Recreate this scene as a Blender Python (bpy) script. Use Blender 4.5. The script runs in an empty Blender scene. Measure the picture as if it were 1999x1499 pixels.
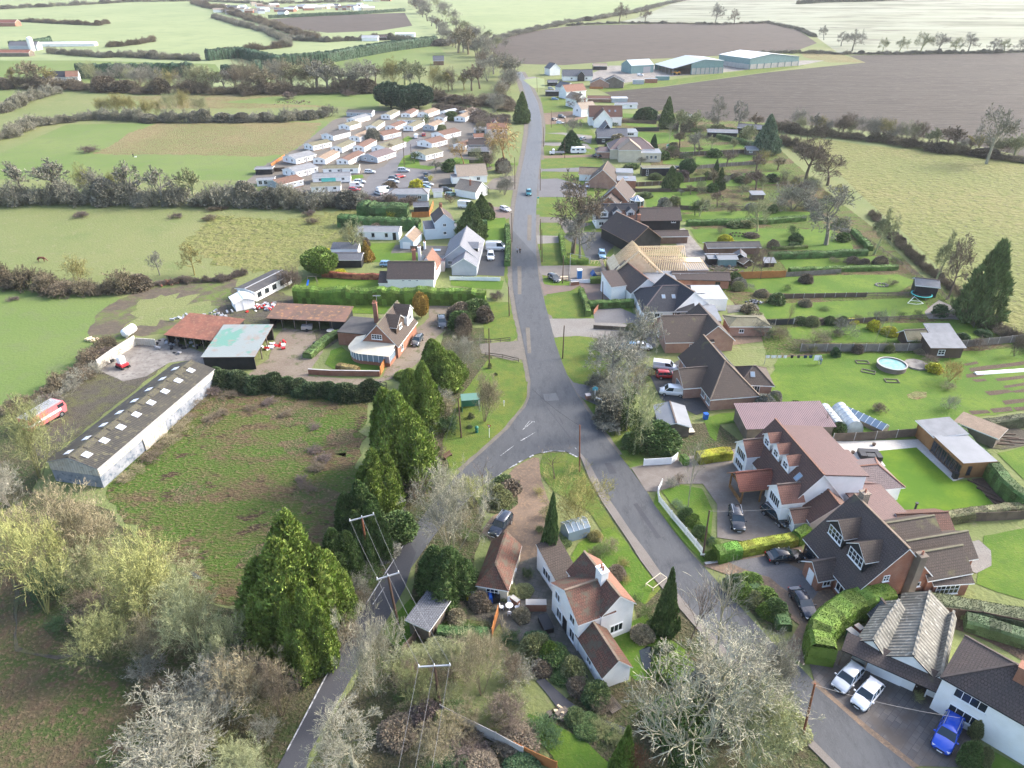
import bpy,bmesh,math,random
import numpy as np
from mathutils import Vector,Matrix
C=bpy.context.scene.collection
SC=bpy.context.scene
R_=math.radians
# ------------------------------------------------------------ camera, sky, sun
H=65.0;F=1386.0;PITCH=30.0;SL=0.02;Y0=400.0
cam=bpy.data.objects.new('camera',bpy.data.cameras.new('camera'))
C.objects.link(cam);SC.camera=cam
cam.location=(0,0,H);cam.rotation_euler=(R_(90-PITCH),0,0)
cam.data.sensor_width=36;cam.data.lens=F/1999*36;cam.data.clip_start=.5;cam.data.clip_end=20000
W=bpy.data.worlds.new('World');SC.world=W;W.use_nodes=True
nt=W.node_tree;sky=nt.nodes.new('ShaderNodeTexSky');sky.sky_type='NISHITA';sky.sun_disc=False
SUN_EL=33.0;SUN_AZ=70.0      # azimuth clockwise from +Y (camera forward)
sky.sun_elevation=R_(SUN_EL);sky.sun_rotation=R_(SUN_AZ);sky.dust_density=3.2;sky.air_density=.9;sky.ozone_density=1.0
bg=nt.nodes['Background'];bg.inputs[1].default_value=0.15
nt.links.new(sky.outputs[0],bg.inputs[0])
sl=bpy.data.lights.new('sun','SUN');sl.energy=1.5;sl.angle=R_(14);sl.color=(1,.98,.95)
so=bpy.data.objects.new('sun',sl);C.objects.link(so)
sd=Vector((math.sin(R_(SUN_AZ))*math.cos(R_(SUN_EL)),math.cos(R_(SUN_AZ))*math.cos(R_(SUN_EL)),math.sin(R_(SUN_EL))))
so.rotation_euler=sd.to_track_quat('Z','Y').to_euler();so.location=(0,0,200)
SC.view_settings.view_transform='Standard';SC.view_settings.look='None'
SC.view_settings.exposure=1.86;SC.view_settings.gamma=1
SC.cycles.max_bounces=5;SC.cycles.diffuse_bounces=2;SC.cycles.glossy_bounces=2
SC.cycles.transmission_bounces=2;SC.cycles.volume_bounces=0;SC.cycles.transparent_max_bounces=8
# ------------------------------------------------------------ picture to ground
CP,SP=math.cos(R_(PITCH)),math.sin(R_(PITCH))
def ter(y):return SL*max(0.,y-Y0)
def G(px,py,z=0.0):
    dx=(px-999.5)/F;dy=(py-749.5)/F
    fy=CP-dy*SP;t=(SP+dy*CP)/fy
    Y=(H-z)/t
    if Y>Y0:Y=(H-z+SL*Y0)/(t+SL)
    return Vector((dx/fy*Y,Y,ter(Y)+z))
def topz(py,Y):            # height of the point seen at row py standing at distance Y
    dy=(py-749.5)/F;t=(SP+dy*CP)/(CP-dy*SP)
    return H-t*Y-ter(Y)
def mpp(px,py):            # metres per photo pixel at that ground point
    g=G(px,py);return(g.y*CP+(H-g.z)*SP)/F
RG={}
for _i,_r in enumerate('abcd'):
    for _j in range(4):RG[_r+str(_j+1)]=((0,500,1000,1479)[_j],(0,370,740,1109)[_i])
def P(reg,s):
    n=[float(q)for q in s.split()];o=RG.get(reg,(0,0));k=3.844 if reg in RG else 1.
    return[(o[0]+n[i]/k,o[1]+n[i+1]/k)for i in range(0,len(n),2)]
# ------------------------------------------------------------ objects
def props(o,label=None,cat=None,group=None,kind=None):
    if label:o['label']=label
    if cat:o['category']=cat
    if group:o['group']=group
    if kind:o['kind']=kind
    return o
def thing(name,label,cat,loc=(0,0,0),rz=0.,group=None):
    o=bpy.data.objects.new(name,None);C.objects.link(o);o.empty_display_size=.3
    o.location=loc;o.rotation_euler=(0,0,rz)
    return props(o,label,cat,group)
def link(name,me,parent=None,loc=None):
    o=bpy.data.objects.new(name,me);C.objects.link(o)
    if parent:o.parent=parent
    if loc is not None:o.location=loc
    return o
def tree_copy(o,parent=None,color=None):
    c=o.copy();C.objects.link(c)
    if parent:c.parent=parent
    if color and o.color[3]>.5:c.color=color
    for ch in KIDS.get(o.name,[]):
        k=tree_copy(ch,c,color)
    return c
KIDS={}
def freeze(root):            # remember children of a prototype once
    ch=[x for x in C.objects if x.parent==root]
    KIDS[root.name]=ch
    for x in ch:freeze(x)
def proto_hide(root):
    for x in KIDS.get(root.name,[]):proto_hide(x)
    C.objects.unlink(root)
def plain(me,name,mats):
    for m in mats:me.materials.append(m)
    return me
def npmesh(name,V,Q,mats,mi=None,smooth=False,uv=None):
    V=np.asarray(V,dtype=np.float32);Q=np.asarray(Q,dtype=np.int32);k=Q.shape[1]
    me=bpy.data.meshes.new(name)
    me.vertices.add(len(V));me.vertices.foreach_set('co',V.ravel())
    me.loops.add(Q.size);me.loops.foreach_set('vertex_index',Q.ravel())
    me.polygons.add(len(Q));me.polygons.foreach_set('loop_start',np.arange(0,Q.size,k,dtype=np.int32))
    if mi is not None:me.polygons.foreach_set('material_index',np.asarray(mi,dtype=np.int32))
    for m in mats:me.materials.append(m)
    me.update(calc_edges=True)
    if smooth:me.polygons.foreach_set('use_smooth',np.ones(len(Q),dtype=bool))
    return me
class MB:
    def __init__(s):s.v=[];s.f=[];s.m=[]
    def add(s,vs,fs,m=0):
        b=len(s.v);s.v+=[tuple(p)for p in vs]
        for f in fs:s.f.append([b+i for i in f]);s.m.append(m)
        return s
    def poly(s,vs,m=0):return s.add(vs,[range(len(vs))],m)
    def prism(s,pts,dz,m=0,mtop=None):       # pts: bottom ring (3d), dz vector
        n=len(pts);dz=Vector(dz);top=[Vector(p)+dz for p in pts]
        s.add(list(pts)+top,[[(i),(i+1)%n,n+(i+1)%n,n+i]for i in range(n)],m)
        s.poly(top,m if mtop is None else mtop);s.poly(list(pts)[::-1],m);return s
    def box(s,c,sz,yaw=0.,m=0,pitch=0.):
        M=Matrix.Rotation(yaw,3,'Z')@Matrix.Rotation(pitch,3,'Y');c=Vector(c);x,y,z=(q/2 for q in sz)
        vs=[c+M@Vector(q)for q in((-x,-y,-z),(x,-y,-z),(x,y,-z),(-x,y,-z),(-x,-y,z),(x,-y,z),(x,y,z),(-x,y,z))]
        return s.add(vs,((0,3,2,1),(4,5,6,7),(0,1,5,4),(1,2,6,5),(2,3,7,6),(3,0,4,7)),m)
    def beam(s,a,b,w,h=None,m=0):
        a=Vector(a);b=Vector(b);d=(b-a).normalized();h=h or w
        sx=d.cross(Vector((0,0,1)));sx=Vector((1,0,0))if sx.length<1e-3 else sx.normalized()
        up=sx.cross(d);sx=sx*w/2;up=up*h/2
        vs=[p+q for p in(a,b)for q in(-sx-up,sx-up,sx+up,-sx+up)]
        return s.add(vs,((0,3,2,1),(4,5,6,7),(0,1,5,4),(1,2,6,5),(2,3,7,6),(3,0,4,7)),m)
    def tube(s,a,b,r0,r1=None,n=8,m=0,cap=True):
        a=Vector(a);b=Vector(b);r1=r0 if r1 is None else r1;d=(b-a).normalized()
        x=d.orthogonal().normalized();y=d.cross(x);b0=len(s.v)
        vs=[p+(x*math.cos(2*math.pi*i/n)+y*math.sin(2*math.pi*i/n))*r for p,r in((a,r0),(b,r1))for i in range(n)]
        fs=[(i,(i+1)%n,n+(i+1)%n,n+i)for i in range(n)]
        if cap:fs+=[tuple(range(n))[::-1],tuple(range(n,2*n))]
        return s.add(vs,fs,m)
    def lathe(s,c,prof,n=16,m=0):
        c=Vector(c);vs=[];k=len(prof)
        for r,z in prof:vs+=[c+Vector((r*math.cos(2*math.pi*i/n),r*math.sin(2*math.pi*i/n),z))for i in range(n)]
        fs=[(j*n+i,j*n+(i+1)%n,(j+1)*n+(i+1)%n,(j+1)*n+i)for j in range(k-1)for i in range(n)]
        return s.add(vs,fs,m)
    def build(s,name,mats,parent=None,off=None,smooth=0,recalc=True):
        if not isinstance(mats,(list,tuple)):mats=[mats]
        o3=Vector(off)if off is not None else Vector((0,0,0))
        me=bpy.data.meshes.new(name);me.from_pydata([tuple(Vector(p)-o3)for p in s.v],[],s.f)
        for m in mats:me.materials.append(m)
        me.polygons.foreach_set('material_index',s.m)
        if recalc:
            bm=bmesh.new();bm.from_mesh(me);bmesh.ops.recalc_face_normals(bm,faces=bm.faces);bm.to_mesh(me);bm.free()
        uvl=me.uv_layers.new(name='uv');Z=Vector((0,0,1))
        for p in me.polygons:
            n=p.normal;u=Z.cross(n)
            if u.length<.03:u=Vector((1,0,0));w=Vector((0,1,0))
            else:u.normalize();w=n.cross(u)
            for li in p.loop_indices:
                co=me.vertices[me.loops[li].vertex_index].co;uvl.data[li].uv=(co.dot(u),co.dot(w))
        if smooth:
            me.polygons.foreach_set('use_smooth',[True]*len(me.polygons));me.set_sharp_from_angle(angle=R_(smooth))
        return link(name,me,parent)
# ------------------------------------------------------------ materials
def N(t,ty,**k):
    n=t.nodes.new(ty)
    for a,b in k.items():
        if a=='inp':
            for i,v in b.items():n.inputs[i].default_value=v
        else:setattr(n,a,b)
    return n
def c4(c):return(c[0],c[1],c[2],1)
MATS={}
def base(name,rough=.8,metal=0.,spec=.3):
    m=bpy.data.materials.new(name);m.use_nodes=True;t=m.node_tree;b=t.nodes['Principled BSDF']
    b.inputs['Roughness'].default_value=rough;b.inputs['Metallic'].default_value=metal
    b.inputs['Specular IOR Level'].default_value=spec;MATS[name]=m
    return m,t,b
def ramp_noise(t,vec,scale,lo,hi,detail=4,rough=.6):
    n=N(t,'ShaderNodeTexNoise',inp={'Scale':scale,'Detail':detail,'Roughness':rough});t.links.new(vec,n.inputs['Vector'])
    r=N(t,'ShaderNodeMapRange',inp={'From Min':lo,'From Max':hi});t.links.new(n.outputs[0],r.inputs[0]);return r.outputs[0],n.outputs[0]
def mix(t,f,a,b,mode='MIX'):
    m=N(t,'ShaderNodeMix',data_type='RGBA',blend_type=mode)
    for i,v in((0,f),(6,a),(7,b)):
        if hasattr(v,'links')or isinstance(v,bpy.types.NodeSocket):t.links.new(v,m.inputs[i])
        else:m.inputs[i].default_value=v if i==0 else c4(v)
    return m.outputs[2]
def vec(t,kind='Object',scale=None,rot=0.):
    c=N(t,'ShaderNodeTexCoord');o=c.outputs[kind]
    if scale or rot:
        m=N(t,'ShaderNodeMapping');t.links.new(o,m.inputs[0])
        if scale:m.inputs['Scale'].default_value=scale
        m.inputs['Rotation'].default_value=(0,0,rot);o=m.outputs[0]
    return o
def bump(t,b,h,strength=.4,dist=.1):
    n=N(t,'ShaderNodeBump',inp={'Strength':strength,'Distance':dist});t.links.new(h,n.inputs['Height']);t.links.new(n.outputs[0],b.inputs['Normal'])
def ground(name,layers,c0,rough=.9,bs=1.2,bd=.3,stripes=None,rot=0.,stretch=None):
    # layers: (scale, lo, hi, colour)
    m,t,b=base(name,rough,0,.15);v=vec(t,'Object',stretch,rot);col=c0;last=None
    for sc,lo,hi,c in layers:
        f,raw=ramp_noise(t,v,sc,lo,hi,5);col=mix(t,f,col,c);last=raw
    if stripes:
        sc,amt,c,sr=stripes;w=N(t,'ShaderNodeTexWave',inp={'Scale':sc,'Distortion':2.5,'Detail':3.,'Detail Scale':.6});t.links.new(vec(t,'Object',None,sr),w.inputs[0])
        mu=N(t,'ShaderNodeMath',operation='MULTIPLY');t.links.new(w.outputs['Fac'],mu.inputs[0]);mu.inputs[1].default_value=amt;col=mix(t,mu.outputs[0],col,c);last=w.outputs['Fac']if amt>.4 else last
    if isinstance(col,tuple):b.inputs['Base Color'].default_value=c4(col)
    else:t.links.new(col,b.inputs['Base Color'])
    if last is not None:bump(t,b,last,bs,bd)
    return m
def noisy(name,c1,c2,scale=1.5,rough=.8,bs=.15,metal=0.,spec=.3,lo=.35,hi=.65,kind='Object',c3=None,s3=6.):
    m,t,b=base(name,rough,metal,spec);v=vec(t,kind);f,raw=ramp_noise(t,v,scale,lo,hi);col=mix(t,f,c1,c2)
    if c3:
        f,raw=ramp_noise(t,v,s3,.5,.68);col=mix(t,f,col,c3)
    t.links.new(col,b.inputs['Base Color'])
    if bs:bump(t,b,raw,bs,.03)
    return m
def flat(name,c,rough=.5,metal=0.,spec=.4):
    m,t,b=base(name,rough,metal,spec);b.inputs['Base Color'].default_value=c4(c);return m
def tiles(name,c1,c2,c3=None,row=.32,col=.28,moss=None,rough=.75,bs=.7,msc=.5,mlo=.52):
    m,t,b=base(name,rough,0,.25);uv=vec(t,'UV')
    br=N(t,'ShaderNodeTexBrick',inp={'Scale':1.,'Brick Width':col,'Row Height':row,'Mortar Size':.035,'Mortar Smooth':.2,'Bias':0.})
    br.inputs['Color1'].default_value=c4(c1);br.inputs['Color2'].default_value=c4(c2);br.inputs['Mortar'].default_value=c4([q*.28 for q in c1]);t.links.new(uv,br.inputs['Vector'])
    v=vec(t,'Object');cc=br.outputs['Color']
    f,raw=ramp_noise(t,v,.9,.3,.75);cc=mix(t,f,cc,c3 or[q*.7 for q in c2])
    f2,raw2=ramp_noise(t,v,7,.52,.72);cc=mix(t,f2,cc,[min(1,q*1.5)for q in c2])
    if moss:f,raw=ramp_noise(t,v,msc,mlo,mlo+.16);cc=mix(t,f,cc,moss)
    t.links.new(cc,b.inputs['Base Color'])
    bump(t,b,br.outputs['Fac'],-bs,.03)
    return m
def bricks(name,c1,c2,mort):
    m,t,b=base(name,.85,0,.2)
    br=N(t,'ShaderNodeTexBrick',inp={'Scale':1.,'Brick Width':.24,'Row Height':.085,'Mortar Size':.008});t.links.new(vec(t,'UV'),br.inputs['Vector'])
    br.inputs['Color1'].default_value=c4(c1);br.inputs['Color2'].default_value=c4(c2);br.inputs['Mortar'].default_value=c4(mort)
    f,raw=ramp_noise(t,vec(t),.8,.35,.7);t.links.new(mix(t,f,br.outputs['Color'],[q*.75 for q in c1]),b.inputs['Base Color']);return m
def corrug(name,c1,c2,c3=None,period=.3,rough=.6,kind='X',metal=0.,sc=.6,lo=.4,hi=.6,bs=.6):
    m,t,b=base(name,rough,metal,.3);v=vec(t);f,raw=ramp_noise(t,v,sc,lo,hi);col=mix(t,f,c1,c2)
    if c3:f,raw=ramp_noise(t,v,sc*3.7,.54,.66);col=mix(t,f,col,c3)
    w=N(t,'ShaderNodeTexWave',bands_direction=kind,inp={'Scale':.314/period,'Distortion':0.});t.links.new(vec(t,'UV'),w.inputs[0])
    mu=N(t,'ShaderNodeMath',operation='MULTIPLY',inp={1:.35});t.links.new(w.outputs['Fac'],mu.inputs[0]);col=mix(t,mu.outputs[0],col,[q*.55 for q in c1])
    t.links.new(col,b.inputs['Base Color']);bump(t,b,w.outputs['Fac'],bs,.05);return m
def foliage(name,var=.35,rough=.7,nsc=.55,lo=.55):
    # base colour is the object's own colour, varied leaf by leaf
    m,t,b=base(name,rough,0,.2);oi=N(t,'ShaderNodeObjectInfo');g=N(t,'ShaderNodeNewGeometry')
    hs=N(t,'ShaderNodeHueSaturation');t.links.new(oi.outputs['Color'],hs.inputs['Color'])
    r=N(t,'ShaderNodeMapRange',inp={'To Min':1-var,'To Max':1+var});t.links.new(g.outputs['Random Per Island'],r.inputs[0]);t.links.new(r.outputs[0],hs.inputs['Value'])
    r2=N(t,'ShaderNodeMapRange',inp={'To Min':.5-.018,'To Max':.5+.012});t.links.new(g.outputs['Random Per Island'],r2.inputs[0]);t.links.new(r2.outputs[0],hs.inputs['Hue'])
    f,raw=ramp_noise(t,vec(t),nsc,.35,.65);cc=mix(t,f,hs.outputs[0],(lo,lo*1.08,lo),'MULTIPLY')
    t.links.new(cc,b.inputs['Base Color']);return m
def objcol(name,rough=.4,metal=0.,spec=.5,coat=0.,var=0.):
    m,t,b=base(name,rough,metal,spec);oi=N(t,'ShaderNodeObjectInfo');cc=oi.outputs['Color']
    if var:
        f,raw=ramp_noise(t,vec(t),1.3,.35,.7);cc=mix(t,f,cc,(1-var,1-var,1-var),'MULTIPLY')
    t.links.new(cc,b.inputs['Base Color']);b.inputs['Coat Weight'].default_value=coat;return m
M={}
M['lawn']=ground('lawn',[(.12,.42,.62,(.11,.17,.022)),(.9,.48,.7,(.070,.125,.020)),(4,.55,.8,(.17,.17,.05))],(.066,.13,.015),bs=.9,bd=.12)
M['mown']=ground('mown',[(.15,.45,.65,(.105,.17,.012)),(3,.5,.8,(.06,.125,.010))],(.065,.135,.010),bs=.5,bd=.05)
M['verge']=ground('verge',[(.3,.4,.62,(.125,.150,.028)),(1.6,.5,.72,(.07,.105,.025)),(5,.55,.8,(.17,.15,.07))],(.08,.135,.022),bs=1.,bd=.12)
M['pasture']=ground('pasture',[(.018,.35,.65,(.175,.185,.075)),(.1,.5,.7,(.135,.165,.06)),(.5,.56,.72,(.20,.19,.10)),(1.6,.60,.74,(.10,.12,.055))],(.14,.17,.06),bs=1.,bd=.2)
M['green_field']=ground('green_field',[(.02,.4,.65,(.15,.185,.06)),(.2,.5,.7,(.125,.155,.06)),(1.6,.55,.78,(.095,.14,.045))],(.115,.165,.045),bs=.9,bd=.15)
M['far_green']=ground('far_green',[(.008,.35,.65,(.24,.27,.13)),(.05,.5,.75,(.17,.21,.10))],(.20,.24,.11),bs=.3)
M['tussock']=ground('tussock',[(.02,.35,.65,(.18,.17,.062)),(.25,.48,.64,(.13,.145,.04)),(.7,.56,.66,(.085,.08,.04)),(.45,.62,.74,(.25,.20,.11))],(.145,.16,.05),bs=1.8,bd=.6)
M['brownrough']=ground('brownrough',[(.03,.4,.6,(.21,.175,.085)),(.5,.5,.66,(.155,.105,.055)),(1.5,.58,.7,(.12,.15,.045))],(.165,.165,.065),bs=1.6,bd=.4)
M['scrubfield']=ground('scrubfield',[(.035,.40,.56,(.09,.16,.025)),(.09,.48,.56,(.15,.105,.06)),(.8,.50,.66,(.075,.15,.022)),(.3,.58,.64,(.075,.048,.034)),(2.5,.50,.68,(.24,.19,.095))],(.115,.14,.035),bs=2.,bd=.5,stretch=(.7,1.2,1.))
M['bracken']=ground('bracken',[(.15,.42,.58,(.10,.145,.04)),(.7,.5,.62,(.19,.13,.08)),(2.5,.52,.66,(.30,.22,.13))],(.17,.135,.075),bs=2.4,bd=.5)
M['undergrowth']=ground('undergrowth',[(.2,.42,.58,(.085,.115,.04)),(1.1,.5,.64,(.13,.11,.065)),(3,.52,.68,(.20,.17,.10))],(.11,.105,.055),bs=2.4,bd=.4)
M['plough']=ground('plough',[(.012,.35,.65,(.062,.052,.042)),(.12,.45,.6,(.045,.037,.031)),(.6,.55,.68,(.105,.09,.072))],(.056,.046,.037),bs=1.4,bd=.4,stripes=(.045,.35,(.085,.072,.058),math.pi/2+.03),stretch=(.22,1.,1.))
M['plough2']=ground('plough2',[(.012,.35,.65,(.08,.064,.050)),(.2,.48,.64,(.055,.044,.035))],(.07,.055,.043),bs=.8,bd=.2,stripes=(.035,.3,(.10,.082,.065),1.1),stretch=(.4,1.,1.))
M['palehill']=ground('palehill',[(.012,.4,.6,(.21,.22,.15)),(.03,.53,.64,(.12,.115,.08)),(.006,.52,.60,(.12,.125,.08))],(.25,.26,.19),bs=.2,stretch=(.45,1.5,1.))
M['dirt']=ground('dirt',[(.15,.4,.62,(.16,.125,.095)),(.5,.54,.64,(.10,.10,.05)),(3,.5,.75,(.24,.2,.16))],(.20,.165,.125),bs=.6,bd=.06)
M['darkdirt']=ground('darkdirt',[(.25,.45,.6,(.10,.10,.045)),(1.3,.5,.66,(.055,.048,.04)),(5,.55,.75,(.14,.12,.095))],(.085,.075,.058),bs=1.2,bd=.15)
M['mud']=ground('mud',[(.12,.45,.57,(.11,.14,.04)),(.6,.5,.64,(.12,.095,.065))],(.095,.078,.058),bs=1.,bd=.2)
M['gravel']=ground('gravel',[(.3,.4,.65,(.22,.20,.175)),(9,.4,.7,(.13,.12,.11))],(.25,.235,.21),bs=.6,bd=.04)
M['brownpath']=ground('brownpath',[(.4,.4,.6,(.155,.115,.085)),(2.5,.5,.62,(.25,.17,.11)),(8,.5,.75,(.10,.075,.055))],(.20,.145,.105),bs=.5,bd=.05)
M['greydrive']=ground('greydrive',[(.2,.4,.65,(.13,.125,.125)),(6,.4,.7,(.11,.105,.105))],(.165,.16,.16),.75,bs=.4,bd=.03)
M['darkdrive']=ground('darkdrive',[(.3,.4,.65,(.085,.085,.085)),(6,.4,.7,(.05,.05,.052))],(.068,.068,.07),.6,bs=.4,bd=.03)
M['tarmac']=ground('tarmac',[(.06,.38,.6,(.088,.09,.094)),(.5,.48,.66,(.05,.052,.055)),(3,.52,.7,(.10,.10,.105)),(14,.4,.7,(.095,.097,.10))],(.066,.068,.071),.6,bs=.25,bd=.02,stretch=(1.6,.5,1.))
M['tarmacold']=ground('tarmacold',[(.05,.35,.65,(.118,.12,.124)),(.5,.48,.66,(.075,.077,.08)),(14,.4,.7,(.13,.132,.135))],(.095,.097,.10),.5,bs=.25,bd=.02,stretch=(2.5,.4,1.))
M['tarmacdark']=ground('tarmacdark',[(.06,.35,.65,(.062,.062,.068)),(14,.4,.7,(.075,.075,.08))],(.05,.05,.055),.6,bs=.25,bd=.02)
M['pavement']=ground('pavement',[(.4,.4,.65,(.15,.13,.11)),(8,.4,.7,(.20,.18,.16))],(.18,.16,.142),.85,bs=.3,bd=.02)
M['grit']=ground('grit',[(.5,.4,.62,(.11,.10,.085)),(5,.4,.7,(.17,.15,.125))],(.145,.13,.11),.9,bs=.6,bd=.04)
def paving(name,c1,c2,mort,w=.6,h=.45,rough=.7,var=None,ms=.02,rot=0.):
    m,t,b=base(name,rough,0,.3);br=N(t,'ShaderNodeTexBrick',inp={'Scale':1.,'Brick Width':w,'Row Height':h,'Mortar Size':ms});t.links.new(vec(t,'Object',None,rot),br.inputs['Vector'])
    br.inputs['Color1'].default_value=c4(c1);br.inputs['Color2'].default_value=c4(c2);br.inputs['Mortar'].default_value=c4(mort)
    f,raw=ramp_noise(t,vec(t),.5,.4,.62);t.links.new(mix(t,f,br.outputs['Color'],var or[q*.7 for q in c1]),b.inputs['Base Color']);bump(t,b,br.outputs['Fac'],-.3,.02);return m
M['blockpave']=paving('blockpave',(.165,.14,.118),(.205,.18,.155),(.11,.095,.08),.22,.11,ms=.006,var=(.14,.118,.10))
M['patio']=paving('patio',(.16,.145,.12),(.11,.10,.09),(.06,.065,.04),.9,.6,var=(.075,.072,.055),rot=.35)
M['slabs']=paving('slabs',(.085,.08,.08),(.14,.125,.115),(.055,.05,.05),.9,.6,var=(.09,.075,.065),rot=-.72)
M['whiteslab']=paving('whiteslab',(.50,.48,.44),(.43,.41,.38),(.3,.28,.25),.9,.6,var=(.40,.38,.34),rot=.6)
M['redpave']=paving('redpave',(.20,.135,.11),(.16,.11,.09),(.10,.08,.07),.3,.15,ms=.01,var=(.14,.11,.09))
M['concrete']=noisy('concrete',(.26,.24,.21),(.17,.15,.13),.35,.85,.2,c3=(.13,.115,.10),s3=1.2)
M['soil']=ground('soil',[(.6,.4,.6,(.075,.052,.038)),(5,.5,.7,(.13,.095,.07))],(.095,.068,.05),bs=1.5,bd=.12)
M['paint']=noisy('road_paint',(.50,.50,.49),(.17,.17,.17),2.2,.7,0,lo=.42,hi=.6)
M['water']=flat('water',(.015,.022,.02),.08,0,.6)
# walls
M['render']=noisy('render_white',(.86,.855,.84),(.78,.775,.75),.6,.85,.05)
M['cream']=noisy('render_cream',(.60,.54,.42),(.52,.46,.35),.6,.85,.05)
M['pinkwall']=noisy('render_pink',(.66,.56,.50),(.58,.49,.44),.6,.85,.05)
M['bluewhite']=corrug('weatherboard_pale',(.58,.66,.72),(.52,.60,.66),None,.2,.7,'Y',bs=.3)
M['greywall']=corrug('cladding_grey',(.42,.46,.50),(.37,.41,.45),None,.2,.7,'Y',bs=.3)
M['brick']=bricks('brick_red',(.34,.145,.09),(.27,.115,.07),(.34,.27,.21))
M['brickpink']=bricks('brick_pink',(.40,.23,.17),(.34,.18,.125),(.42,.34,.28))
M['brickbrown']=bricks('brick_brown',(.22,.125,.085),(.17,.095,.065),(.25,.20,.16))
M['blackboard']=corrug('weatherboard_black',(.018,.019,.021),(.03,.03,.032),None,.2,.6,'Y',bs=.4)
M['brownboard']=corrug('weatherboard_brown',(.075,.05,.036),(.10,.07,.05),None,.15,.75,'Y',bs=.4)
M['agedboard']=corrug('timber_aged',(.20,.165,.13),(.14,.115,.09),None,.15,.85,'Y',bs=.4)
M['cedar']=corrug('cedar_cladding',(.32,.17,.07),(.25,.125,.05),None,.14,.6,'Y',bs=.4)
M['softwood']=noisy('softwood_new',(.74,.60,.40),(.62,.47,.29),1.4,.75,.1)
M['greensteel']=corrug('steel_bluegreen',(.175,.285,.285),(.15,.255,.26),None,.35,.5,'X',bs=.3)
M['concpanel']=noisy('wall_concrete_panel',(.42,.40,.37),(.33,.31,.29),.5,.85,.1)
M['blockwall']=noisy('wall_blockwork_grey',(.30,.31,.33),(.19,.21,.24),.5,.9,.2,c3=(.10,.13,.17),s3=1.6)
M['paleclad']=corrug('cladding_fibre_pale',(.52,.49,.43),(.42,.39,.33),(.32,.28,.22),.45,.85,'X',bs=.5)
# roofs
M['r_slate']=tiles('slate_grey',(.115,.12,.135),(.145,.15,.165),(.095,.10,.112),.25,.3)
M['r_grey']=tiles('tile_midgrey',(.20,.205,.225),(.235,.24,.26),(.17,.175,.19),.3,.3)
M['r_black']=tiles('tile_black',(.032,.034,.042),(.048,.05,.058),(.025,.027,.034),.3,.3)
M['r_brown']=tiles('tile_brown',(.095,.072,.058),(.075,.056,.046),(.056,.045,.038),.33,.3,moss=(.13,.125,.055),msc=.4,mlo=.6)
M['r_dark']=tiles('tile_darkbrown',(.105,.078,.068),(.082,.062,.056),(.060,.050,.046),.33,.3,moss=(.10,.095,.06),msc=.5,mlo=.62)
M['r_redbrown']=tiles('tile_redbrown',(.175,.085,.058),(.135,.068,.050),(.10,.058,.045),.3,.26)
M['r_red']=tiles('tile_red',(.22,.075,.05),(.18,.065,.045),(.15,.06,.045),.3,.26)
M['r_orange']=tiles('tile_orange',(.27,.13,.085),(.22,.105,.07),(.19,.11,.08),.3,.26)
M['r_pan']=tiles('pantile_clay',(.19,.085,.055),(.14,.064,.045),(.085,.050,.038),.36,.26,moss=(.10,.085,.06),msc=1.1,mlo=.48,bs=1.1)
M['r_purple']=tiles('tile_purplegrey',(.185,.14,.135),(.155,.12,.118),(.13,.10,.10),.3,.28)
M['r_beige']=tiles('tile_buff',(.33,.27,.21),(.28,.225,.175),(.22,.18,.14),.3,.28)
M['r_olive']=noisy('felt_olive',(.155,.145,.095),(.115,.105,.07),.9,.9,.1,c3=(.19,.18,.115))
M['r_rust']=noisy('felt_rust',(.15,.08,.06),(.12,.07,.055),.8,.9,.1,c3=(.17,.13,.09))
M['r_tan']=noisy('felt_tan',(.27,.20,.145),(.20,.145,.105),.8,.9,.1,c3=(.14,.12,.08))
M['r_feltgrey']=noisy('felt_grey',(.21,.215,.225),(.165,.17,.178),.7,.8,.1)
M['r_feltdark']=noisy('felt_dark',(.058,.056,.058),(.085,.08,.075),.7,.85,.1)
M['r_flat']=noisy('roof_flat_grey',(.20,.21,.225),(.165,.175,.19),.4,.55,.05)
M['r_membrane']=noisy('roof_membrane_pale',(.36,.37,.38),(.29,.30,.31),.4,.6,.05)
M['r_bigshed']=corrug('fibre_cement_dark',(.050,.047,.042),(.070,.064,.052),(.12,.112,.07),.35,.9,'X',sc=.35,bs=.5)
M['r_shedridge']=noisy('fibre_cement_ridge',(.085,.078,.062),(.065,.06,.048),.8,.9,.2,c3=(.14,.13,.06))
M['r_rusty']=corrug('tin_rusty',(.25,.10,.065),(.18,.08,.055),(.31,.16,.10),.2,.8,'X',sc=.5)
M['r_rustdark']=corrug('tin_rustdark',(.20,.115,.085),(.13,.09,.07),(.36,.19,.09),.2,.85,'X',sc=.35)
M['r_verdigris']=corrug('tin_verdigris',(.25,.28,.27),(.12,.27,.21),(.27,.22,.19),.25,.7,'X',sc=.14,lo=.57,hi=.60)
M['r_asbestos']=corrug('fibre_cement_pale',(.21,.20,.17),(.14,.135,.115),(.32,.31,.27),.5,.9,'X',sc=.5,bs=1.2)
M['r_farm']=corrug('fibre_cement_bluegrey',(.42,.47,.47),(.37,.42,.42),None,1.2,.6,'X',bs=.2)
M['r_farmpale']=corrug('fibre_cement_white',(.66,.68,.68),(.60,.62,.62),None,1.2,.5,'X',bs=.2)
M['r_tinpurple']=corrug('tin_purple',(.16,.10,.11),(.14,.09,.10),None,.3,.55,'X',bs=.9)
M['r_redflat']=tiles('tile_redflat',(.135,.072,.064),(.118,.062,.056),(.10,.058,.052),.35,.3,rough=.5)
M['r_reddish']=tiles('tile_reddish',(.145,.078,.060),(.115,.065,.052),(.085,.055,.046),.3,.26)
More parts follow.
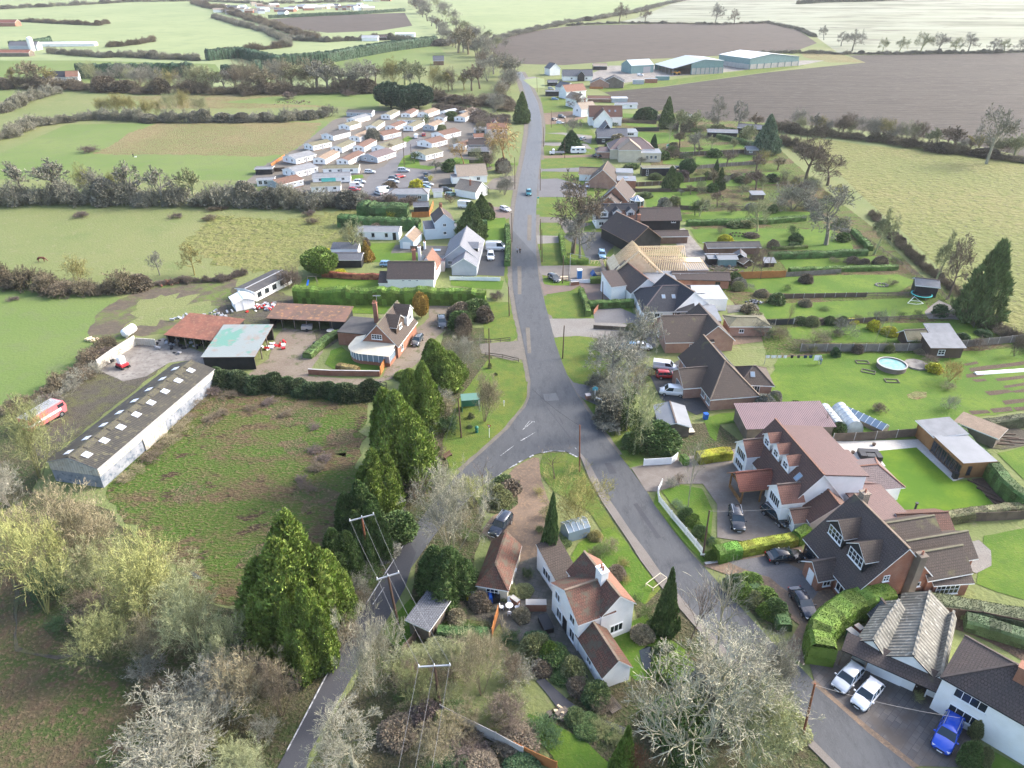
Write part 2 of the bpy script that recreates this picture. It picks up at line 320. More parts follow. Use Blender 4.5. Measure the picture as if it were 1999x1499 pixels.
M['r_dormer']=tiles('tile_dormer',(.24,.115,.08),(.19,.09,.065),(.16,.085,.065),.3,.26)
M['whitetrim']=flat('white_trim',(.84,.84,.83),.5)
M['blacktrim']=flat('black_trim',(.02,.02,.022),.4)
M['greytrim']=flat('grey_trim',(.30,.30,.31),.5)
M['browntrim']=flat('brown_trim',(.10,.06,.04),.6)
M['ridge']=noisy('ridge_tile',(.36,.25,.18),(.27,.18,.13),2,.8,.1)
M['ridgedark']=noisy('ridge_tile_dark',(.13,.10,.085),(.09,.07,.06),2,.8,.1)
M['glass']=flat('window_glass',(.022,.030,.038),.07,0,.7)
M['skyglass']=flat('roof_glass',(.20,.26,.32),.12,0,.8)
M['rooflight']=noisy('rooflight_translucent',(.62,.68,.78),(.52,.58,.68),2,.4,0)
M['polycarb']=noisy('polytunnel_sheet',(.55,.58,.58),(.44,.47,.47),1.2,.35,.1)
M['copper']=noisy('terracotta',(.34,.15,.10),(.28,.12,.08),3,.7,.1)
M['fencebrown']=corrug('fence_brown',(.15,.115,.085),(.105,.08,.06),None,.12,.85,'X',bs=.5,sc=.8)
M['fencegrey']=corrug('fence_grey',(.24,.215,.185),(.17,.15,.125),None,.12,.85,'X',bs=.5,sc=.8)
M['fenceorange']=corrug('fence_orange',(.47,.19,.06),(.38,.15,.05),None,.12,.75,'X',bs=.5,sc=.8)
M['fenceblack']=flat('fence_black',(.03,.032,.036),.6)
M['fencewhite']=noisy('fence_white',(.84,.84,.83),(.76,.76,.75),1,.7,.05)
M['polewood']=noisy('pole_wood',(.105,.062,.042),(.07,.045,.034),1.5,.85,.2)
M['polerust']=noisy('pole_redwood',(.24,.085,.045),(.16,.07,.04),1.5,.85,.2)
M['steel']=flat('galvanised',(.45,.46,.47),.45,.6)
M['wire']=flat('wire',(.22,.22,.22),.6,.1)
M['bark']=foliage('bark',.12,.9)
M['leaf']=foliage('leaf',.4,.6)
M['leafc']=foliage('leaf_clump',.35,.65,9.,.42)
M['twigc']=foliage('twig_clump',.35,.85,5.,.5)
M['twigh']=foliage('twig_hedge',.4,.85,3.,.5)
M['twig']=foliage('twig',.35,.85)
M['rubber']=flat('rubber',(.018,.018,.019),.8)
M['alloy']=flat('alloy',(.45,.46,.48),.35,.8)
M['carpaint']=objcol('car_paint',.25,.15,.5,.8)
M['carglass']=flat('car_glass',(.02,.035,.045),.05,0,.8)
M['lamp']=flat('headlight_glass',(.62,.64,.66),.1,0,.8)
M['tail']=flat('tail_light_red',(.45,.02,.02),.2,0,.6)
M['plain']=objcol('painted',.6,0,.3,var=.2)
M['plastic']=objcol('plastic',.45,0,.4)
M['cloth']=objcol('cloth',.9,0,.1)
M['skin']=flat('skin',(.45,.28,.2),.6)
# ============================================================ GROUND
rng=random.Random(7)
def cat_split(bm):
    bmesh.ops.bisect_plane(bm,geom=bm.verts[:]+bm.edges[:]+bm.faces[:],plane_co=(0,Y0,0),plane_no=(0,1,0),dist=1e-4)
    for v in bm.verts:v.co.z+=ter(v.co.y)
def ragged(w,jit,seg):
    r=random.Random(len(w)*31+int(w[0][0]*7));out=[]
    for i,a in enumerate(w):
        b=w[(i+1)%len(w)];a=Vector(a[:2]);b=Vector(b[:2]);L=(b-a).length;k=max(1,min(160,int(L/seg)))
        nrm=Vector((-(b-a).y,(b-a).x))/max(L,1e-6)
        for q in range(k):
            p=a.lerp(b,q/k);o=0 if q==0 and not jit else(r.gauss(0,.5))*jit
            out.append((p+nrm*o))
    return out
PC=[0]
def patch(name,mat,pts,lv=1,jit=0.,seg=1.5,world=False,raise_=0.):
    PC[0]+=1;lv=lv*2.5+.025*(PC[0]%95)
    w=pts if world else[G(*p)for p in pts]
    if jit:w=ragged(w,jit,seg)
    bm=bmesh.new();vs=[bm.verts.new((p[0],p[1],.004*lv+raise_))for p in w]
    e=[bm.edges.new((vs[i],vs[(i+1)%len(vs)]))for i in range(len(vs))]
    bmesh.ops.triangle_fill(bm,edges=e,use_beauty=True)
    for f in bm.faces:
        if f.normal.z<0:f.normal_flip()
    if raise_:
        base_e=e
        r=bmesh.ops.extrude_edge_only(bm,edges=[x for x in bm.edges if len(x.link_faces)==1])
        for v in[q for q in r['geom']if isinstance(q,bmesh.types.BMVert)]:v.co.z-=raise_
    cat_split(bm);me=bpy.data.meshes.new(name);bm.to_mesh(me);bm.free();me.materials.append(M[mat])
    o=link(name,me);o['kind']='structure';return o
def strip(name,mat,L,Rr,lv=1,jit=0.):return patch(name,mat,L+Rr[::-1],lv,jit)
# base sheet
bm=bmesh.new()
xs=[-6000,-1500,-500,-200,0,200,500,1500,6000];ys=[-60,60,150,250,Y0,700,1200,2500,7000]
gv=[[bm.verts.new((x,y,ter(y)))for x in xs]for y in ys]
for i in range(len(ys)-1):
    for j in range(len(xs)-1):bm.faces.new((gv[i][j],gv[i][j+1],gv[i+1][j+1],gv[i+1][j]))
me=bpy.data.meshes.new('ground');bm.to_mesh(me);bm.free();me.materials.append(M['pasture']);link('ground',me)['kind']='structure'
F_=lambda s:P('f',s)
# far fields
patch('field','far_green',F_('-200 -8 900 -8 900 60 830 90 870 110 560 190 300 150 -200 175'),1)
patch('field','far_green',F_('860 -8 1400 -8 1230 25 1050 56 950 76 880 40'),1)
patch('field','green_field',F_('-100 118 160 118 420 125 440 150 160 160 -100 150'),2)
patch('field','green_field',F_('505 118 640 104 850 85 870 105 860 125 700 135 560 142'),2,.8)
patch('field','palehill',F_('1200 44 1240 36 1350 -8 2300 -8 2300 108 1999 104 1640 106 1585 66 1500 45'),2)
patch('field','plough2',F_('525 38 620 30 790 25 805 50 740 60 640 64 570 56'),2)
patch('field','plough2',F_('935 82 1010 65 1120 50 1300 46 1500 44 1560 60 1595 84 1560 97 1500 104 1230 117 1100 127 990 124 960 100'),2)
patch('field','plough',F_('1175 178 1290 170 1500 141 1690 122 1655 108 1999 103 2400 103 2400 330 1999 305 1860 275 1640 250 1520 240 1400 235 1330 232 1250 215'),2)
patch('field','brownrough',F_('1560 100 1640 105 1690 122 1620 122 1570 112'),3)
patch('field','verge',F_('1160 172 1290 158 1480 134 1560 120 1570 128 1500 140 1290 169 1180 180'),3)
patch('yard','concrete',F_('1140 150 1190 128 1290 128 1400 125 1560 118 1610 118 1560 128 1480 134 1400 142 1300 150 1230 160 1190 168'),3)
patch('meadow','tussock',F_('1520 272 1600 270 1700 285 1860 298 1999 310 2400 350 2400 760 1999 655 1900 600 1820 510 1750 440 1690 390 1650 350 1600 310 1540 295'),2)
# left fields
patch('field','pasture',F_('-150 265 0 225 110 183 240 185 160 215 60 255 -150 300'),1)
patch('field','green_field',F_('-200 178 75 178 60 190 -200 215'),2)
patch('field','brownrough',F_('250 188 420 184 560 178 740 180 740 205 560 210 420 212 300 212'),2,1.5)
patch('field','green_field',F_('430 200 520 190 640 180 740 182 740 212 600 205'),3,1.)
patch('field','green_field',F_('-150 340 0 300 130 243 380 240 640 237 640 262 570 320 480 352 300 350 -150 350'),2)
patch('field','brownrough',F_('255 258 310 240 520 237 628 240 600 275 560 300 500 306 380 302 230 302 182 300 215 285'),3,1.2)
patch('field','tussock',F_('420 420 560 430 690 405 720 420 700 470 600 500 560 540 430 520 350 480'),2,2.)
patch('field','green_field',F_('-250 600 0 556 130 565 260 585 240 640 190 690 120 740 30 800 -200 860'),2)
patch('yard','mud',F_('170 650 205 600 260 570 330 556 460 545 470 600 520 610 540 640 430 640 320 650 260 655 240 690 200 690'),3,.8)
patch('field','pasture',F_('250 640 262 590 330 575 420 590 440 618 350 625 290 640'),4,2.5)
patch('field','scrubfield',F_('200 960 260 900 420 755 560 745 730 750 720 800 700 900 690 1000 640 1100 560 1190 400 1170 330 1110 230 1000'),3,.8)
patch('scrub_ground','undergrowth',F_('-300 850 30 800 110 860 60 960 200 990 330 1110 410 1180 560 1190 700 1010 800 880 880 900 850 1000 745 1130 560 1470 520 1600 -200 1700'),2,.5)
patch('scrub_ground','bracken',F_('-260 950 0 960 40 1100 90 1240 230 1330 330 1420 260 1500 230 1700 -200 1700'),3,.8)
patch('yard','darkdirt',F_('30 800 190 695 215 720 300 700 330 708 90 900 60 880'),4,.4)
patch('scrub_ground','undergrowth',F_('745 1228 800 1240 900 1400 1060 1499 1100 1600 560 1600 640 1420 700 1320'),3,.3)
# farm yard
patch('yard','concrete',F_('190 722 265 675 320 660 400 690 400 718 366 704 330 708 285 735 240 745'),5,.1)
patch('yard','dirt',P('b2','-60 1390 0 1330 100 1270 150 1100 210 1040 420 1060 480 1120 500 1220 420 1330 390 1400 700 1420 920 1420 870 1475 400 1450 0 1420 -150 1400'),5,.15)
patch('yard','darkdirt',P('b2','430 1060 560 1040 700 960 760 1060 730 1110 640 1120 540 1190 480 1200 450 1120'),6,.1)
patch('garden_soil','darkdirt',F_('455 560 520 560 600 590 560 625 520 640 470 640 440 600'),5,.4)
patch('driveway','dirt',P('b2','1000 1270 1060 1180 1180 1180 1150 1100 1300 960 1300 870 1600 880 1560 930 1480 1010 1360 1100 1230 1280 1110 1400 960 1440 900 1480 880 1450 960 1400'),5,.15)
patch('lawn','lawn',P('b2','560 1210 640 1180 720 1240 860 1310 950 1310 930 1360 600 1360 520 1310'),6,.1)
patch('lawn','lawn',P('b2','330 900 460 850 1180 860 1180 940 760 930 480 920'),6,.1)
patch('lawn','lawn',P('b2','270 740 380 660 960 655 930 750 700 745'),6,.1)
patch('lawn','lawn',P('b2','700 410 1050 400 1010 470 1245 480 1230 545 960 545 720 540 700 500'),6,.1)
patch('patio','patio',P('b2','1045 420 1230 400 1260 470 1010 480'),7)
patch('lawn','lawn',P('b2','1520 250 1870 210 1890 430 1830 440 1720 380 1640 310'),6,.1)
patch('driveway','darkdrive',P('b2','1670 470 1730 400 1880 400 1870 560 1860 650 1640 640 1660 540'),6)
patch('lawn','lawn',P('b2','1460 675 1860 685 1840 750 1700 745 1460 720'),6,.1)
patch('driveway','redpave',P('b2','1540 210 1600 130 1940 130 1940 225 1850 220 1700 190'),5,.1)
patch('verge','verge',F_('945 635 950 590 990 590 1005 600 1015 655 1000 668 945 660'),5,.2)
patch('verge','verge',F_('880 920 862 870 880 800 955 700 985 700 1028 712 1034 760 1020 790 990 830 940 880 900 914'),5,.15)
patch('verge','undergrowth',F_('870 640 945 640 960 700 930 740 900 800 880 840 860 900 840 900 830 780 850 700'),4,.3)
patch('driveway','grit',F_('935 672 1024 664 1028 700 1000 704 940 690'),6,.15)
patch('verge','verge',F_('985 430 1004 420 1003 520 992 560 984 540'),5,.1)
# caravan park ground
patch('yard','grit',F_('480 355 520 320 580 290 650 235 700 218 900 212 960 230 960 330 860 365 740 395 620 380 560 372'),4,.4)
patch('road','greydrive',P('a2','1180 1030 1250 1010 1240 1060 1130 1170 1060 1260 1310 1280 1330 1330 1230 1340 1230 1430 1100 1460 900 1480 780 1440 840 1330 900 1270 960 1250 1000 1210 1100 1110'),6)
patch('verge','lawn',P('a2','1060 1250 1110 1170 1210 1150 1230 1240 1370 1250 1300 1275'),7,.1)
patch('verge','lawn',P('a2','700 1320 800 1310 810 1335 720 1350'),7,.1)
patch('verge','lawn',P('a2','1070 1060 1140 1020 1180 1040 1130 1070'),7,.1)
patch('verge','lawn',P('a2','1350 1240 1500 1180 1750 1230 1980 1220 1970 1240 1760 1250 1500 1290'),6,.2)
patch('driveway','grit',P('a2','1780 1340 1990 1310 1985 1430 1700 1420'),6,.1)
# main road: verges first, then the road sheet
patch('verge','verge',F_('1056 190 1100 190 1160 260 1180 330 1190 420 1200 520 1230 560 1240 640 1180 720 1160 748 1100 740 1085 690 1066 620 1050 540 1046 430 1050 350 1057 290 1060 240'),4,.1)
patch('verge','verge',F_('1118 752 1170 748 1240 830 1260 905 1230 912 1210 890 1180 850 1145 800'),5,.1)
UP_L=F_('1004 140 1018 160 1024 180 1029 200 1032 230 1031 260 1025 300 1014 350 1006 400 1001 450 999 500 1001 560 1009 610 1020 660 1030 710 1036 745')
UP_R=F_('1018 140 1030 160 1040 180 1050 200 1057 230 1058 260 1056 300 1050 350 1047 400 1046 450 1047 500 1052 545 1060 580 1073 625 1084 670 1098 710 1114 748')
strip('verge','grit',[(x-9,y)for x,y in UP_L],[(x+7,y)for x,y in UP_R],6,.15)
patch('road','tarmacold',UP_L[:10]+UP_R[:11][::-1],8,.05)
patch('garden_soil','undergrowth',F_('850 975 925 965 945 1000 940 1045 925 1100 880 1200 830 1260 790 1240 810 1120 830 1040'),3,.2)
for s in('520 785 600 780 640 800 600 830 540 830 515 810','420 775 450 770 430 820 380 860 350 880 390 820','560 960 620 940 660 960 600 1000','540 870 590 850 600 880 560 890','440 1080 520 1060 560 1110 500 1140','330 960 380 940 400 960 350 990','650 830 690 840 680 900 650 880'):
    patch('scrub_ground','bracken',F_(s),4,1.2,1.)
patch('road','tarmac',UP_L[9:]+F_('1034 775 1026 795 1010 813 994 836 950 876 900 920 850 975 796 1050 744 1129 713 1179 625 1338 555 1475 520 1540 590 1540 604 1473 660 1370 700 1300 750 1221 791 1148 803 1109 860 1030 929 961 947 945 978 925 1000 911 1041 889 1065 882 1104 882 1130 893 1140 901 1161 932 1182 969 1208 1008 1234 1047 1260 1081 1294 1130 1440 1300 1583 1445 1680 1545 1840 1545 1778 1494 1695 1426 1640 1374 1588 1330 1565 1307 1508 1255 1369 1102 1346 1076 1312 1034 1278 987 1265 964 1229 914 1208 888 1182 852 1146 802 1125 769')+UP_R[10:][::-1],9)
patch('road','tarmacdark',F_('796 1052 744 1130 713 1180 625 1339 555 1476 520 1540 588 1540 603 1473 659 1370 699 1300 749 1221 790 1148 802 1109 812 1080'),10)
strip('verge','grit',F_('1098 710 1110 748 1120 769 1141 802 1176 852 1200 888'),F_('1106 710 1119 748 1131 769 1153 802 1190 852 1214 888'),6,.12)
strip('verge','grit',F_('1024 710 1030 745 1028 775 1020 795 1003 813 986 834 942 874 893 916'),F_('1034 710 1040 745 1037 775 1028 795 1012 815 998 840 955 880 905 925'),6,.15)
patch('road_patch','tarmacdark',F_('1180 905 1192 905 1204 925 1190 926'),10)
patch('road_patch','tarmacold',F_('1060 770 1085 768 1092 782 1064 784'),10)
for s in('1026 640 1034 640 1037 690 1030 690','1010 520 1018 520 1018 575 1011 575','1030 420 1038 420 1037 470 1029 470','1236 985 1244 983 1290 1050 1282 1052','1420 1180 1432 1182 1500 1260 1488 1258'):patch('road_patch','tarmacdark' if s[0]!='1' or s[1]!='0' else 'grit',F_(s),10,.03)
patch('pavement','pavement',F_('1128 880 1150 905 1182 966 1208 1003 1234 1042 1262 1079 1296 1128 1440 1298 1583 1443 1650 1510 1632 1512 1570 1450 1425 1305 1276 1130 1250 1095 1226 1056 1200 1018 1176 982 1150 935'),6,0,raise_=.10)
patch('verge','verge',F_('1060 885 1100 884 1128 893 1146 935 1172 982 1196 1018 1222 1058 1248 1098 1290 1150 1260 1180 1230 1130 1190 1060 1150 1000 1080 960 1052 920'),7,.1)
patch('lawn','lawn',F_('1110 1100 1130 1060 1190 1030 1225 1060 1275 1135 1260 1180 1225 1160 1190 1120'),8,.15)
patch('driveway','brownpath',F_('1005 912 1042 893 1052 895 1056 940 1080 1000 1060 1100 1040 1110 1000 1090 940 1040 960 1010 1000 985 1015 940 990 930'),8,.12)
patch('garden_bed','undergrowth',F_('945 950 985 932 1005 945 1012 985 980 1005 950 1000'),9,.2)
patch('garden_soil','undergrowth',F_('1230 1130 1300 1140 1420 1290 1580 1450 1650 1520 1560 1620 1100 1620 1060 1400 1130 1340 1230 1330 1250 1250'),5,.2)
patch('lawn','lawn',F_('1190 1240 1260 1200 1290 1240 1340 1270 1330 1330 1240 1330 1200 1280'),7,.2)
patch('patio','patio',F_('975 1110 1070 1080 1075 1150 1130 1260 1150 1330 1110 1330 1060 1280 985 1245 965 1180'),8,.1)
patch('patio','darkdirt',F_('880 1175 970 1170 975 1215 960 1240 870 1210'),7,.15)
patch('garden_bed','scrubfield',F_('858 1205 955 1215 960 1250 850 1250'),7,.15)
patch('lawn','lawn',F_('1030 1395 1075 1410 1120 1430 1200 1499 1230 1560 1130 1560 1060 1450 1000 1400'),7,.2)
patch('stream','tarmacdark',F_('1046 1330 1062 1322 1110 1370 1160 1400 1230 1425 1215 1437 1140 1412 1090 1384'),8,.15)
patch('pond','water',P('d3','950 620 1010 590 1080 600 1095 670 1050 740 1000 770 965 700'),9,.1)
patch('verge','lawn',F_('760 1215 800 1170 830 1190 800 1260 775 1270 750 1240'),6,.15)
# right side drives, verges and gardens from near to far
patch('driveway','blockpave',F_('1232 914 1300 898 1420 880 1470 870 1500 960 1560 1040 1470 1060 1400 1050 1400 985 1372 945 1330 945 1285 960 1262 960'),8)
patch('lawn','lawn',F_('1290 958 1330 948 1370 955 1392 1000 1388 1040 1370 1060 1330 1010'),9,.1)
patch('verge','lawn',F_('1276 985 1285 952 1300 990 1390 1090 1372 1098 1340 1065'),7,.1)
patch('driveway','brownpath',F_('1372 1105 1420 1090 1560 1062 1600 1130 1650 1180 1600 1230 1570 1300 1530 1270 1560 1220 1440 1130'),8)
patch('driveway','greydrive',F_('1420 1098 1500 1085 1560 1110 1600 1150 1580 1180 1500 1130'),9,.2)
patch('garden_bed','undergrowth',F_('1420 1140 1450 1130 1545 1200 1530 1240 1490 1225'),9,.1)
patch('driveway','slabs',F_('1578 1290 1640 1270 1900 1400 1890 1499 1790 1496 1700 1425 1640 1373 1590 1330'),8)
patch('pavement','brownpath',F_('1590 1328 1640 1372 1700 1423 1795 1497 1782 1500 1694 1431 1636 1379 1583 1334'),10)
patch('lawn','lawn',F_('1905 1450 1999 1500 2060 1560 1880 1560'),7,.1)
patch('garden_soil','soil',F_('1690 1180 1850 1190 2100 1230 2100 1300 1999 1290 1900 1240'),6,.2)
patch('lawn','lawn',P('d4','1640 120 1700 20 1999 -60 2300 -100 2300 300 1999 240 1800 180'),6,.1)
patch('lawn','lawn',P('c4','1700 1180 1999 1120 2300 1090 2300 1560 1999 1640 1640 1530'),6,.1)
patch('patio','gravel',P('c4','1440 1290 1560 1230 1660 1210 1750 1290 1750 1400 1640 1460 1500 1400'),8,.1)
patch('terrace','whiteslab',P('c4','500 450 640 470 1190 455 1290 440 1330 560 1560 740 1470 770 1180 530 880 545 960 655 820 670 840 720 1120 1050 1140 1080 1000 1110 800 1000 600 640'),7)
patch('lawn','mown',P('c4','885 543 1190 515 1465 768 1600 757 1820 1000 1380 1065 1140 1055 822 668 960 655'),8)
patch('garden_bed','soil',P('c4','1600 750 1720 740 1999 930 1999 990 1830 1005'),8,.1)
patch('garden_soil','darkdirt',P('c4','1560 340 1700 330 1999 380 2200 380 2200 540 1999 500 1850 530 1740 520 1650 440'),7,.2)
patch('lawn','lawn',P('c4','1800 560 1999 510 2300 500 2300 800 1999 760'),7,.1)
patch('lawn','lawn',F_('1480 790 1520 700 1620 690 1800 690 1999 680 2150 680 2150 800 1999 800 1880 820 1850 850 1750 860 1700 850 1640 820 1560 820 1520 800'),6,.3)
patch('garden_soil','undergrowth',F_('1300 830 1400 825 1440 860 1480 870 1420 885 1330 895'),7,.2)
patch('lawn','lawn',P('c3','1430 300 1560 260 1900 240 1850 300 1700 330 1560 340 1530 470 1490 440'),8,.1)
patch('driveway','darkdrive',F_('1270 735 1330 700 1350 740 1390 800 1360 810 1290 780'),7,.1)
patch('driveway','greydrive',P('c3','430 0 480 100 540 160 640 200 700 150 720 60 640 50 500 40'),8,.1)
patch('driveway','gravel',P('b3','255 970 610 970 850 1010 1080 1040 1080 1180 860 1200 650 1230 640 1120 500 1100 320 1110'),7,.1)
patch('driveway','greydrive',P('b3','600 880 760 870 1000 970 1000 1010 620 1000'),8)
patch('driveway','redpave',P('b3','215 700 440 700 830 700 890 820 640 830 560 830 510 720 440 760 240 790'),8)
patch('driveway','pavement',P('b3','190 575 430 570 700 580 740 650 640 690 430 690 215 640'),8,.1)
patch('verge','verge',P('b3','235 800 380 780 500 770 540 940 530 970 330 970 260 930'),9,.05)
patch('verge','verge',P('b3','310 1115 480 1100 600 1110 660 1230 610 1400 570 1470 460 1450 400 1380 350 1280'),9,.05)
patch('verge','verge',P('b3','190 410 360 400 400 560 220 560'),9,.05)
patch('driveway','gravel',P('b3','180 345 370 350 400 410 360 405 190 410'),8)
patch('driveway','darkdrive',P('b3','380 350 560 320 795 320 790 400 720 470 690 530 560 530 520 420 430 390'),8,.05)
patch('driveway','grit',P('b3','180 205 350 210 600 260 400 330 350 250 180 250'),8,.1)
patch('verge','lawn',P('b3','235 690 430 690 430 722 300 722 240 712'),9)
for s in('180 150 330 150 340 190 180 190','185 60 320 60 330 145 180 145'):patch('verge','verge',P('b3',s),9)
for s,m in(('215 1270 570 1255 600 1290 350 1290 215 1285','greydrive'),('225 1170 600 1160 700 1190 580 1180 400 1185 240 1190','brownpath'),('245 1070 380 1070 560 1080 600 1120 245 1090','gravel'),('250 1000 380 995 600 1020 590 1080 380 1010','gravel'),('235 850 500 830 560 880 400 930 250 935','brownpath'),('190 1345 340 1340 560 1400 560 1480 200 1480','greydrive'),('60 590 160 575 220 590 90 610','gravel')):
    patch('driveway',m,P('a3',s),8,.1)
for s in('250 940 370 930 380 990 250 1000','245 1020 380 1010 380 1065 245 1070','235 1100 350 1095 430 1100 420 1130 240 1160','215 1200 400 1190 590 1200 580 1240 215 1265','210 1295 380 1290 380 1335 215 1340'):
    patch('verge','verge',P('a3',s),9,.05)
patch('verge','far_green',P('a3','80 600 180 585 240 590 245 660 160 660'),9,.05)
# back gardens (lawn strips running away from the houses)
patch('garden_soil','scrubfield',F_('1180 230 1290 215 1400 235 1530 240 1520 290 1620 380 1700 440 1800 540 1960 640 1999 660 1999 690 1800 690 1500 700 1480 640 1440 600 1400 560 1380 480 1300 380 1260 300'),3,.3)
for s in('820 850 1000 860 1090 870 1080 890 820 880','830 910 1080 940 1090 960 940 950 870 940','900 990 1290 1000 1290 1060 1050 1085 960 1040','1180 1110 1740 1085 1750 1110 1190 1150','1130 1190 1700 1160 1900 1170 1760 1210 1340 1240 1130 1230','1500 1310 1999 1290 2050 1320 1999 1380 1650 1400 1260 1400 1240 1370','1000 1450 1300 1400 1400 1450 1300 1499 990 1499'):
    patch('lawn','lawn',P('a3',s),6,.15)
for s in('1000 60 1380 40 1480 120 1460 160 1250 170 1010 150','1190 200 1450 170 1740 160 2300 170 2250 230 1300 240 1190 240','1330 300 1700 290 2400 300 2560 430 2560 465 1960 450 1450 420 1400 400','2000 530 2750 500 2850 560 2600 590 2060 600','1560 680 2000 660 2600 640 2900 640 3030 690 2900 770 2300 780 1880 780 1560 750','1850 860 2200 850 2880 820 3080 810 3140 950 2500 960 1860 970 1850 900','2060 1040 2500 1010 3100 1000 3420 970 3700 1080 3300 1140 2400 1150 2080 1120'):
    patch('lawn','lawn',P('b3',s),6,.2)
patch('yard','gravel',P('b3','3090 920 3200 830 3450 950 3400 980 3120 970'),8,.2)
patch('patio','concrete',P('b3','1180 310 1290 290 1450 480 1480 590 1400 570 1260 470'),7,.05)
patch('patio','patio',P('b3','1600 870 1830 860 1860 900 1620 930'),7)
patch('patio','brownpath',P('b3','1650 1080 1860 1060 1880 1140 1650 1170'),7)
def pxbox(reg,s):return P(reg,s)
for s in('1580 1340 1999 1290 2060 1290 2060 1310 1600 1370','1560 1390 1700 1370 1700 1400 1570 1415','1780 1420 2060 1390 2060 1415 1800 1440','1840 1475 2060 1440 2060 1465 1860 1492','1540 1310 1640 1290 1660 1310 1560 1325'):
    patch('garden_bed','soil',P('b4',s),8,.1)
for s in('1700 95 1880 80 1920 100 1740 125','1900 90 2080 65 2080 95 1930 105','1830 165 2080 140 2080 165 1860 195','1580 240 1720 235 1750 255 1610 270','1740 225 1900 210 1920 245 1770 255','1910 215 2080 200 2080 225 1940 240','1600 5 1700 0 1720 15 1640 25'):
    patch('garden_bed','soil',P('c4',s),8,.1)
patch('lawn','brownrough',P('c4','1120 120 1180 95 1270 100 1265 140 1190 160 1130 145'),9,.1)
patch('track','darkdirt',F_('30 1130 38 1160 34 1240 36 1265 70 1275 110 1280 160 1272 200 1290 198 1296 160 1280 110 1288 68 1283 28 1272 28 1240 28 1160 20 1130'),6,.2)
patch('track','tarmacdark',P('c1','1410 1420 1460 1470 1530 1499 1470 1499 1400 1440'),6,.3)
# ------------------------------------------------------------ road markings
def dash(pts,w=.12,lv=11,name='road_marking'):
    g=[G(*p)for p in pts];mb=MB()
    for a,b in zip(g,g[1:]):
        d=(b-a);L=math.hypot(d.x,d.y);n=Vector((-d.y,d.x,0))/L*w/2;z=Vector((0,0,.01*lv+.012))
        mb.poly([a-n+z,b-n+z,b+n+z,a+n+z])
    o=mb.build(name,M['paint'],recalc=False);o['kind']='structure';return o
for s in('0 660 35 640','50 628 78 612','128 590 160 574'):dash(P('c3',s),.28)
for s in('220 556 300 543','340 543 395 546','430 560 490 590'):dash(P('c3',s),.22)
for s in('78 385 130 318','78 385 150 325','130 318 170 326','70 466 172 402','470 518 482 530'):dash(P('c3',s),.09)
for s in('1795 745 1845 708','1895 675 1930 655','1720 795 1760 768','1835 578 1935 503','1985 465 2030 440'):dash(P('c2',s),.10)
dash(F_('748 1127 793 1057'),.13);dash(F_('715 1180 746 1130'),.13);dash(F_('560 1468 628 1338 640 1315'),.14);dash(F_('728 1181 750 1148'),.1)
dash(F_('1210 1012 1240 1060 1262 1090 1290 1130'),.12)
dash(F_('1583 1451 1635 1503'),.15)
patch('road','tarmacdark',P('c3','345 285 355 285 385 335 375 345'),10,.03)
patch('road','tarmacdark',P('c3','255 215 262 215 440 445 432 445'),10,.03)
# haze
hb=MB();hb.box((0,1800,39),(5200,3800,82));hz=hb.build('haze',[])
# ============================================================ BUILDINGS
Z3=Vector((0,0,1));WCACHE={}
def win_mesh(w,h,nx,nz,style):
    k=(round(w,2),round(h,2),nx,nz,style)
    if k in WCACHE:return WCACHE[k]
    t=.07;fr=MB()
    for x in(-w/2+t/2,w/2-t/2):fr.box((x,.03,0),(t,.10,h))
    for z in(-h/2+t/2,h/2-t/2):fr.box((0,.03,z),(w-2*t,.10,t))
    for i in range(1,nx):fr.box((-w/2+w*i/nx,.025,0),(.055,.07,h-2*t))
    for i in range(1,nz):fr.box((0,.022,-h/2+h*i/nz),(w-2*t,.06,.05))
    fr.box((0,.07,-h/2-.04),(w+.12,.18,.06))
    gl=MB();gl.box((0,.012,0),(w-t,.02,h-t))
    c={'w':'whitetrim','b':'blacktrim','g':'greytrim','n':'browntrim'}[style]
    a=fr.build('window',M[c]);b=gl.build('pane',M['glass']);WCACHE[k]=(a.data,b.data)
    bpy.data.objects.remove(a);bpy.data.objects.remove(b);return WCACHE[k]
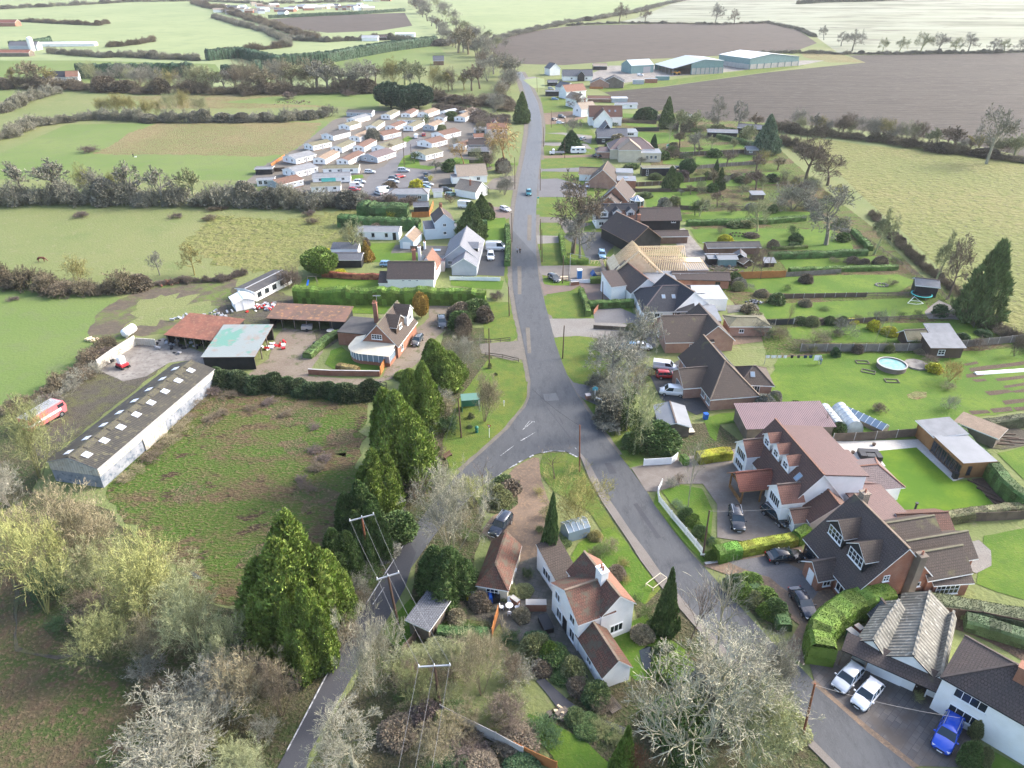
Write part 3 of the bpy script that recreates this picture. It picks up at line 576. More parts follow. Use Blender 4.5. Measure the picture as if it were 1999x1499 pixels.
def roof_slabs(mb,pt,L,D,h,rise,ax,hip,ov,th,m=0,mf=1,mr=2,ridge=True,ext=None):
    # pt(x, y, z) -> world ; ax 'L' ridge along x, 'D' ridge along y
    if ax=='D':q=lambda x,y,z:pt(y,x,z);l,d=D,L
    else:q=pt;l,d=L,D
    sl_=rise/(d/2);ze=h-ov*sl_;a,b=hip;zr=h+rise
    e0,e1=(ext or(0,0))
    E=[(-ov-e0,-ov),(l+ov+e1,-ov),(l+ov+e1,d+ov),(-ov-e0,d+ov)]
    r0=(a if a else-ov-e0,d/2);r1=(l-b if b else l+ov+e1,d/2)
    top=[q(x,y,ze)for x,y in E]+[q(r0[0],r0[1],zr),q(r1[0],r1[1],zr)]
    bot=[p-Vector((0,0,th))for p in top];v=top+bot
    fs=[((0,1,5,4),m),((2,3,4,5),m),((6,7,11,10),mf),((8,9,10,11),mf),((0,1,7,6),mf),((2,3,9,8),mf)]
    if a:fs+=[((3,0,4),m),((9,6,10),mf),((3,0,6,9),mf)]
    else:fs+=[((3,4,10,9),mf),((0,4,10,6),mf)]
    if b:fs+=[((1,2,5),m),((7,8,11),mf),((1,2,8,7),mf)]
    else:fs+=[((2,5,11,8),mf),((1,5,11,7),mf)]
    for f,mm in fs:mb.add([v[i]for i in f],[range(len(f))],mm)
    if ridge:
        mb.beam(top[4]+Z3*.03,top[5]+Z3*.03,.26,.12,mr)
        if a:mb.beam(top[0]+Z3*.02,top[4]+Z3*.02,.22,.1,mr);mb.beam(top[3]+Z3*.02,top[4]+Z3*.02,.22,.1,mr)
        if b:mb.beam(top[1]+Z3*.02,top[5]+Z3*.02,.22,.1,mr);mb.beam(top[2]+Z3*.02,top[5]+Z3*.02,.22,.1,mr)
class House:
    def __init__(s,name,label,cat,at,group=None):
        s.root=thing(name,label,cat,at,0,group);s.o=Vector(at)
    def part(s,mb,name,mats,smooth=0,label=None,parent=None):
        o=mb.build(name,mats,parent or s.root,s.o,smooth)
        if label:o['label']=label
        return o
    def block(s,*a,**k):return Block(s,*a,**k)
    def window(s,c,out,w=1.2,h=1.1,nx=2,nz=1,style='w',tilt=None,name='window'):
        a,b=win_mesh(w,h,nx,nz,style);o=link(name,a,s.root);z=Z3;out=Vector(out).normalized()
        if tilt is not None:z=Vector(tilt).normalized()
        x=out.cross(z);Mx=Matrix((x,out,z)).transposed().to_4x4();Mx.translation=Vector(c)-s.o;o.matrix_local=Mx
        link('pane',b,o);return o
    def door(s,c,out,w=.95,h=2.05,mat='blacktrim'):
        out=Vector(out).normalized();yaw=math.atan2(out.y,out.x)-math.pi/2;c=Vector(c)
        mb=MB();mb.box(c+out*.03,(w,.06,h),yaw);d=s.part(mb,'door',M[mat])
        mb=MB();mb.box(c+out*.075+out.cross(Z3)*w*.36,(.05,.05,.14),yaw);s.part(mb,'handle',M['steel'],parent=d)
        d2=d;return d
    def chimney(s,c,w=.7,d=.7,zt=8,z0=3,mat='brick',pots=2,yaw=0.):
        mb=MB();mb.box((c[0],c[1],(z0+zt)/2),(w,d,zt-z0),yaw);mb.box((c[0],c[1],zt+.05),(w+.16,d+.16,.14),yaw)
        ch=s.part(mb,'chimney',M[mat]);ux=Vector((math.cos(yaw),math.sin(yaw)))
        for i in range(pots):
            o=(i-(pots-1)/2)*.38;mb=MB();mb.lathe((c[0]+ux.x*o,c[1]+ux.y*o,zt+.12),[(.0,0),(.14,0),(.11,.35),(.15,.45),(.1,.45),(.09,.3)],10)
            s.part(mb,'chimney_pot',M['copper'],parent=ch)
    def rooflight(s,c,n,w=.8,h=1.1,mat='skyglass',u=None):
        n=Vector(n).normalized();x=n.cross(Z3).normalized()if u is None else Vector(u);y=n.cross(x);c=Vector(c)
        mb=MB()
        def slab(hw,hh,z0,z1,m):mb.add([c+x*a*hw+y*b*hh+n*z for z in(z0,z1)for a,b in((-1,-1),(1,-1),(1,1),(-1,1))],((0,1,2,3),(4,5,6,7),(0,1,5,4),(1,2,6,5),(2,3,7,6),(3,0,4,7)),m)
        slab(w/2,h/2,-.05,.07,0);slab(w/2-.07,h/2-.07,.02,.085,1);s.part(mb,'rooflight',[M['greytrim'],M[mat]])
class Block:
    def __init__(s,H_,A,B,Cc,h,rise=0.,ax='L',wall='render',roof='r_brown',hip=(0,0),ov=.35,trim='whitetrim',kind='gable',z0=0.,D=None,ridge='ridgedark',wallmid=None,walls=True,rm=None,ext=None,g=0.):
        s.H=H_;s.h=h;s.g=g
        if isinstance(A,tuple):a,b,c=G(*A,h),G(*B,h),G(*Cc,h)
        else:a,b,c=A,B,Cc
        gz=H_.o.z;s.gz=gz
        u=(b-a);u.z=0;L=u.length;u.normalize();n=Vector((-u.y,u.x,0));dd=(c-b).dot(n)
        if D is not None:dd=math.copysign(D,dd)
        if dd<0:n=-n;dd=-dd
        s.O=Vector((a.x,a.y,gz));s.u=u;s.n=n;s.L=L;s.D=dd;s.rise=rise;s.ax=ax;s.kind=kind
        L,D=s.L,s.D;pt=s.pt;mb=MB()
        if walls:
            if kind=='mono':       # low at A-B side, high at the far side
                V=[pt(0,0,z0),pt(L,0,z0),pt(L,D,z0),pt(0,D,z0),pt(0,0,h),pt(L,0,h),pt(L,D,h+rise),pt(0,D,h+rise)]
                mb.add(V,((0,1,5,4),(1,2,6,5),(2,3,7,6),(3,0,4,7),(0,3,2,1),(4,5,6,7)))
            else:
                mb.prism([pt(0,0,z0),pt(L,0,z0),pt(L,D,z0),pt(0,D,z0)],(0,0,h-z0-(.02 if kind=='flat' else .11)))
                if kind=='gable' and rise:
                    e=.12
                    if ax=='L':
                        for x,hp in((0,hip[0]),(L,hip[1])):
                            if not hp:mb.prism([pt(x,0,h-.11),pt(x,D,h-.11),pt(x,D/2,h+rise-e)],s.u*(.2 if x==0 else-.2))
                    else:
                        for y,hp in((0,hip[0]),(D,hip[1])):
                            if not hp:mb.prism([pt(0,y,h-.11),pt(L,y,h-.11),pt(L/2,y,h+rise-e)],s.n*(.2 if y==0 else-.2))
            H_.part(mb,'wall',M[wall])
        rb=MB()
        if kind=='gable':roof_slabs(rb,pt,L,D,h,rise,ax,hip,ov,.16,ext=ext)
        elif kind=='mono':
            sl_=rise/D;V=[pt(-ov,-ov,h-ov*sl_+.03),pt(L+ov,-ov,h-ov*sl_+.03),pt(L+ov,D+ov,h+rise+ov*sl_+.03),pt(-ov,D+ov,h+rise+ov*sl_+.03)]
            rb.prism(V,(0,0,.14),1,0)
        else:
            rb.prism([pt(-.1,-.1,h-.02),pt(L+.1,-.1,h-.02),pt(L+.1,D+.1,h-.02),pt(-.1,D+.1,h-.02)],(0,0,.16),1,0)
        if rm!=0:s.roof=H_.part(rb,'roof',[M[roof],M[trim],M[ridge]])
    def pt(s,x,y,z):return s.O+s.u*x+s.n*y+Vector((0,0,z+s.g))
    def face(s,k):
        L,D=s.L,s.D
        return[(lambda q:(q,0),-s.n,L),(lambda q:(L,q),s.u,D),(lambda q:(L-q,D),s.n,L),(lambda q:(0,D-q),-s.u,D)][k]
    def win(s,k,q,z,w=1.2,h=1.1,nx=2,nz=1,style='w'):
        f,out,l=s.face(k);x,y=f(q*l);return s.H.window(s.pt(x,y,z),out,w,h,nx,nz,style)
    def wins(s,k,qs,z,**kw):
        for q in qs:s.win(k,q,z,**kw)
    def door(s,k,q,mat='blacktrim',w=.95,h=2.05,z=0.):
        f,out,l=s.face(k);x,y=f(q*l);return s.H.door(s.pt(x,y,z+h/2+.03),out,w,h,mat)
    def slope_pt(s,side,q,v):     # point on the roof: side 'a' low coordinate, 'b' high; v 0 at the eaves 1 at the ridge
        l,d=(s.L,s.D)if s.ax=='L' else(s.D,s.L);y=v*d/2 if side=='a' else d-v*d/2;z=s.h+v*s.rise
        p=s.pt(q*l,y,z)if s.ax=='L' else s.pt(y,q*l,z)
        out=(s.n if s.ax=='L' else s.u)*(-1 if side=='a' else 1);nn=out*s.rise+Vector((0,0,d/2));return p,nn.normalized(),out
    def light(s,side,q,v,w=.8,h=1.1,mat='skyglass'):
        p,n,o=s.slope_pt(side,q,v);s.H.rooflight(p,n,w,h,mat)
    def dormer(s,side,q,v,w,hh,rise,win=(1.0,.9,2,1),wall='render',roof='r_brown',trim='whitetrim',face=None,ov=.15):
        p,nn,out=s.slope_pt(side,q,v);t=out.cross(Z3);d2=(s.D if s.ax=='L' else s.L)/2;sl_=s.rise/d2
        dep=(hh+rise)/sl_;dep=min(dep,(1-v)*d2*.98);O=p.copy()
        f=lambda x,y,z:O+t*(x-w/2)-out*y+Z3*z
        mb=MB();yb=hh/sl_
        mb.prism([f(0,0,-.15),f(w,0,-.15),f(w,0,hh),f(0,0,hh)],out*-.15)
        for x in(0,w):mb.prism([f(x,0,-.1),f(x,yb,hh-.02),f(x,0,hh)],t*(.12 if x==0 else-.12))
        mb.prism([f(0,0,hh),f(w,0,hh),f(w/2,0,hh+rise)],out*-.15)
        s.H.part(mb,'dormer',M[wall]);rb=MB();sr=rise/(w/2)
        e=[f(-ov,-.25,hh-ov*sr+.04),f(w/2,-.25,hh+rise+.04),f(w+ov,-.25,hh-ov*sr+.04)]
        bk=[f(-ov,(hh-ov*sr)/sl_,hh-ov*sr+.04),f(w/2,dep,hh+rise+.04),f(w+ov,(hh-ov*sr)/sl_,hh-ov*sr+.04)]
        dn=Vector((0,0,-.1))
        for i in(0,1):
            q4=[e[i],e[i+1],bk[i+1],bk[i]];rb.poly(q4,0);rb.poly([x+dn for x in q4],1);rb.poly([q4[0],q4[1],q4[1]+dn,q4[0]+dn],1)
        rb.poly([e[0],bk[0],bk[0]+dn,e[0]+dn],1);rb.poly([e[2],bk[2],bk[2]+dn,e[2]+dn],1)
        s.H.part(rb,'dormer_roof',[M[roof],M[trim]])
        s.H.window(f(w/2,0,hh/2+.05),out,*win)
def blockc(H_,p,yaw,L,D,h,rise=0.,**k):
    c=G(*p)if not isinstance(p,Vector)else p;u=Vector((math.cos(R_(yaw)),math.sin(R_(yaw)),0));n=Vector((-u.y,u.x,0))
    a=c-u*L/2-n*D/2;b=a+u*L;return Block(H_,a,b,b+n*D,h,rise,**k)
def q1(reg,s):return P(reg,s)[0]
def hs(name,label,cat,reg,xy,group=None):return House(name,label,cat,G(*q1(reg,xy)),group)
def tri(reg,s):return P(reg,s)
# ---- long farm shed, lower left
h=hs('long_shed','very long low farm shed with dark mossy roof and paired white rooflights','shed','c1','560 830')
T=tri('c1','360 612 725 662 1590 -77');b=h.block(*T,3.7,1.3,ax='D',wall='blockwall',roof='r_bigshed',ov=.25,trim='greytrim',ridge='r_shedridge')
mb=MB();L,D=b.L,b.D
mb.prism([b.pt(L+.02,-.02,2.1),b.pt(L+.1,-.02,2.1),b.pt(L+.1,D,2.1),b.pt(L+.02,D,2.1)],(0,0,1.55));h.part(mb,'side_cladding',M['paleclad'])
mb=MB();mb.prism([b.pt(0,-.03,2.2),b.pt(L,-.03,2.2),b.pt(L,-.03,3.6),b.pt(L/2,-.03,4.85),b.pt(0,-.03,3.6)],b.n*-.06);h.part(mb,'gable_cladding',M['paleclad'])
mb=MB();mb.prism([b.pt(L+.12,9.5,0),b.pt(L+.2,9.5,0),b.pt(L+.2,15,0),b.pt(L+.12,15,0)],(0,0,2.3));h.part(mb,'door',M['paleclad'])
mb=MB()
zr=5.0;hw=.95;zl=zr-1.3/(L/2)*hw
for i in range(12):
    y0,y1=D*i/12+.1,D*(i+1)/12-.25;e_=[b.pt(L/2-hw,y0,zl+.06),b.pt(L/2,y0,zr+.1),b.pt(L/2+hw,y0,zl+.06)];g_=[p+b.n*(y1-y0)for p in e_];mb.poly([e_[0],e_[1],g_[1],g_[0]]);mb.poly([e_[1],e_[2],g_[2],g_[1]])
h.part(mb,'ridge_cap',M['r_shedridge'])
for i in range(8):
    for sd in 'ab':b.light(sd,(i+.40)/8.1,.62,1.15,1.2,'rooflight')
# ---- open farm sheds
def open_shed(name,label,reg,s,hgt,rise,roof,wall,bays,kind='mono',open_face=0,base_xy=None,D=None,trim='browntrim'):
    T=tri(reg,s);g=G(*T[0],hgt);h=House(name,label,'shed',(g.x,g.y,ter(g.y)));b=h.block(*T,hgt,rise,kind=kind,roof=roof,trim=trim,walls=False,ov=.3,D=D)
    L,D=b.L,b.D;mb=MB();hh=hgt-.03
    fr=lambda y:hh+rise*y/D
    if open_face!=2:mb.prism([b.pt(0,D-.12,0),b.pt(L,D-.12,0),b.pt(L,D,0),b.pt(0,D,0)],(0,0,fr(D)))
    if open_face!=0:mb.prism([b.pt(0,0,0),b.pt(L,0,0),b.pt(L,.12,0),b.pt(0,.12,0)],(0,0,hh))
    for x in(0,L-.12):
        if(open_face==1 and x>0)or(open_face==3 and x==0):continue
        mb.add([b.pt(x,0,0),b.pt(x+.12,0,0),b.pt(x+.12,D,0),b.pt(x,D,0),b.pt(x,0,hh),b.pt(x+.12,0,hh),b.pt(x+.12,D,fr(D)),b.pt(x,D,fr(D))],((0,1,5,4),(1,2,6,5),(2,3,7,6),(3,0,4,7),(4,5,6,7),(0,1,2,3)))
    h.part(mb,'wall',M[wall])
    for i in range(bays+1):
        mb=MB();q=i/bays
        p=b.pt(q*(L-.2)+.1,.1,0)if open_face==0 else b.pt(L-.1,q*(D-.2)+.1,0)if open_face==1 else b.pt(q*(L-.2)+.1,D-.1,0)
        mb.box(p+Z3*(hh/2),(.18,.18,hh),math.atan2(b.u.y,b.u.x));h.part(mb,'post',M['agedboard'])
    return h,b
open_shed('open_shed','open fronted farm shed with rust red tin roof beside the concrete yard','b1','1245 1090 1655 1140 1745 1000',2.5,.9,'r_rusty','blackboard',6)
open_shed('open_shed','black boarded shed with patched turquoise and grey tin roof','b1','1522 1258 1905 1255 2102 1037',2.7,.5,'r_verdigris','blackboard',3,open_face=1)
hA,bA=open_shed('open_shed','long narrow cart shed with brown rusty roof north of the farmyard','b2','90 965 662 992 690 935',2.3,.8,'r_rustdark','blackboard',6,D=5.5)
mb=MB();mb.prism([bA.pt(bA.L*.8,.05,0),bA.pt(bA.L,.05,0),bA.pt(bA.L,.15,0),bA.pt(bA.L*.8,.15,0)],(0,0,2.2));hA.part(mb,'front_panel',M['blackboard'])
h=hs('hut','long white boarded hut with smooth dark grey low roof','hut','b1','1900 740')
b=h.block(*tri('b1','1775 737 1912 765 2070 607'),2.5,.35,ax='D',wall='render',roof='r_feltdark',ov=.3,ridge='greytrim');b.wins(1,(.1,.3,.5,.72,.9),1.4,w=1.3,h=1.1,style='b')
h=hs('garden_shed','small plain white flat panelled shed behind the rust roofed shed','shed','b1','1830 880')
b=blockc(h,q1('b1','1830 878'),32,4.2,4,2.2,.7,wall='render',roof='fencewhite',ridge='whitetrim',ax='D');b.door(0,.5,'whitetrim')
# ---- brick gabled farmhouse with sun room
h=hs('farmhouse','brick farmhouse with steep brown roof and curved cream sun room','house','b2','900 1250')
b=h.block(*tri('b2','785 1142 1060 1168 1195 985'),2.9,4.1,ax='D',wall='brick',roof='r_brown',ov=.3,hip=(0,0),ridge='r_olive');b.win(0,.46,4.3,2.1,1.0,4,2)
b.dormer('b',.42,.25,4.6,1.5,1.7,(1.6,.9,3,1),'brownboard','r_brown');b.dormer('b',.82,.12,3.6,2.4,1.6,(1.4,1.,2,1),'render','r_brown');b.win(1,.2,1.4,1.2,1.3)
p=b.pt(-3.2,b.D*.62,0);b2=blockc(h,p,math.degrees(math.atan2(b.u.y,b.u.x)),6.2,7.5,2.8,kind='flat',wall='brick',roof='r_feltdark',trim='blacktrim')
h.chimney(b.pt(-.2,b.D*.8,0),.8,.8,7.2,2,'brick',2)
mb=MB();rb=MB();pr=[]
for i in range(9):
    a=math.pi*(.5+.5*i/8);pr.append((2.2+3.4*math.cos(a)*1.15,-.2-3.2*math.sin(a))if False else(1.6-3.6*math.sin(math.pi*.5*i/8),-3.6*math.cos(math.pi*.5*i/8)))
ring=[(b.L-.4,0),(b.L-.4,-3.6)]+pr+[(-2,3.0),(.1,3.0),(.1,0)]
mb.prism([b.pt(x,y,0)for x,y in ring],(0,0,.75));h.part(mb,'sun_room_base',M['brick'])
mb=MB();mb.prism([b.pt(x,y,2.15)for x,y in ring],(0,0,.18));h.part(mb,'sun_room_head',M['whitetrim'])
mb=MB();mb.prism([b.pt(.1+(x-.1)*.985,y*.985,.75)for x,y in ring],(0,0,1.4));h.part(mb,'sun_room_glass',M['skyglass'])
mb=MB();rp=ring[1:-3]+[(-2,3.)]
for(x0,y0),(x1,y1)in zip(rp,rp[1:]):
    k=max(1,int(math.hypot(x1-x0,y1-y0)/.95))
    for j in range(k):mb.box(b.pt(x0+(x1-x0)*j/k,y0+(y1-y0)*j/k,1.45),(.11,.11,1.4))
h.part(mb,'sun_room_mullions',M['whitetrim'])
tp=[b.pt(x*1.0+(-.25 if x<1 else .2 if x>5 else 0),y-.25 if y<-.1 else y,2.36)for x,y in ring[1:-2]];ct=[b.pt(b.L-.3,-.02,3.15),b.pt(.3,-.02,3.15),b.pt(-.02,3.0,3.05)]
rb.poly([tp[0],tp[1],ct[1],ct[0]]);
for i in range(1,len(tp)-1):rb.poly([tp[i],tp[i+1],ct[1]if i<6 else ct[2]])
rb.poly([tp[6],ct[1],ct[2]]);h.part(rb,'sun_room_roof',M['cream'])
# ---- white cottage with dark plain roof
h=hs('cottage','white cottage with long dark tiled roof and three tiny windows','house','b2','1150 740')
b=h.block(*tri('b2','985 668 1330 668 1410 592'),2.6,3.1,wall='render',roof='r_dark',ov=.2,ridge='r_olive');b.wins(0,(.34,.48,.64),2.2,w=.7,h=.5)
b.win(1,.3,1.4,.8,1.2);blockc(h,b.pt(-1.2,3.2,0),math.degrees(math.atan2(b.u.y,b.u.x)),2.2,6.,1.6,.9,kind='mono',roof='r_dark',D=None)if False else None
p=b.pt(b.L-1.8,b.D+2.8,0);b3=blockc(h,p,math.degrees(math.atan2(b.u.y,b.u.x))-6,4.6,7.0,2.7,3.0,ax='D',wall='render',roof='r_orange',ov=.2)
h.chimney(b.pt(b.L-5.2,b.D+.2,0),.9,.7,7.2,3,'brick',2,.2);h.chimney(b.pt(b.L-4.4,b.D+4.4,0),.7,.7,6.4,2,'render',1)
b4=Block(h,b.pt(-2.2,.2,0),b.pt(-.02,.2,0),b.pt(-.02,b.D,0),1.5,1.6,kind='gable',ax='L',roof='r_dark',ov=.15)
# ---- grey clad bungalow
h=hs('bungalow','pale grey boarded bungalow with grey slate roof and white barge boards','house','b2','1540 610')
b=h.block(*tri('b2','1405 512 1665 517 1702 400'),2.7,3.5,ax='D',wall='greywall',roof='r_grey',ov=.35,ridge='r_grey',D=15);b.win(0,.2,1.5,1.3,.9,4,1)
p=b.pt(b.L*.66,-2.4,0);b2=blockc(h,p,math.degrees(math.atan2(b.u.y,b.u.x)),6.2,5.2,2.6,2.,ax='D',wall='greywall',roof='r_grey',ridge='r_grey',ov=.3)
b3=blockc(h,b.pt(-2.9,5,0),math.degrees(math.atan2(b.u.y,b.u.x)),5.9,7.2,2.7,kind='flat',wall='greywall',roof='r_feltdark',trim='greytrim')
h.rooflight(b.pt(-2.4,5,2.95),(0,0,1),2.,1.5,'skyglass',(1,0,0));b.dormer('b',.35,.1,3,1.2,1.0,(1.6,.8,2,1),'blackboard','r_grey');h.chimney(b.pt(-5.7,6,0),.5,.6,4.6,2.4,'render',1)
b4=blockc(h,b.pt(-1.2,-1.4,0),0,3.4,2.4,2.5,kind='flat',wall='pinkwall',roof='r_tinpurple',trim='whitetrim')
# ---- mobile home, boat-house garage, pale two storey house
h=hs('mobile_home','long cream mobile home with grey roof behind lawn','mobile home','b2','960 380')
b=h.block(*tri('b2','735 312 1068 316 1072 282'),2.4,.7,wall='render',roof='r_feltgrey',ov=.15,D=5,ridge='greytrim');b.wins(0,(.15,.42,.72),1.4,w=.8,h=1.,style='b');b.door(0,.9)
h=hs('garage','small pale blue boarded garage with beige gabled roof','garage','b2','1130 420')
b=h.block(*tri('b2','1077 382 1178 388 1212 310'),2.3,1.5,ax='D',wall='bluewhite',roof='r_tan',ov=.2,ridge='whitetrim',D=8);b.door(0,.5,'whitetrim',2.2,1.9)
h=hs('house','pale blue boarded two storey house with dark grey roof','house','b2','1420 320')
b=h.block(*tri('b2','1340 245 1485 235 1512 165'),4.9,2.2,ax='D',wall='bluewhite',roof='r_dark',ov=.25,ridge='ridge',D=8);b.wins(0,(.5,),3.9,w=.9,h=.9);b.wins(0,(.5,),1.6,w=.9,h=.9)
b2=blockc(h,b.pt(-1.4,2.5,0),math.degrees(math.atan2(b.u.y,b.u.x)),2.8,5,2.9,.9,kind='mono',wall='bluewhite',roof='r_slate',ov=.1);b3=blockc(h,b.pt(b.L+.9,4.4,0),0,1.8,2.2,2.3,kind='flat',wall='bluewhite',roof='r_slate');h.chimney(b.pt(b.L*.5,6.6,0),.8,.6,8,5,'brick',2)
h=hs('garden_shed','dark blue garden hut with slate grey roof behind orange fence','shed','b2','1240 160');blockc(h,q1('b2','1240 158'),8,4.6,3.5,2.,.8,wall='blackboard',roof='r_slate',ov=.2)
h=hs('garden_shed','grey roofed garden building behind red brown beech hedge','shed','b2','680 590');blockc(h,q1('b2','690 560'),0,8,5,2.2,.9,wall='blackboard',roof='r_slate',ov=.2);blockc(h,q1('b2','680 512'),0,7,3.5,2.8,.7,kind='mono',wall='render',roof='r_slate',ov=.1)
h=hs('house','cream bungalow with beige gabled roof beside the caravan car park','house','a2','1600 1390')
b=blockc(h,q1('a2','1610 1350'),12,10.5,9,2.7,3.,wall='render',roof='r_beige',ov=.3,ridge='r_tan');b.wins(0,(.3,.7),1.5);blockc(h,q1('a2','1530 1370'),12,6,5,2.4,kind='flat',wall='render',roof='r_slate')
h=hs('house','small beige roofed bungalow with white gable near the main road','house','a2','1620 1460')
b=blockc(h,q1('a2','1615 1465'),-32,8.5,7,2.6,2.4,wall='render',roof='r_beige',ov=.3,ridge='r_tan');b.wins(1,(.5,),1.5);h.chimney(b.pt(5,2,0),.6,.6,5.4,3,'brick',1)
h=hs('house','flat grey roofed pale house south of the caravan car park','house','b2','1150 90')
b=blockc(h,q1('b2','1150 70'),0,13,7,2.7,.9,wall='greywall',roof='r_feltgrey',hip=(2,2),ov=.3);b.wins(0,(.2,.5,.8),1.5)
h=hs('garden_shed','pale grey garden hut by parked dark cars','shed','a2','1360 1490');blockc(h,q1('a2','1365 1470'),5,3,4,2.2,.5,wall='render',roof='r_feltgrey')
# ---- caravan park
CARAVANS='''700 822 865 825 5 r_feltdark|715 880 815 855 4 r_feltgrey|665 925 735 905 5 r_olive|540 995 650 968 5.5 r_feltdark|400 1070 520 1045 4.5 r_olive|255 1160 385 1130 6 r_feltgrey
255 1255 395 1222 6 r_feltgrey|140 1345 285 1312 6 r_rust|475 1175 570 1125 4 r_tan|605 1090 695 1050 4 r_olive|650 1185 765 1130 4 r_rust|735 1015 840 970 4 r_tan
770 1085 855 1040 4 r_rust|850 945 935 890 4 r_olive|915 990 1030 965 6 r_rust|965 855 1045 815 4 r_olive|1010 935 1085 905 4 r_rust|1120 845 1180 808 4 r_rust
1080 880 1245 883 4 r_olive|1145 935 1220 900 4 r_olive|1255 835 1330 808 5 r_tan|1295 930 1365 898 4.5 r_tan|1375 870 1425 845 4 r_feltdark|1425 825 1475 815 4.5 r_membrane
1370 985 1480 960 6 r_rust|1270 1045 1370 1020 6.5 r_rust|1225 1130 1335 1105 6.5 r_olive|925 1085 1060 1040 6 r_olive|850 1150 975 1110 6.5 r_purple|520 1238 755 1233 4 r_olive
440 1300 690 1290 4.5 r_feltgrey|430 1370 615 1362 4 r_olive|1530 1070 1610 1043 4.5 r_rust|1530 866 1590 835 4.5 r_tan|1565 825 1620 800 4.5 r_tan'''.replace('\n','|').split('|')
ROOFN={'r_feltdark':'charcoal roof','r_feltgrey':'grey felt roof','r_olive':'mossy olive roof','r_rust':'rust red roof','r_tan':'tan brown roof','r_membrane':'pale white roof','r_purple':'purple grey roof'}
for i,s in enumerate(CARAVANS):
    q=s.split();rf=q[5];w=float(q[4]);w=w*1.3;hh=2.35;rs=.27*w/2
    a,b_=P('a2',' '.join(q[:4]));a=G(*a,hh+rs);b_=G(*b_,hh+rs);d=b_-a;d.z=0;L=max(9.,min(14.5,d.length+1.5));d.normalize();n=Vector((-d.y,d.x,0));mid=(a+b_)/2
    p=mid-d*L/2-n*w/2;p.z=0;p2=p+d*L
    side='lying sideways' if abs(d.x)>.93 else 'seen end on'
    loc=Vector((mid.x,mid.y,0));X=(mid.x,mid.y)
    h=House('static_caravan','x','static caravan',loc,'static caravans in the park');b=h.block(p,p2,p2+n*w,hh,rs,wall='render' if i%7 else 'greywall',roof=rf,ov=.22,ridge=rf,z0=.35)
    mb=MB();mb.prism([b.pt(.1,.1,0),b.pt(L-.1,.1,0),b.pt(L-.1,w-.1,0),b.pt(.1,w-.1,0)],(0,0,.35));h.part(mb,'skirt',M['brickbrown' if i%3 else 'r_feltgrey'])
    fr=3 if d.y>0 or abs(d.x)>.9 else 1
    if abs(d.x)>.93:b.wins(0 if n.y>0 else 2,(.2,.45,.8),1.5,w=1.1,h=.9)
    b.wins(3,(.3,.7),1.5,w=.9,h=1.);b.wins(0,(.15,.4,.62,.88)if abs(d.x)<.93 else(),1.5,w=.9,h=.8);b.door(2,.4,'whitetrim');b.door(0,.5,'greytrim')
    h.root['ro']=ROOFN[rf];h.root['si']=side
    if i==30:
        mb=MB();mb.prism([b.pt(3,-.12,0),b.pt(8,-.12,0),b.pt(8,-.05,0),b.pt(3,-.05,0)],(0,0,2.));h.part(mb,'side_panel',flat('turquoise',(.12,.55,.48),.6))
CAR_LAB=['at the far back beside the tall dark conifer','just in front of the charcoal one at the far left corner','in the third row on the field side','with dark gable beside the field hedge','with fenced plot along the field edge','at the left edge above the brown fence','nearer of the grey pair at the left edge','in the lower left corner by the big hedge','between the grey twin unit and the olive one','left of the rust roofed pair in the middle','in the lower middle above the sideways olive one','in the middle row with long white side','just right of centre with narrow rust roof','long olive one left of the centre','wide twin unit in the centre','under the left edge of the tall dark conifer','small one behind the centre twin unit','in the back row directly under the dark conifer','standing broadside in the back row','beside the top of the park lane on its left','in the back row right of the conifer with brick skirt','beside the top of the park lane on its right','dark roofed one in the far right corner','white boxy one in the far right corner','wide one right of the lane near bare ivy trees','wide one beside the lane with red ridge','wide one on the lawn by the car park entrance','wide one left of the lane with white fence','large one with white gable at the lane bend','upper of the two broadside ones near the car park','lower broadside one near the car park','with turquoise side by the big hedge','small one behind the orange shrub','half hidden behind bare trees on the far right','last one at the far right behind bare trees']
for o,l in zip([x for x in C.objects if x.name.startswith('static_caravan')],CAR_LAB):o['label']='white static caravan '+l;del o['ro'],o['si']
h=hs('cabin','small white glazed cabin in lower left corner of caravan park','cabin','a2','80 1390');b=blockc(h,q1('a2','80 1385'),12,6,4,2.3,.3,wall='render',roof='r_feltgrey',ov=.2);b.wins(0,(.2,.5,.8),1.3,w=1.2,h=1.4)
h=hs('cabin','pale blue flat roofed cabin by the pink house','cabin','a2','1690 1010');b=blockc(h,q1('a2','1685 1005'),0,6,6,2.6,kind='flat',wall='bluewhite',roof='r_feltgrey',trim='whitetrim');b.wins(0,(.3,.7),1.3,w=1.5,h=1.6,style='b')
h=hs('house','pink rendered cottage with orange roof behind golden willow','house','a2','1800 1035');b=blockc(h,q1('a2','1805 1030'),8,9,6,4.2,2.2,wall='pinkwall',roof='r_orange',ov=.2);b.wins(0,(.3,.7),3.2);blockc(h,q1('a2','1790 985'),8,5,5,3,2.4,ax='D',wall='pinkwall',roof='r_red')
h=hs('barn','black boarded shed with dark tiled roof near golden willow','barn','a2','1670 1160');blockc(h,q1('a2','1670 1120'),0,8,5,2.6,1.7,wall='blackboard',roof='r_dark');blockc(h,q1('a2','1670 1165'),0,8.5,4,2,.8,kind='mono',wall='blackboard',roof='r_slate')
h=hs('garden_shed','orange roofed wooden hut in front of the pink cottage','shed','a2','1670 1060');blockc(h,q1('a2','1670 1055'),15,4.5,3.5,2,1.2,wall='brownboard',roof='r_orange')
h=hs('garage','slate roofed car port shed at left edge of caravan park','garage','a2','70 1300');blockc(h,q1('a2','70 1300'),5,6,4,2.2,.2,wall='blackboard',roof='r_feltgrey')
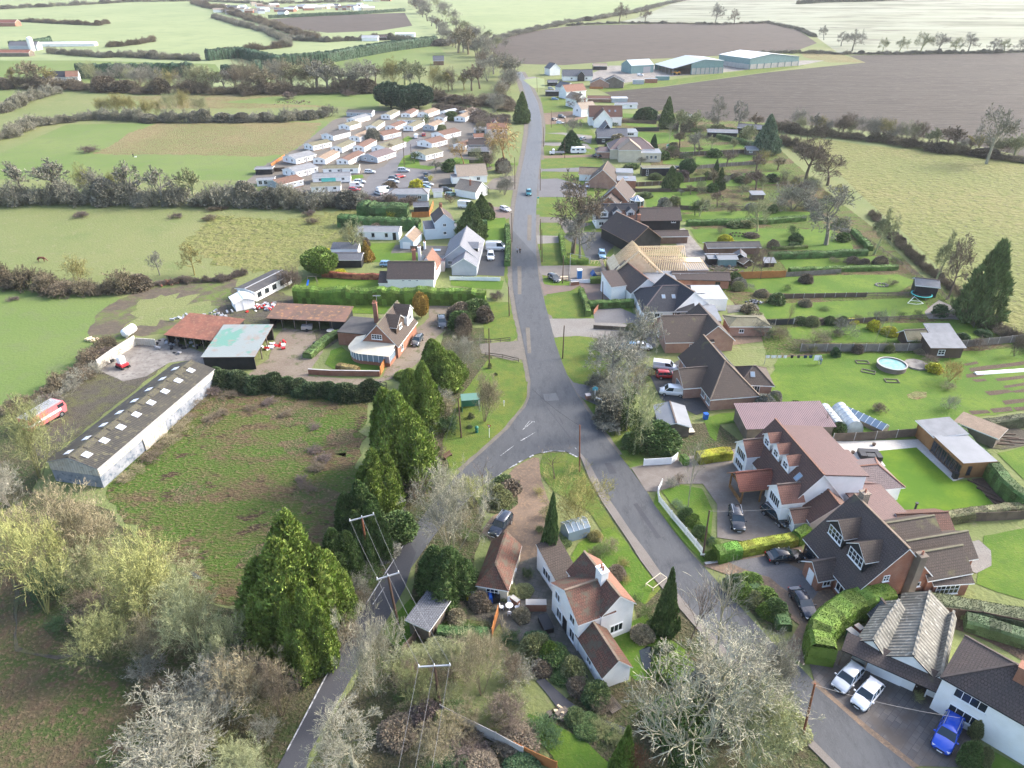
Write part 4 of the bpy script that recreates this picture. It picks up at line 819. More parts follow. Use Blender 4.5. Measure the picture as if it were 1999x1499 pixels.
# ---------------------------------------------------------- right side, up the road
h=hs('farm_shed','blue green steel barn with gabled roof, left of the three farm sheds','barn','a3','950 555')
b=h.block(*tri('a3','1063 482 895 492 833 475'),5.4,3.2,wall='greensteel',roof='r_farm',ov=.2,trim='greensteel',ridge='r_farm',D=14);b.light('a',.3,.5,1.6,3.5,'rooflight');b.light('a',.6,.5,1.6,3.5,'rooflight');b.door(0,.3,'greytrim',6,4.2)
def profile_shed(name,label,A,B,D,prof,wall,low,roof,opens):
    a,b_=G(*A),G(*B);u=b_-a;u.z=0;L=u.length;u.normalize();n=Vector((-u.y,u.x,0));z=(a.z+b_.z)/2;h=House(name,label,'barn',(a.x,a.y,z));a.z=z
    f=lambda x,y,zz:a+u*x+n*y+Z3*zz
    P_=[(x*L,zz)for x,zz in prof];mb=MB()
    front=[(opens*L,0)]+[(L,0)]+[(L,P_[-1][1])]+[q for q in P_[::-1][1:]if q[0]>opens*L];zo=P_[0][1]+(P_[1][1]-P_[0][1])*opens*L/P_[1][0]
    front+=[(opens*L,zo)]
    mb.prism([f(x,0,zz)for x,zz in front],n*.25);mb.prism([f(x,D,zz)for x,zz in[(0,0),(L,0)]+[(q[0],q[1])for q in P_[::-1]]],n*-.25)
    mb.prism([f(L,.25,0),f(L,D-.25,0),f(L-.2,D-.25,0),f(L-.2,.25,0)],Z3*P_[-1][1])
    if not opens:mb.prism([f(0,.25,0),f(0,D-.25,0),f(.2,D-.25,0),f(.2,.25,0)],Z3*P_[0][1])
    h.part(mb,'wall',M[wall])
    mb=MB();zl=P_[-1][1]*.5;mb.prism([f(opens*L+.5,-.12,.0),f(L+.1,-.12,.0),f(L+.1,-.03,0),f(opens*L+.5,-.03,0)],Z3*zl)
    if not opens:mb.prism([f(-.12,0,0),f(-.03,0,0),f(-.03,D,0),f(-.12,D,0)],Z3*zl)
    h.part(mb,'lower_wall',M[low])
    mb=MB();k=7
    for i in range(k+1):x=opens*L+.5+(L-opens*L-.5)*i/k;mb.box(f(x,-.2,zl/2+.2),(.4,.25,zl+.4))
    h.part(mb,'column',M['greensteel'])
    rb=MB();o=.4;ends=[(-o,P_[0][1]-o*(P_[1][1]-P_[0][1])/(P_[1][0]-P_[0][0]))]+P_[1:-1]+[(L+o,P_[-1][1]-o*(P_[-2][1]-P_[-1][1])/(P_[-1][0]-P_[-2][0]))]
    for(x0,z0),(x1,z1)in zip(ends,ends[1:]):rb.prism([f(x0,-o,z0+.05),f(x1,-o,z1+.05),f(x1,D+o,z1+.05),f(x0,D+o,z0+.05)],(0,0,.18),1,0)
    h.part(rb,'roof',[M[roof],M['greytrim']])
    if opens:
        mb=MB()
        for i in range(6):
            mb.box(f(.3,D*i/5,P_[0][1]/2),(.35,.35,P_[0][1]))
        h.part(mb,'post',M['greytrim'])
    return h
profile_shed('farm_shed','wide blue grey farm shed with open left bay, middle of the three',P('a3','1200 565')[0],P('a3','1575 550')[0],30,[(0,4.2),(.62,9.5),(1,8.3)],'greensteel','concpanel','r_farm',.36)
profile_shed('farm_shed','large blue green farm shed with white roof, rightmost of the three',P('a3','1775 522')[0],P('a4','300 492')[0],34,[(0,7.2),(.42,9.6),(1,6.6)],'greensteel','concpanel','r_farmpale',0)
def simple(name,label,cat,reg,xy,yaw,L,D,hh,rise,wins=(),**k):
    h=hs(name,label,cat,reg,xy);b=blockc(h,q1(reg,xy),yaw,L,D,hh,rise,**k)
    for w in wins:b.win(*w)
    return h,b
simple('house','small white gabled house with grey roof at far end of the lane','house','a3','300 560',22,8,9,4.6,3.2,ax='D',wall='render',roof='r_slate')
h,b=simple('barn_conversion','long house with black slate roof and tall glazed porch gable','house','a3','485 600',1,20,8,3,3.6,[(0,.3,1.5),(0,.8,1.5)],wall='render',roof='r_slate')
blockc(h,b.pt(12.2,0,0),1,4.6,3,4,2.4,ax='D',wall='blackboard',roof='r_slate');h.window(b.pt(12.2,-1.55,2.8),-b.n,2.4,4.4,2,4,'n')
h,b=simple('barn','old brown brick and timber barn with dark roof near farm yard','barn','a3','760 650',-10,13,11,3.8,3.,ax='D',wall='agedboard',roof='r_black')
h,b=simple('barn','low brick cart barn with dark slate roof behind orange fence','barn','a3','655 650',-8,12,9,2.8,2.6,ax='D',wall='brickpink',roof='r_black')
simple('garage','tan roofed outbuilding behind the black roofed long house','garage','a3','655 520',0,10,7,2.8,1.4,wall='blackboard',roof='r_beige')
simple('house','low slate roofed house half hidden at the lane bend','house','a3','395 690',-50,9,8,3.2,2.6,wall='render',roof='r_slate')
simple('garage','black boarded flat roofed double garage beside the lane','garage','a3','305 715',0,9,6,2.6,0,kind='flat',wall='blackboard',roof='r_slate')
simple('garage','black boarded car port north of the flat roofed garage','garage','a3','300 640',5,6,5,2.4,1.,wall='blackboard',roof='r_slate')
h,b=simple('house','white house with bright orange red roof near the lane bend','house','a3','450 730',30,14,8,4.2,3.2,[(0,.3,3),(0,.7,3)],wall='render',roof='r_orange')
blockc(h,b.pt(12,7,0),0,8,6,3,0,kind='flat',wall='render',roof='r_membrane')
h,b=simple('house','white rendered house with pinkish roof behind round bare tree','house','a3','480 800',-60,11,7,4.6,2.6,wall='render',roof='r_beige')
h,b=simple('house','white cottage with buff roof below the round bare tree','house','a3','540 865',35,10,7,4.2,2.6,[(0,.5,3),(3,.5,3)],wall='render',roof='r_beige');h.chimney(b.pt(5,3.5,0),.7,.6,8,5,'brick',2)
h,b=simple('house','white house with deep red roofs and big front gable','house','a3','690 930',0,16,8.5,4.4,4.3,[],wall='render',roof='r_redbrown',ridge='ridge');h.o
b.light('a',.62,.5);b.light('a',.8,.5);b2=blockc(h,b.pt(6.3,-2,0),0,9,7,3.6,4.6,ax='D',wall='render',roof='r_redbrown');b2.door(0,.7,'browntrim')
h,b=simple('house','black boarded house with layered slate gables and flat rear roof','house','a3','740 1065',0,13,9,3,2.9,[(0,.2,1.5),(0,.6,1.5)],wall='blackboard',roof='r_slate',trim='whitetrim',ridge='r_slate')
blockc(h,b.pt(4.5,9,0),0,6,9,4.2,3.6,ax='D',wall='blackboard',roof='r_slate');blockc(h,b.pt(13.5,8.5,0),0,9.5,8,4.2,0,kind='flat',wall='render',roof='r_flat');h.window(b.pt(15,4.4,3.4),-b.n,3,1,3,1)
h,b=simple('house','large purple brown hipped roof house with tall cream front gable','house','a3','880 1170',0,17.5,12,4.1,3.4,[],wall='cream',roof='r_purple',hip=(5,5),ridge='r_tan')
b2=blockc(h,b.pt(7.2,-1.6,0),-3,8.6,8,5,2.9,ax='D',wall='cream',roof='r_beige',hip=(2.2,0),ridge='r_tan');b3=blockc(h,b.pt(15.5,-1.,0),-3,8.4,8,3.5,0,kind='flat',wall='cream',roof='r_flat',trim='whitetrim')
b3.wins(0,(.35,.55,.75),1.9,w=1.,h=1.3,nx=2);h.rooflight(b3.pt(3.5,5,3.7),(0,0,1),3.8,1.6,'skyglass',(1,0,0));b2.wins(0,(.4,),1.2,w=.6,h=.9)if False else None
blockc(h,b.pt(-2.2,5,0),0,6,6,2.7,1.2,wall='brickpink',roof='r_purple',hip=(1.5,1.5))
# brown roof brick gable house
h,b=simple('house','brick gabled house with dark roof, cream flat extensions behind','house','a3','690 1380',-14,9.4,13,2.6,4.,[],ax='D',wall='brickpink',roof='r_brown',ridge='r_tan')
blockc(h,b.pt(12.5,5,0),-6,6.5,6.5,2.8,0,kind='flat',wall='brick',roof='r_flat');h.rooflight(b.pt(12.3,5.5,3.02),(0,0,1),1.6,1.8,'skyglass',(1,0,0))
blockc(h,b.pt(11,12,0),-6,6,6,3.8,0,kind='flat',wall='cream',roof='r_flat');blockc(h,b.pt(-1.5,12,0),-10,7,5.5,2.5,1.8,wall='render',roof='r_tan');b.light('a',.5,.4)
h,b=simple('house','brown roofed house with two half timbered brick gables','house','a3','790 1520',-20,8.5,11,2.6,4.,[],ax='D',wall='brick',roof='r_dark',ridge='r_tan');b.light('a',.3,.5,.6,2.);b.light('a',.5,.5,.6,2.)
b2=blockc(h,b.pt(3.4,-1.8,0),-20,6,6,2.4,2.2,ax='D',wall='brick',roof='r_dark',trim='whitetrim')
# glass conservatory lantern beside it
c=G(*q1('b3','930 130'));h2=House('conservatory','octagonal white glazed conservatory behind dark roofed houses','conservatory',c)
mb=MB();ring=[c+Vector((2.3*math.cos(R_(45*i+22)),2.3*math.sin(R_(45*i+22)),0))for i in range(8)];mb.prism(ring,(0,0,.7));h2.part(mb,'base_wall',M['brick'])
mb=MB();mb.prism([c+(p-c)*.97+Z3*.7 for p in ring],(0,0,1.7));h2.part(mb,'glass_wall',M['glass'])
mb=MB();rb=MB()
for i in range(8):
    p,q=ring[i],ring[(i+1)%8];mb.box(p+Z3*1.5,(.12,.12,1.7));mb.beam(p+Z3*2.4,q+Z3*2.4,.16,.14);rb.poly([p+Z3*2.45,q+Z3*2.45,c+Z3*3.7]);mb.beam(p+Z3*2.5,c+Z3*3.75,.09)
h2.part(mb,'frame',M['whitetrim']);h2.part(rb,'roof',M['skyglass'])
h,b=simple('house','white chalet house with black roof and three white dormers','house','b3','765 262',4,12.2,7,3.1,3.2,[(0,.12,1.5,1.4,1.),(0,.55,1.5,1.6,1.1,3)],wall='render',roof='r_black',ridge='r_slate')
for q in(.18,.5,.82):b.dormer('a',q,.05,2.4,1.5,1.,(1.5,1.1,3,1),'render','r_black')
# black barn house
h=hs('barn_conversion','black boarded barn house with brown tiled cross roofs','house','b3','1000 400')
b=h.block(*tri('b3','895 395 1118 358 1060 165'),3.4,3.6,ax='D',wall='blackboard',roof='r_dark',trim='ridge',ridge='ridge',D=15)
b2=blockc(h,q1('b3','1085 330'),2,11,7,5.2,2.4,wall='blackboard',roof='r_dark',trim='blacktrim');b2.wins(0,(.82,),4.6,w=1.3,h=.6)
blockc(h,q1('b3','865 340'),-3,5.5,5,2.6,2.,wall='blackboard',roof='r_redbrown');blockc(h,q1('b3','850 275'),-3,4.5,4,3.2,1.6,wall='blackboard',roof='r_redbrown');h.chimney(b.pt(b.L*.62,6,0),.8,.8,8.4,5,'brick',1);blockc(h,q1('b3','1180 390'),2,9,3.5,2.3,.9,wall='brickbrown',roof='r_dark')
# timber roof frame house
h=hs('timber_frame_house','house under construction with bare pale timber roof frame','house','b3','1030 690')
Q=[G(*p)for p in P('b3','745 700 1310 690')];u=Q[1]-Q[0];u.normalize();n=Vector((-u.y,u.x,0));L=(Q[1]-Q[0]).length;O=Q[0];f=lambda x,y,z:O+u*x+n*y+Z3*z
DD=10.;hh=2.6;rs=4.4;b=Block(h,f(.4,1,0),f(L,1,0),f(L,1+DD,0),hh-.1,0,kind='flat',wall='brickbrown',roof='agedboard',trim='agedboard',rm=1)
mb=MB();nr=30
for i in range(nr+1):
    x=5+(L-5)*i/nr
    for s_ in(0,1):mb.beam(f(x,1+(DD if s_ else-.4)+(0.4 if s_ else 0),hh-.1),f(x,1+DD/2,hh+rs),.13,.20)
    if x>9:mb.beam(f(x,2.6,hh+1.35),f(x,DD-.6,hh+1.35),.05,.12)
for z,y in((hh+rs,1+DD/2),(hh+2,1+2.3),(hh,1.)):mb.beam(f(4,y,z),f(L,y,z),.08,.2)
h.part(mb,'rafters',M['softwood'])
mb=MB();gx0,gx1,gy=0.,11.5,-1.2;xm=(gx0+gx1)/2;rg=5.6
for i in range(14):
    y=gy+i*.62
    if i%1==0:
        mb.beam(f(gx0-.3,y,hh-.1),f(xm,y,hh+rg),.07,.18)if i>0 and y<9 else mb.beam(f(gx0-.3,y,hh-.1),f(xm,y,hh+rg),.3,.2)
        if y<9:mb.beam(f(gx1+.3,y,hh-.1),f(xm,y,hh+rg),.07 if i else .3,.18)
h.part(mb,'gable_rafters',M['softwood'])
mb=MB();mb.prism([f(gx0+.6,gy+.35,hh),f(gx1-.6,gy+.35,hh),f(xm,gy+.35,hh+rg-.5)],n*.12)
mb.prism([f(gx0-.6,gy-.3,hh+.03),f(xm,gy-.3,hh+rg+.1),f(xm,gy+.05,hh+rg+.1),f(gx0-.6,gy+.05,hh+.03)],(0,0,.16));mb.prism([f(gx1+.6,gy-.3,hh+.03),f(xm,gy-.3,hh+rg+.1),f(xm,gy+.05,hh+rg+.1),f(gx1+.6,gy+.05,hh+.03)],(0,0,.16))
mb.prism([f(gx0-.2,gy+.3,hh+.1),f(gx0+1.6,gy+.3,hh+1.8),f(gx0+1.6,8,hh+1.8),f(gx0-.2,8,hh+.1)],(0,0,.08))
h.part(mb,'gable_boarding',M['softwood'])
mb=MB()
for i in range(9):mb.box(f(L+1+i*.55,4.5,hh),(.1,7,.2))
mb.box(f(L+3,7.6,hh+.15),(4.5,3.2,.06));h.part(mb,'floor_joists',M['softwood'])
Block(h,f(L+.05,1.2,0),f(L+5.4,1.2,0),f(L+5.4,8.5,0),2.4,0,kind='flat',wall='brickbrown',roof='r_membrane')
mb=MB();sc=MB()
for yy in(-1.9,):
    for i in range(13):
        x=-1.2+i*(L+7)/12;sc.tube(f(x,yy,0),f(x,yy,3.3),.03,n=6);sc.tube(f(x,yy-.9,0),f(x,yy-.9,3.3),.03,n=6)
    for z in(1.,2.2,3.2):sc.tube(f(-1.2,yy-.9,z),f(L+5.8,yy-.9,z),.03,n=6)
    mb.box(f(L/2+2,yy-.45,2.2),(L+7,1.,.05),math.atan2(u.y,u.x))
for i in range(6):sc.tube(f(-1.6,-2+i*2.4,0),f(-1.6,-2+i*2.4,3.3),.03,n=6)
mb.box(f(-1.4,4,2.2),(.9,13,.05));h.part(mb,'scaffold_boards',M['agedboard']);h.part(sc,'scaffold_poles',M['steel'])
# long brick outhouse right of it
h,b=simple('outhouse','long narrow brick outhouse with dark roof beside orange fence','outbuilding','b3','1400 715',-4,13,4.5,2.4,1.,[(0,.8,1.4,1.2,.8,2,1,'n')],wall='brick',roof='r_dark',trim='blacktrim')
# white bungalow, rear
h=hs('bungalow','white gabled bungalow with one orange roof slope beside timber frame','house','b3','1000 820')
b=h.block(*tri('b3','895 770 1118 742 1085 640'),2.6,2.9,ax='D',wall='render',roof='r_dark',ov=.3,ridge='r_orange',D=12)
p0,nn,o_=b.slope_pt('b',.5,.5);mb=MB();e=lambda q,v:b.slope_pt('b',q,v)[0]+nn*.03;mb.poly([e(-.02,-.1),e(1.02,-.1),e(1.02,.98),e(-.02,.98)]);h.part(mb,'roof_slope',M['r_orange'],label='orange tiled roof slope')
blockc(h,b.pt(-2.,5.5,0),math.degrees(math.atan2(b.u.y,b.u.x)),3.6,6,3.2,1.5,kind='mono',wall='render',roof='r_dark',ov=.15);blockc(h,b.pt(b.L+2.8,6,0),0,7,8,2.7,0,kind='flat',wall='render',roof='r_flat',trim='whitetrim')
# white bungalow, front hipped
h=hs('bungalow','white bungalow with hipped dark roof, long white gable and roof windows','house','b3','1230 970')
b=h.block(*tri('b3','985 908 1225 905 1340 740'),2.6,3.2,wall='render',roof='r_black',hip=(5,0),ov=.35,ridge='r_purple',ext=(0,4));b.wins(0,(.22,.44),1.4,w=1.1,h=1.1,nx=2);b.light('a',.70,.55);b.light('a',1.02,.55)
ya=math.degrees(math.atan2(b.u.y,b.u.x));b2=h.block(*tri('b3','1215 905 1480 858 1420 740'),2.6,3.6,ax='D',wall='render',roof='r_black',ov=.3,ridge='r_tan',D=11);b2.wins(0,(.12,.4),1.4,w=1.0,h=1.1);b2.door(0,.03,'browntrim',1.)
blockc(h,b2.pt(b2.L+3,5.5,0),0,7.5,8,2.7,0,kind='flat',wall='render',roof='r_membrane',trim='whitetrim');h.rooflight(b2.pt(b2.L+1.6,6,2.95),(0,0,1),2,1.8,'rooflight',(1,0,0))
# brick bungalow with brown roof
h=hs('bungalow','brick bungalow with brown tiled roof and brick gable end','house','b3','1400 1190')
b=h.block(*tri('b3','1158 1140 1392 1135 1440 960'),2.6,3.1,wall='brickpink',roof='r_brown',ov=.3,ridge='ridgedark',ext=(0,3));b2=h.block(*tri('b3','1390 1135 1662 1120 1610 950'),2.6,3.2,ax='D',wall='brickpink',roof='r_brown',ov=.3,D=10.5)
b2.wins(0,(.15,),1.4,w=1.5,h=1.1);b.win(0,.82,1.3,.9,1.1);b.win(3,.4,1.3,1.6,1.1);blockc(h,b2.pt(b2.L-1.2,13,0),-4,5.5,8,2.5,0,kind='flat',wall='brickpink',roof='r_flat')
h,b=simple('garage','brick outbuilding with mossy hipped flat roof','garage','b3','1745 1060',0,8,5,2.4,.7,[(0,.3,1.2,1.,.8)],wall='brickpink',roof='r_olive',hip=(2,2),ridge='r_olive')
# brown hipped bungalow with solar panels
h=hs('bungalow','large brown roofed brick bungalow with solar panels, white van in drive','house','c3','1500 180')
T=P('b3','1262 1245')+P('c3','1497 135 1840 105');b=h.block(*T,2.7,3.9,wall='brickpink',roof='r_brown',hip=(0,5.4),ov=.35,ridge='r_tan');b.wins(0,(.18,.78,.93),1.4,w=1.5,h=1.2,nx=3);b.door(0,.6,'whitetrim');b.win(3,.3,3.6,1.2,.8)
mb=MB();p0,nn,o_=b.slope_pt('b',.2,.5);up=(b.slope_pt('b',.2,.9)[0]-b.slope_pt('b',.2,.3)[0]).normalized()
for i in range(6):
    c0=b.slope_pt('b',.16+.07*i,.62)[0]+nn*.08;mb.add([c0+b.u*x*.5+up*y*1.15+nn*z for z in(0,.06)for x,y in((-1,-1),(1,-1),(1,1),(-1,1))],((0,1,2,3),(4,5,6,7),(0,1,5,4),(1,2,6,5),(2,3,7,6),(3,0,4,7)))
h.part(mb,'solar_panels',flat('solar',(.10,.13,.17),.12,0,.8));ya=math.degrees(math.atan2(b.u.y,b.u.x))
c=b.pt(b.L*.52,-.4,0);b2=blockc(h,c,ya,6,5.5,2.5,2.,ax='D',wall='brickpink',roof='r_brown');b2.win(0 if True else 2,.5,1.4,1.8,1.3,3)
b3=blockc(h,q1('c3','1790 60'),-5,5.5,6,2.5,1.9,wall='brickpink',roof='r_brown',hip=(2.5,2.5));b3.win(0,.5,1.1,1.4,1.9,3);b3.light('a',.4,.5)
# ---- big white and red house
h=hs('house','large white house with four orange dormers and terracotta rear roof','house','c4','330 1050')
b=h.block(*tri('c4','-95 520 225 945 590 838'),3.0,4.8,wall='render',roof='r_reddish',ov=.3,ridge='r_orange');ya=math.atan2(b.u.y,b.u.x)
for q in(.20,.41,.62):b.dormer('a',q,.42,2.2,1.5,.9,(1.2,1.0,2,2),'render','r_dormer')
b.light('a',.82,.55,.9,1.2);b.win(1,.58,4.2,.8,.9)
for q in(.10,.90):
    cc=b.pt(b.L*q,.3,0);bb=blockc(h,cc,math.degrees(ya),3.8,3.0,4.0,1.6,ax='D',wall='render',roof='r_dormer',ov=.2);bb.win(0,.5,3.1,2.6,1.4,5,1);bb.win(0,.5,1.2,2.4,1.2,4,1);bb.win(3 if q<.5 else 3,.5,1.6,1.6,1.2,3)
# oak framed porch
pp=b.pt(b.L*.52,-2.6,0);po=MB()
for x,y in((-1.9,-1.6),(1.9,-1.6),(-1.9,1.2),(1.9,1.2)):po.box(pp+b.u*x+b.n*y+Z3*1.35,(.2,.2,2.7),ya)
po.box(pp-b.n*1.6+Z3*2.6,(4,.2,.25),ya);po.box(pp-b.n*1.6+Z3*.35,(4,.15,.7),ya);h.part(po,'porch_frame',M['cedar'])
rb=MB();roof_slabs(rb,lambda x,y,z:pp+b.u*(x-2)+b.n*(y-2)+Z3*z,4,5,2.7,1.5,'D',(0,0),.25,.12);h.part(rb,'porch_roof',[M['r_red'],M['cedar'],M['r_red']])
b.door(0,.52,'browntrim',1.3,2.1)
mb=MB()    # wide shallow rear roofs in three steps
def rearroof(y0,y1,x0,x1,z0,z1,wz):
    mb.add([b.pt(x0,y0,z0),b.pt(x1,y0,z0),b.pt(x1,y1,z1),b.pt(x0,y1,z1)]+[b.pt(x0,y0,z0-.18),b.pt(x1,y0,z0-.18),b.pt(x1,y1,z1-.18),b.pt(x0,y1,z1-.18)],((0,1,2,3),(4,5,6,7),(0,1,5,4),(1,2,6,5),(2,3,7,6),(3,0,4,7)))
    wb=MB();wb.add([b.pt(x0+.2,y0,0),b.pt(x1-.2,y0,0),b.pt(x1-.2,y1-.3,0),b.pt(x0+.2,y1-.3,0),b.pt(x0+.2,y0,z0-.15),b.pt(x1-.2,y0,z0-.15),b.pt(x1-.2,y1-.3,z1-.15),b.pt(x0+.2,y1-.3,z1-.15)],((0,1,5,4),(1,2,6,5),(2,3,7,6),(3,0,4,7),(4,5,6,7)));h.part(wb,'wall',M['render'])
L,D=b.L,b.D
rearroof(D/2+.1,D+3.2,.6,L-.4,7.3,6.3,0);rearroof(D+3.2,D+7.2,2.5,L-2.5,3.5,2.9,0);rearroof(D+.5,D+7.0,L-2.4,L+7.5,3.6,2.9,0)
h.part(mb,'rear_roof',M['r_redflat'])
b5=blockc(h,b.pt(L-5.2,D+7.6,0),math.degrees(ya),6.5,5,2.7,1.5,wall='render',roof='r_purple',ax='D',hip=(0,2),ridge='r_dormer')
b4=h.block(*tri('c4','318 945 402 1062 700 965'),2.5,2.6,ax='L',wall='render',roof='r_reddish',ov=.3,ridge='r_orange',hip=(0,0));b4.wins(0,(.25,.6),1.4,w=1.5,h=1.3,nx=3,nz=2)
b6=blockc(h,b.pt(L+1,1.4,0),math.degrees(ya),2.6,2.6,2.2,.9,ax='D',wall='render',roof='r_reddish');b6.win(0,.5,1.3,1.2,1.2,3)
# ---- brick house with big black dormers
h=hs('house','large red brick house with steep brown roof and two black cheeked dormers','house','d4','900 240')
T=P('c4','368 1190')+P('d4','715 185 1352 100');b=h.block(*T,2.7,6.0,wall='brick',roof='r_dark',ov=.3,ridge='r_tan');ya=math.atan2(b.u.y,b.u.x)
for q in(.30,.72):b.dormer('a',q,.28,3.0,2.0,1.3,(2.5,1.4,4,2),'blackboard','r_brown',ov=.3)
b.win(0,.86,1.4,2.6,1.2,4);b.win(0,.14,1.2,2.4,2.,1,1,'n');b.win(1,.36,4.2,.8,.9,2,2);b.win(1,.36,1.5,1.6,.8,1,1);b.win(1,.78,2.2,1.2,.7,1,1)
pp=blockc(h,b.pt(b.L*.50,-.9,0),math.degrees(ya),3.0,2.4,2.3,1.3,ax='D',wall='brick',roof='r_dark');pp.win(1,.5,1.3,1.,1.1);pp.door(0,.5,'whitetrim',1.1,2.)
h.chimney(b.pt(b.L+.5,b.D*.66,0),.9,.9,7.6,0,'agedboard',1,ya);h.chimney(b.pt(.6,b.D*.56,0),.9,.9,9.4,6,'r_beige',1,ya)
for x,y,l,d,hh_,rr,ax_,rf in((b.L*.16,b.D+2.4,5.2,6.5,2.8,1.8,'D','r_brown'),(b.L*.55,b.D+3.2,4.6,8.2,3.0,1.9,'D','r_brown'),(b.L*.80,b.D+1.6,4.4,5.5,3.4,1.9,'D','r_brown')):
    blockc(h,b.pt(x,y,0),math.degrees(ya),l,d,hh_,rr,ax=ax_,wall='brick',roof=rf,ridge='r_olive')
b7=h.block(*P('d4','1335 108 1600 90')+[q1('c4','1530 1395')],2.5,1.7,wall='brick',roof='r_brown',ridge='r_olive',D=6);b7.win(0,.42,1.25,2.9,1.5,5,2);b7.light('a',.5,.5);b7.win(1,.5,1.5,1.,1.)
mb=MB();sidew=b.pt(b.L+.02,1.2,0);b8=blockc(h,b.pt(b.L+1.4,2.2,0),math.degrees(ya),2.8,2.6,2.,1.2,ax='L',wall='brickbrown',roof='r_slate')
h,b=simple('outhouse','low outbuilding with weathered red tile roof behind brick house','outbuilding','c4','1180 1150',4,6.5,4,2.2,1.2,[],wall='blackboard',roof='r_redbrown',ridge='r_redbrown')
# ---- timber garden room
h=hs('garden_room','long cedar clad garden room with flat grey roof beside mown lawn','garden room','c4','1530 735')
b=h.block(*tri('c4','1325 432 1545 635 1728 630'),2.7,0,kind='flat',wall='cedar',roof='r_flat',trim='cedar',D=5.2)
for q in(.12,.28,.44,.6,.76,.9):b.win(0,q,1.25,1.3,2.,2,1,'n')
b.win(1,.25,1.4,.6,1.5,1,1,'b');blockc(h,b.pt(-2.2,2.6,0),math.degrees(math.atan2(b.u.y,b.u.x)),4.2,5,2.6,.3,kind='mono',wall='cedar',roof='r_feltgrey')
# ---- corrugated roof bungalow
h=hs('bungalow','white bungalow with three ribbed pale grey gabled roofs, lower right','house','d4','900 800')
sh=Vector((.35,.75,0));GB=lambda s_:[G(*q,2.9)+sh for q in P('d4',s_)]
b=h.block(*GB('748 582 950 695 1105 432'),2.9,1.25,ax='D',wall='render',roof='r_asbestos',ov=.15,ridge='r_asbestos',trim='blacktrim',D=7.5)
b2=h.block(*GB('955 697 1325 862 1480 480'),2.9,1.7,ax='D',wall='render',roof='r_asbestos',ov=.15,ridge='r_asbestos',trim='blacktrim',D=10.5)
b3=h.block(*GB('1330 864 1400 895 1600 540'),2.9,.7,ax='D',wall='render',roof='r_asbestos',ov=.1,ridge='r_asbestos',trim='blacktrim',D=10)
TF=P('d4','645 590 1400 925');a_,c_=G(*TF[0],2.3),G(*TF[1],2.3);u=(c_-a_);u.z=0;u.normalize();n=Vector((-u.y,u.x,0));
rb=MB();Lf=(c_-a_).length;f=lambda x,y,z:Vector((a_.x,a_.y,0))-n*.55+u*x+n*y+Z3*z
rb.prism([f(-.1,-.1,2.25),f(Lf,-.1,2.25),f(Lf,1.9,3.1),f(-.1,1.9,3.1)],(0,0,.15),1,0);h.part(rb,'veranda_roof',[M['r_dark'],M['blacktrim'],M['r_dark']])
wb=MB();wb.prism([f(2.6,.9,0),f(Lf-1.2,.9,0),f(Lf-1.2,2.5,0),f(2.6,2.5,0)],(0,0,2.5));h.part(wb,'wall',M['render'])
for x in(.1,2.5,Lf-.2):mb=MB();mb.box(f(x,.05,1.1),(.16,.16,2.2),math.atan2(u.y,u.x));h.part(mb,'post',M['agedboard'])
for x in(10.0,12.1):h.window(f(x,.9,1.45),-n,1.9,1.2,2,2,'w')
for x in(7.8,):h.door(f(x,.9,1.05),-n,1.,2.,'blacktrim')
mb=MB();mb.box(f(4.6,.86,1.1),(2.9,.08,2.1),math.atan2(u.y,u.x));h.part(mb,'garage_door',M['whitetrim'])
h.door(f(Lf-1.9,.9,1.05),-n,1.,2.,'browntrim')
# ---- white house lower right corner
h=hs('house','white two storey house with dark hipped roof and brick chimney, corner','house','d4','1600 1180')
A_,B_=G(*q1('d4','1572 512'),5.),G(*q1('d4','1398 808'),5.);u=(A_-B_).normalized();n=Vector((u.y,-u.x,0));n=n if n.x>0 else-n
b=h.block(A_,B_,B_+n*17,5.0,2.8,ax='D',wall='render',roof='r_dark',hip=(4.5,0),ov=.22,ridge='ridgedark',trim='blacktrim',D=17)
k=1
f_,out,l=b.face(1)
for q,w,nx in((.16,2.9,4),(.56,1.5,2)):b.win(1,q,3.95,w,1.2,nx,1)
for q,w,nx in((.16,2.7,4),(.56,1.5,2)):b.win(1,q,1.6,w,1.25,nx,1)
cc=b.pt(b.L*.60,5.6,0);h.chimney(cc,1.0,1.6,8.6,5.5,'brick',2,math.atan2(b.u.y,b.u.x))
# ---- cottage at the junction
h=hs('cottage','white cottage with red clay pantile roofs in the junction garden','house','d3','650 520')
b1=h.block(*tri('d3','672 348 915 252 690 -80'),4.7,2.0,ax='D',wall='render',roof='r_pan',ov=.2,ridge='r_tan');b1.win(0,.5,1.6,1.7,1.2,3)
p0,nn,o_=b1.slope_pt('b',.5,.5);e=lambda q,v:b1.slope_pt('b',q,v)[0]+nn*.03;mb=MB();mb.poly([e(-.01,-.08),e(1.01,-.08),e(1.01,.97),e(-.01,.97)]);h.part(mb,'roof_slope',M['r_orange'],label='pantile slope with sunlight painted in as pale pink')  # paler tile sheet on the right slope: sunlight put into the colour
b2=h.block(*tri('d3','500 412 675 350 520 38'),4.5,1.9,wall='render',roof='r_pan',ov=.2,ridge='r_tan',ext=(0,1.5));b2.wins(3,(.78,.22),3.6,w=1.2,h=1.2,style='w',nx=2);b2.wins(3,(.8,.3),1.3,w=1.2,h=1.6,nx=2);b2.door(3,.52)
b3=h.block(*tri('d3','340 115 500 60 420 -60'),2.6,1.3,kind='mono',wall='render',roof='r_brown',ov=.15,D=5.5);b3.win(3,.5,1.5,2.,1.3,3)
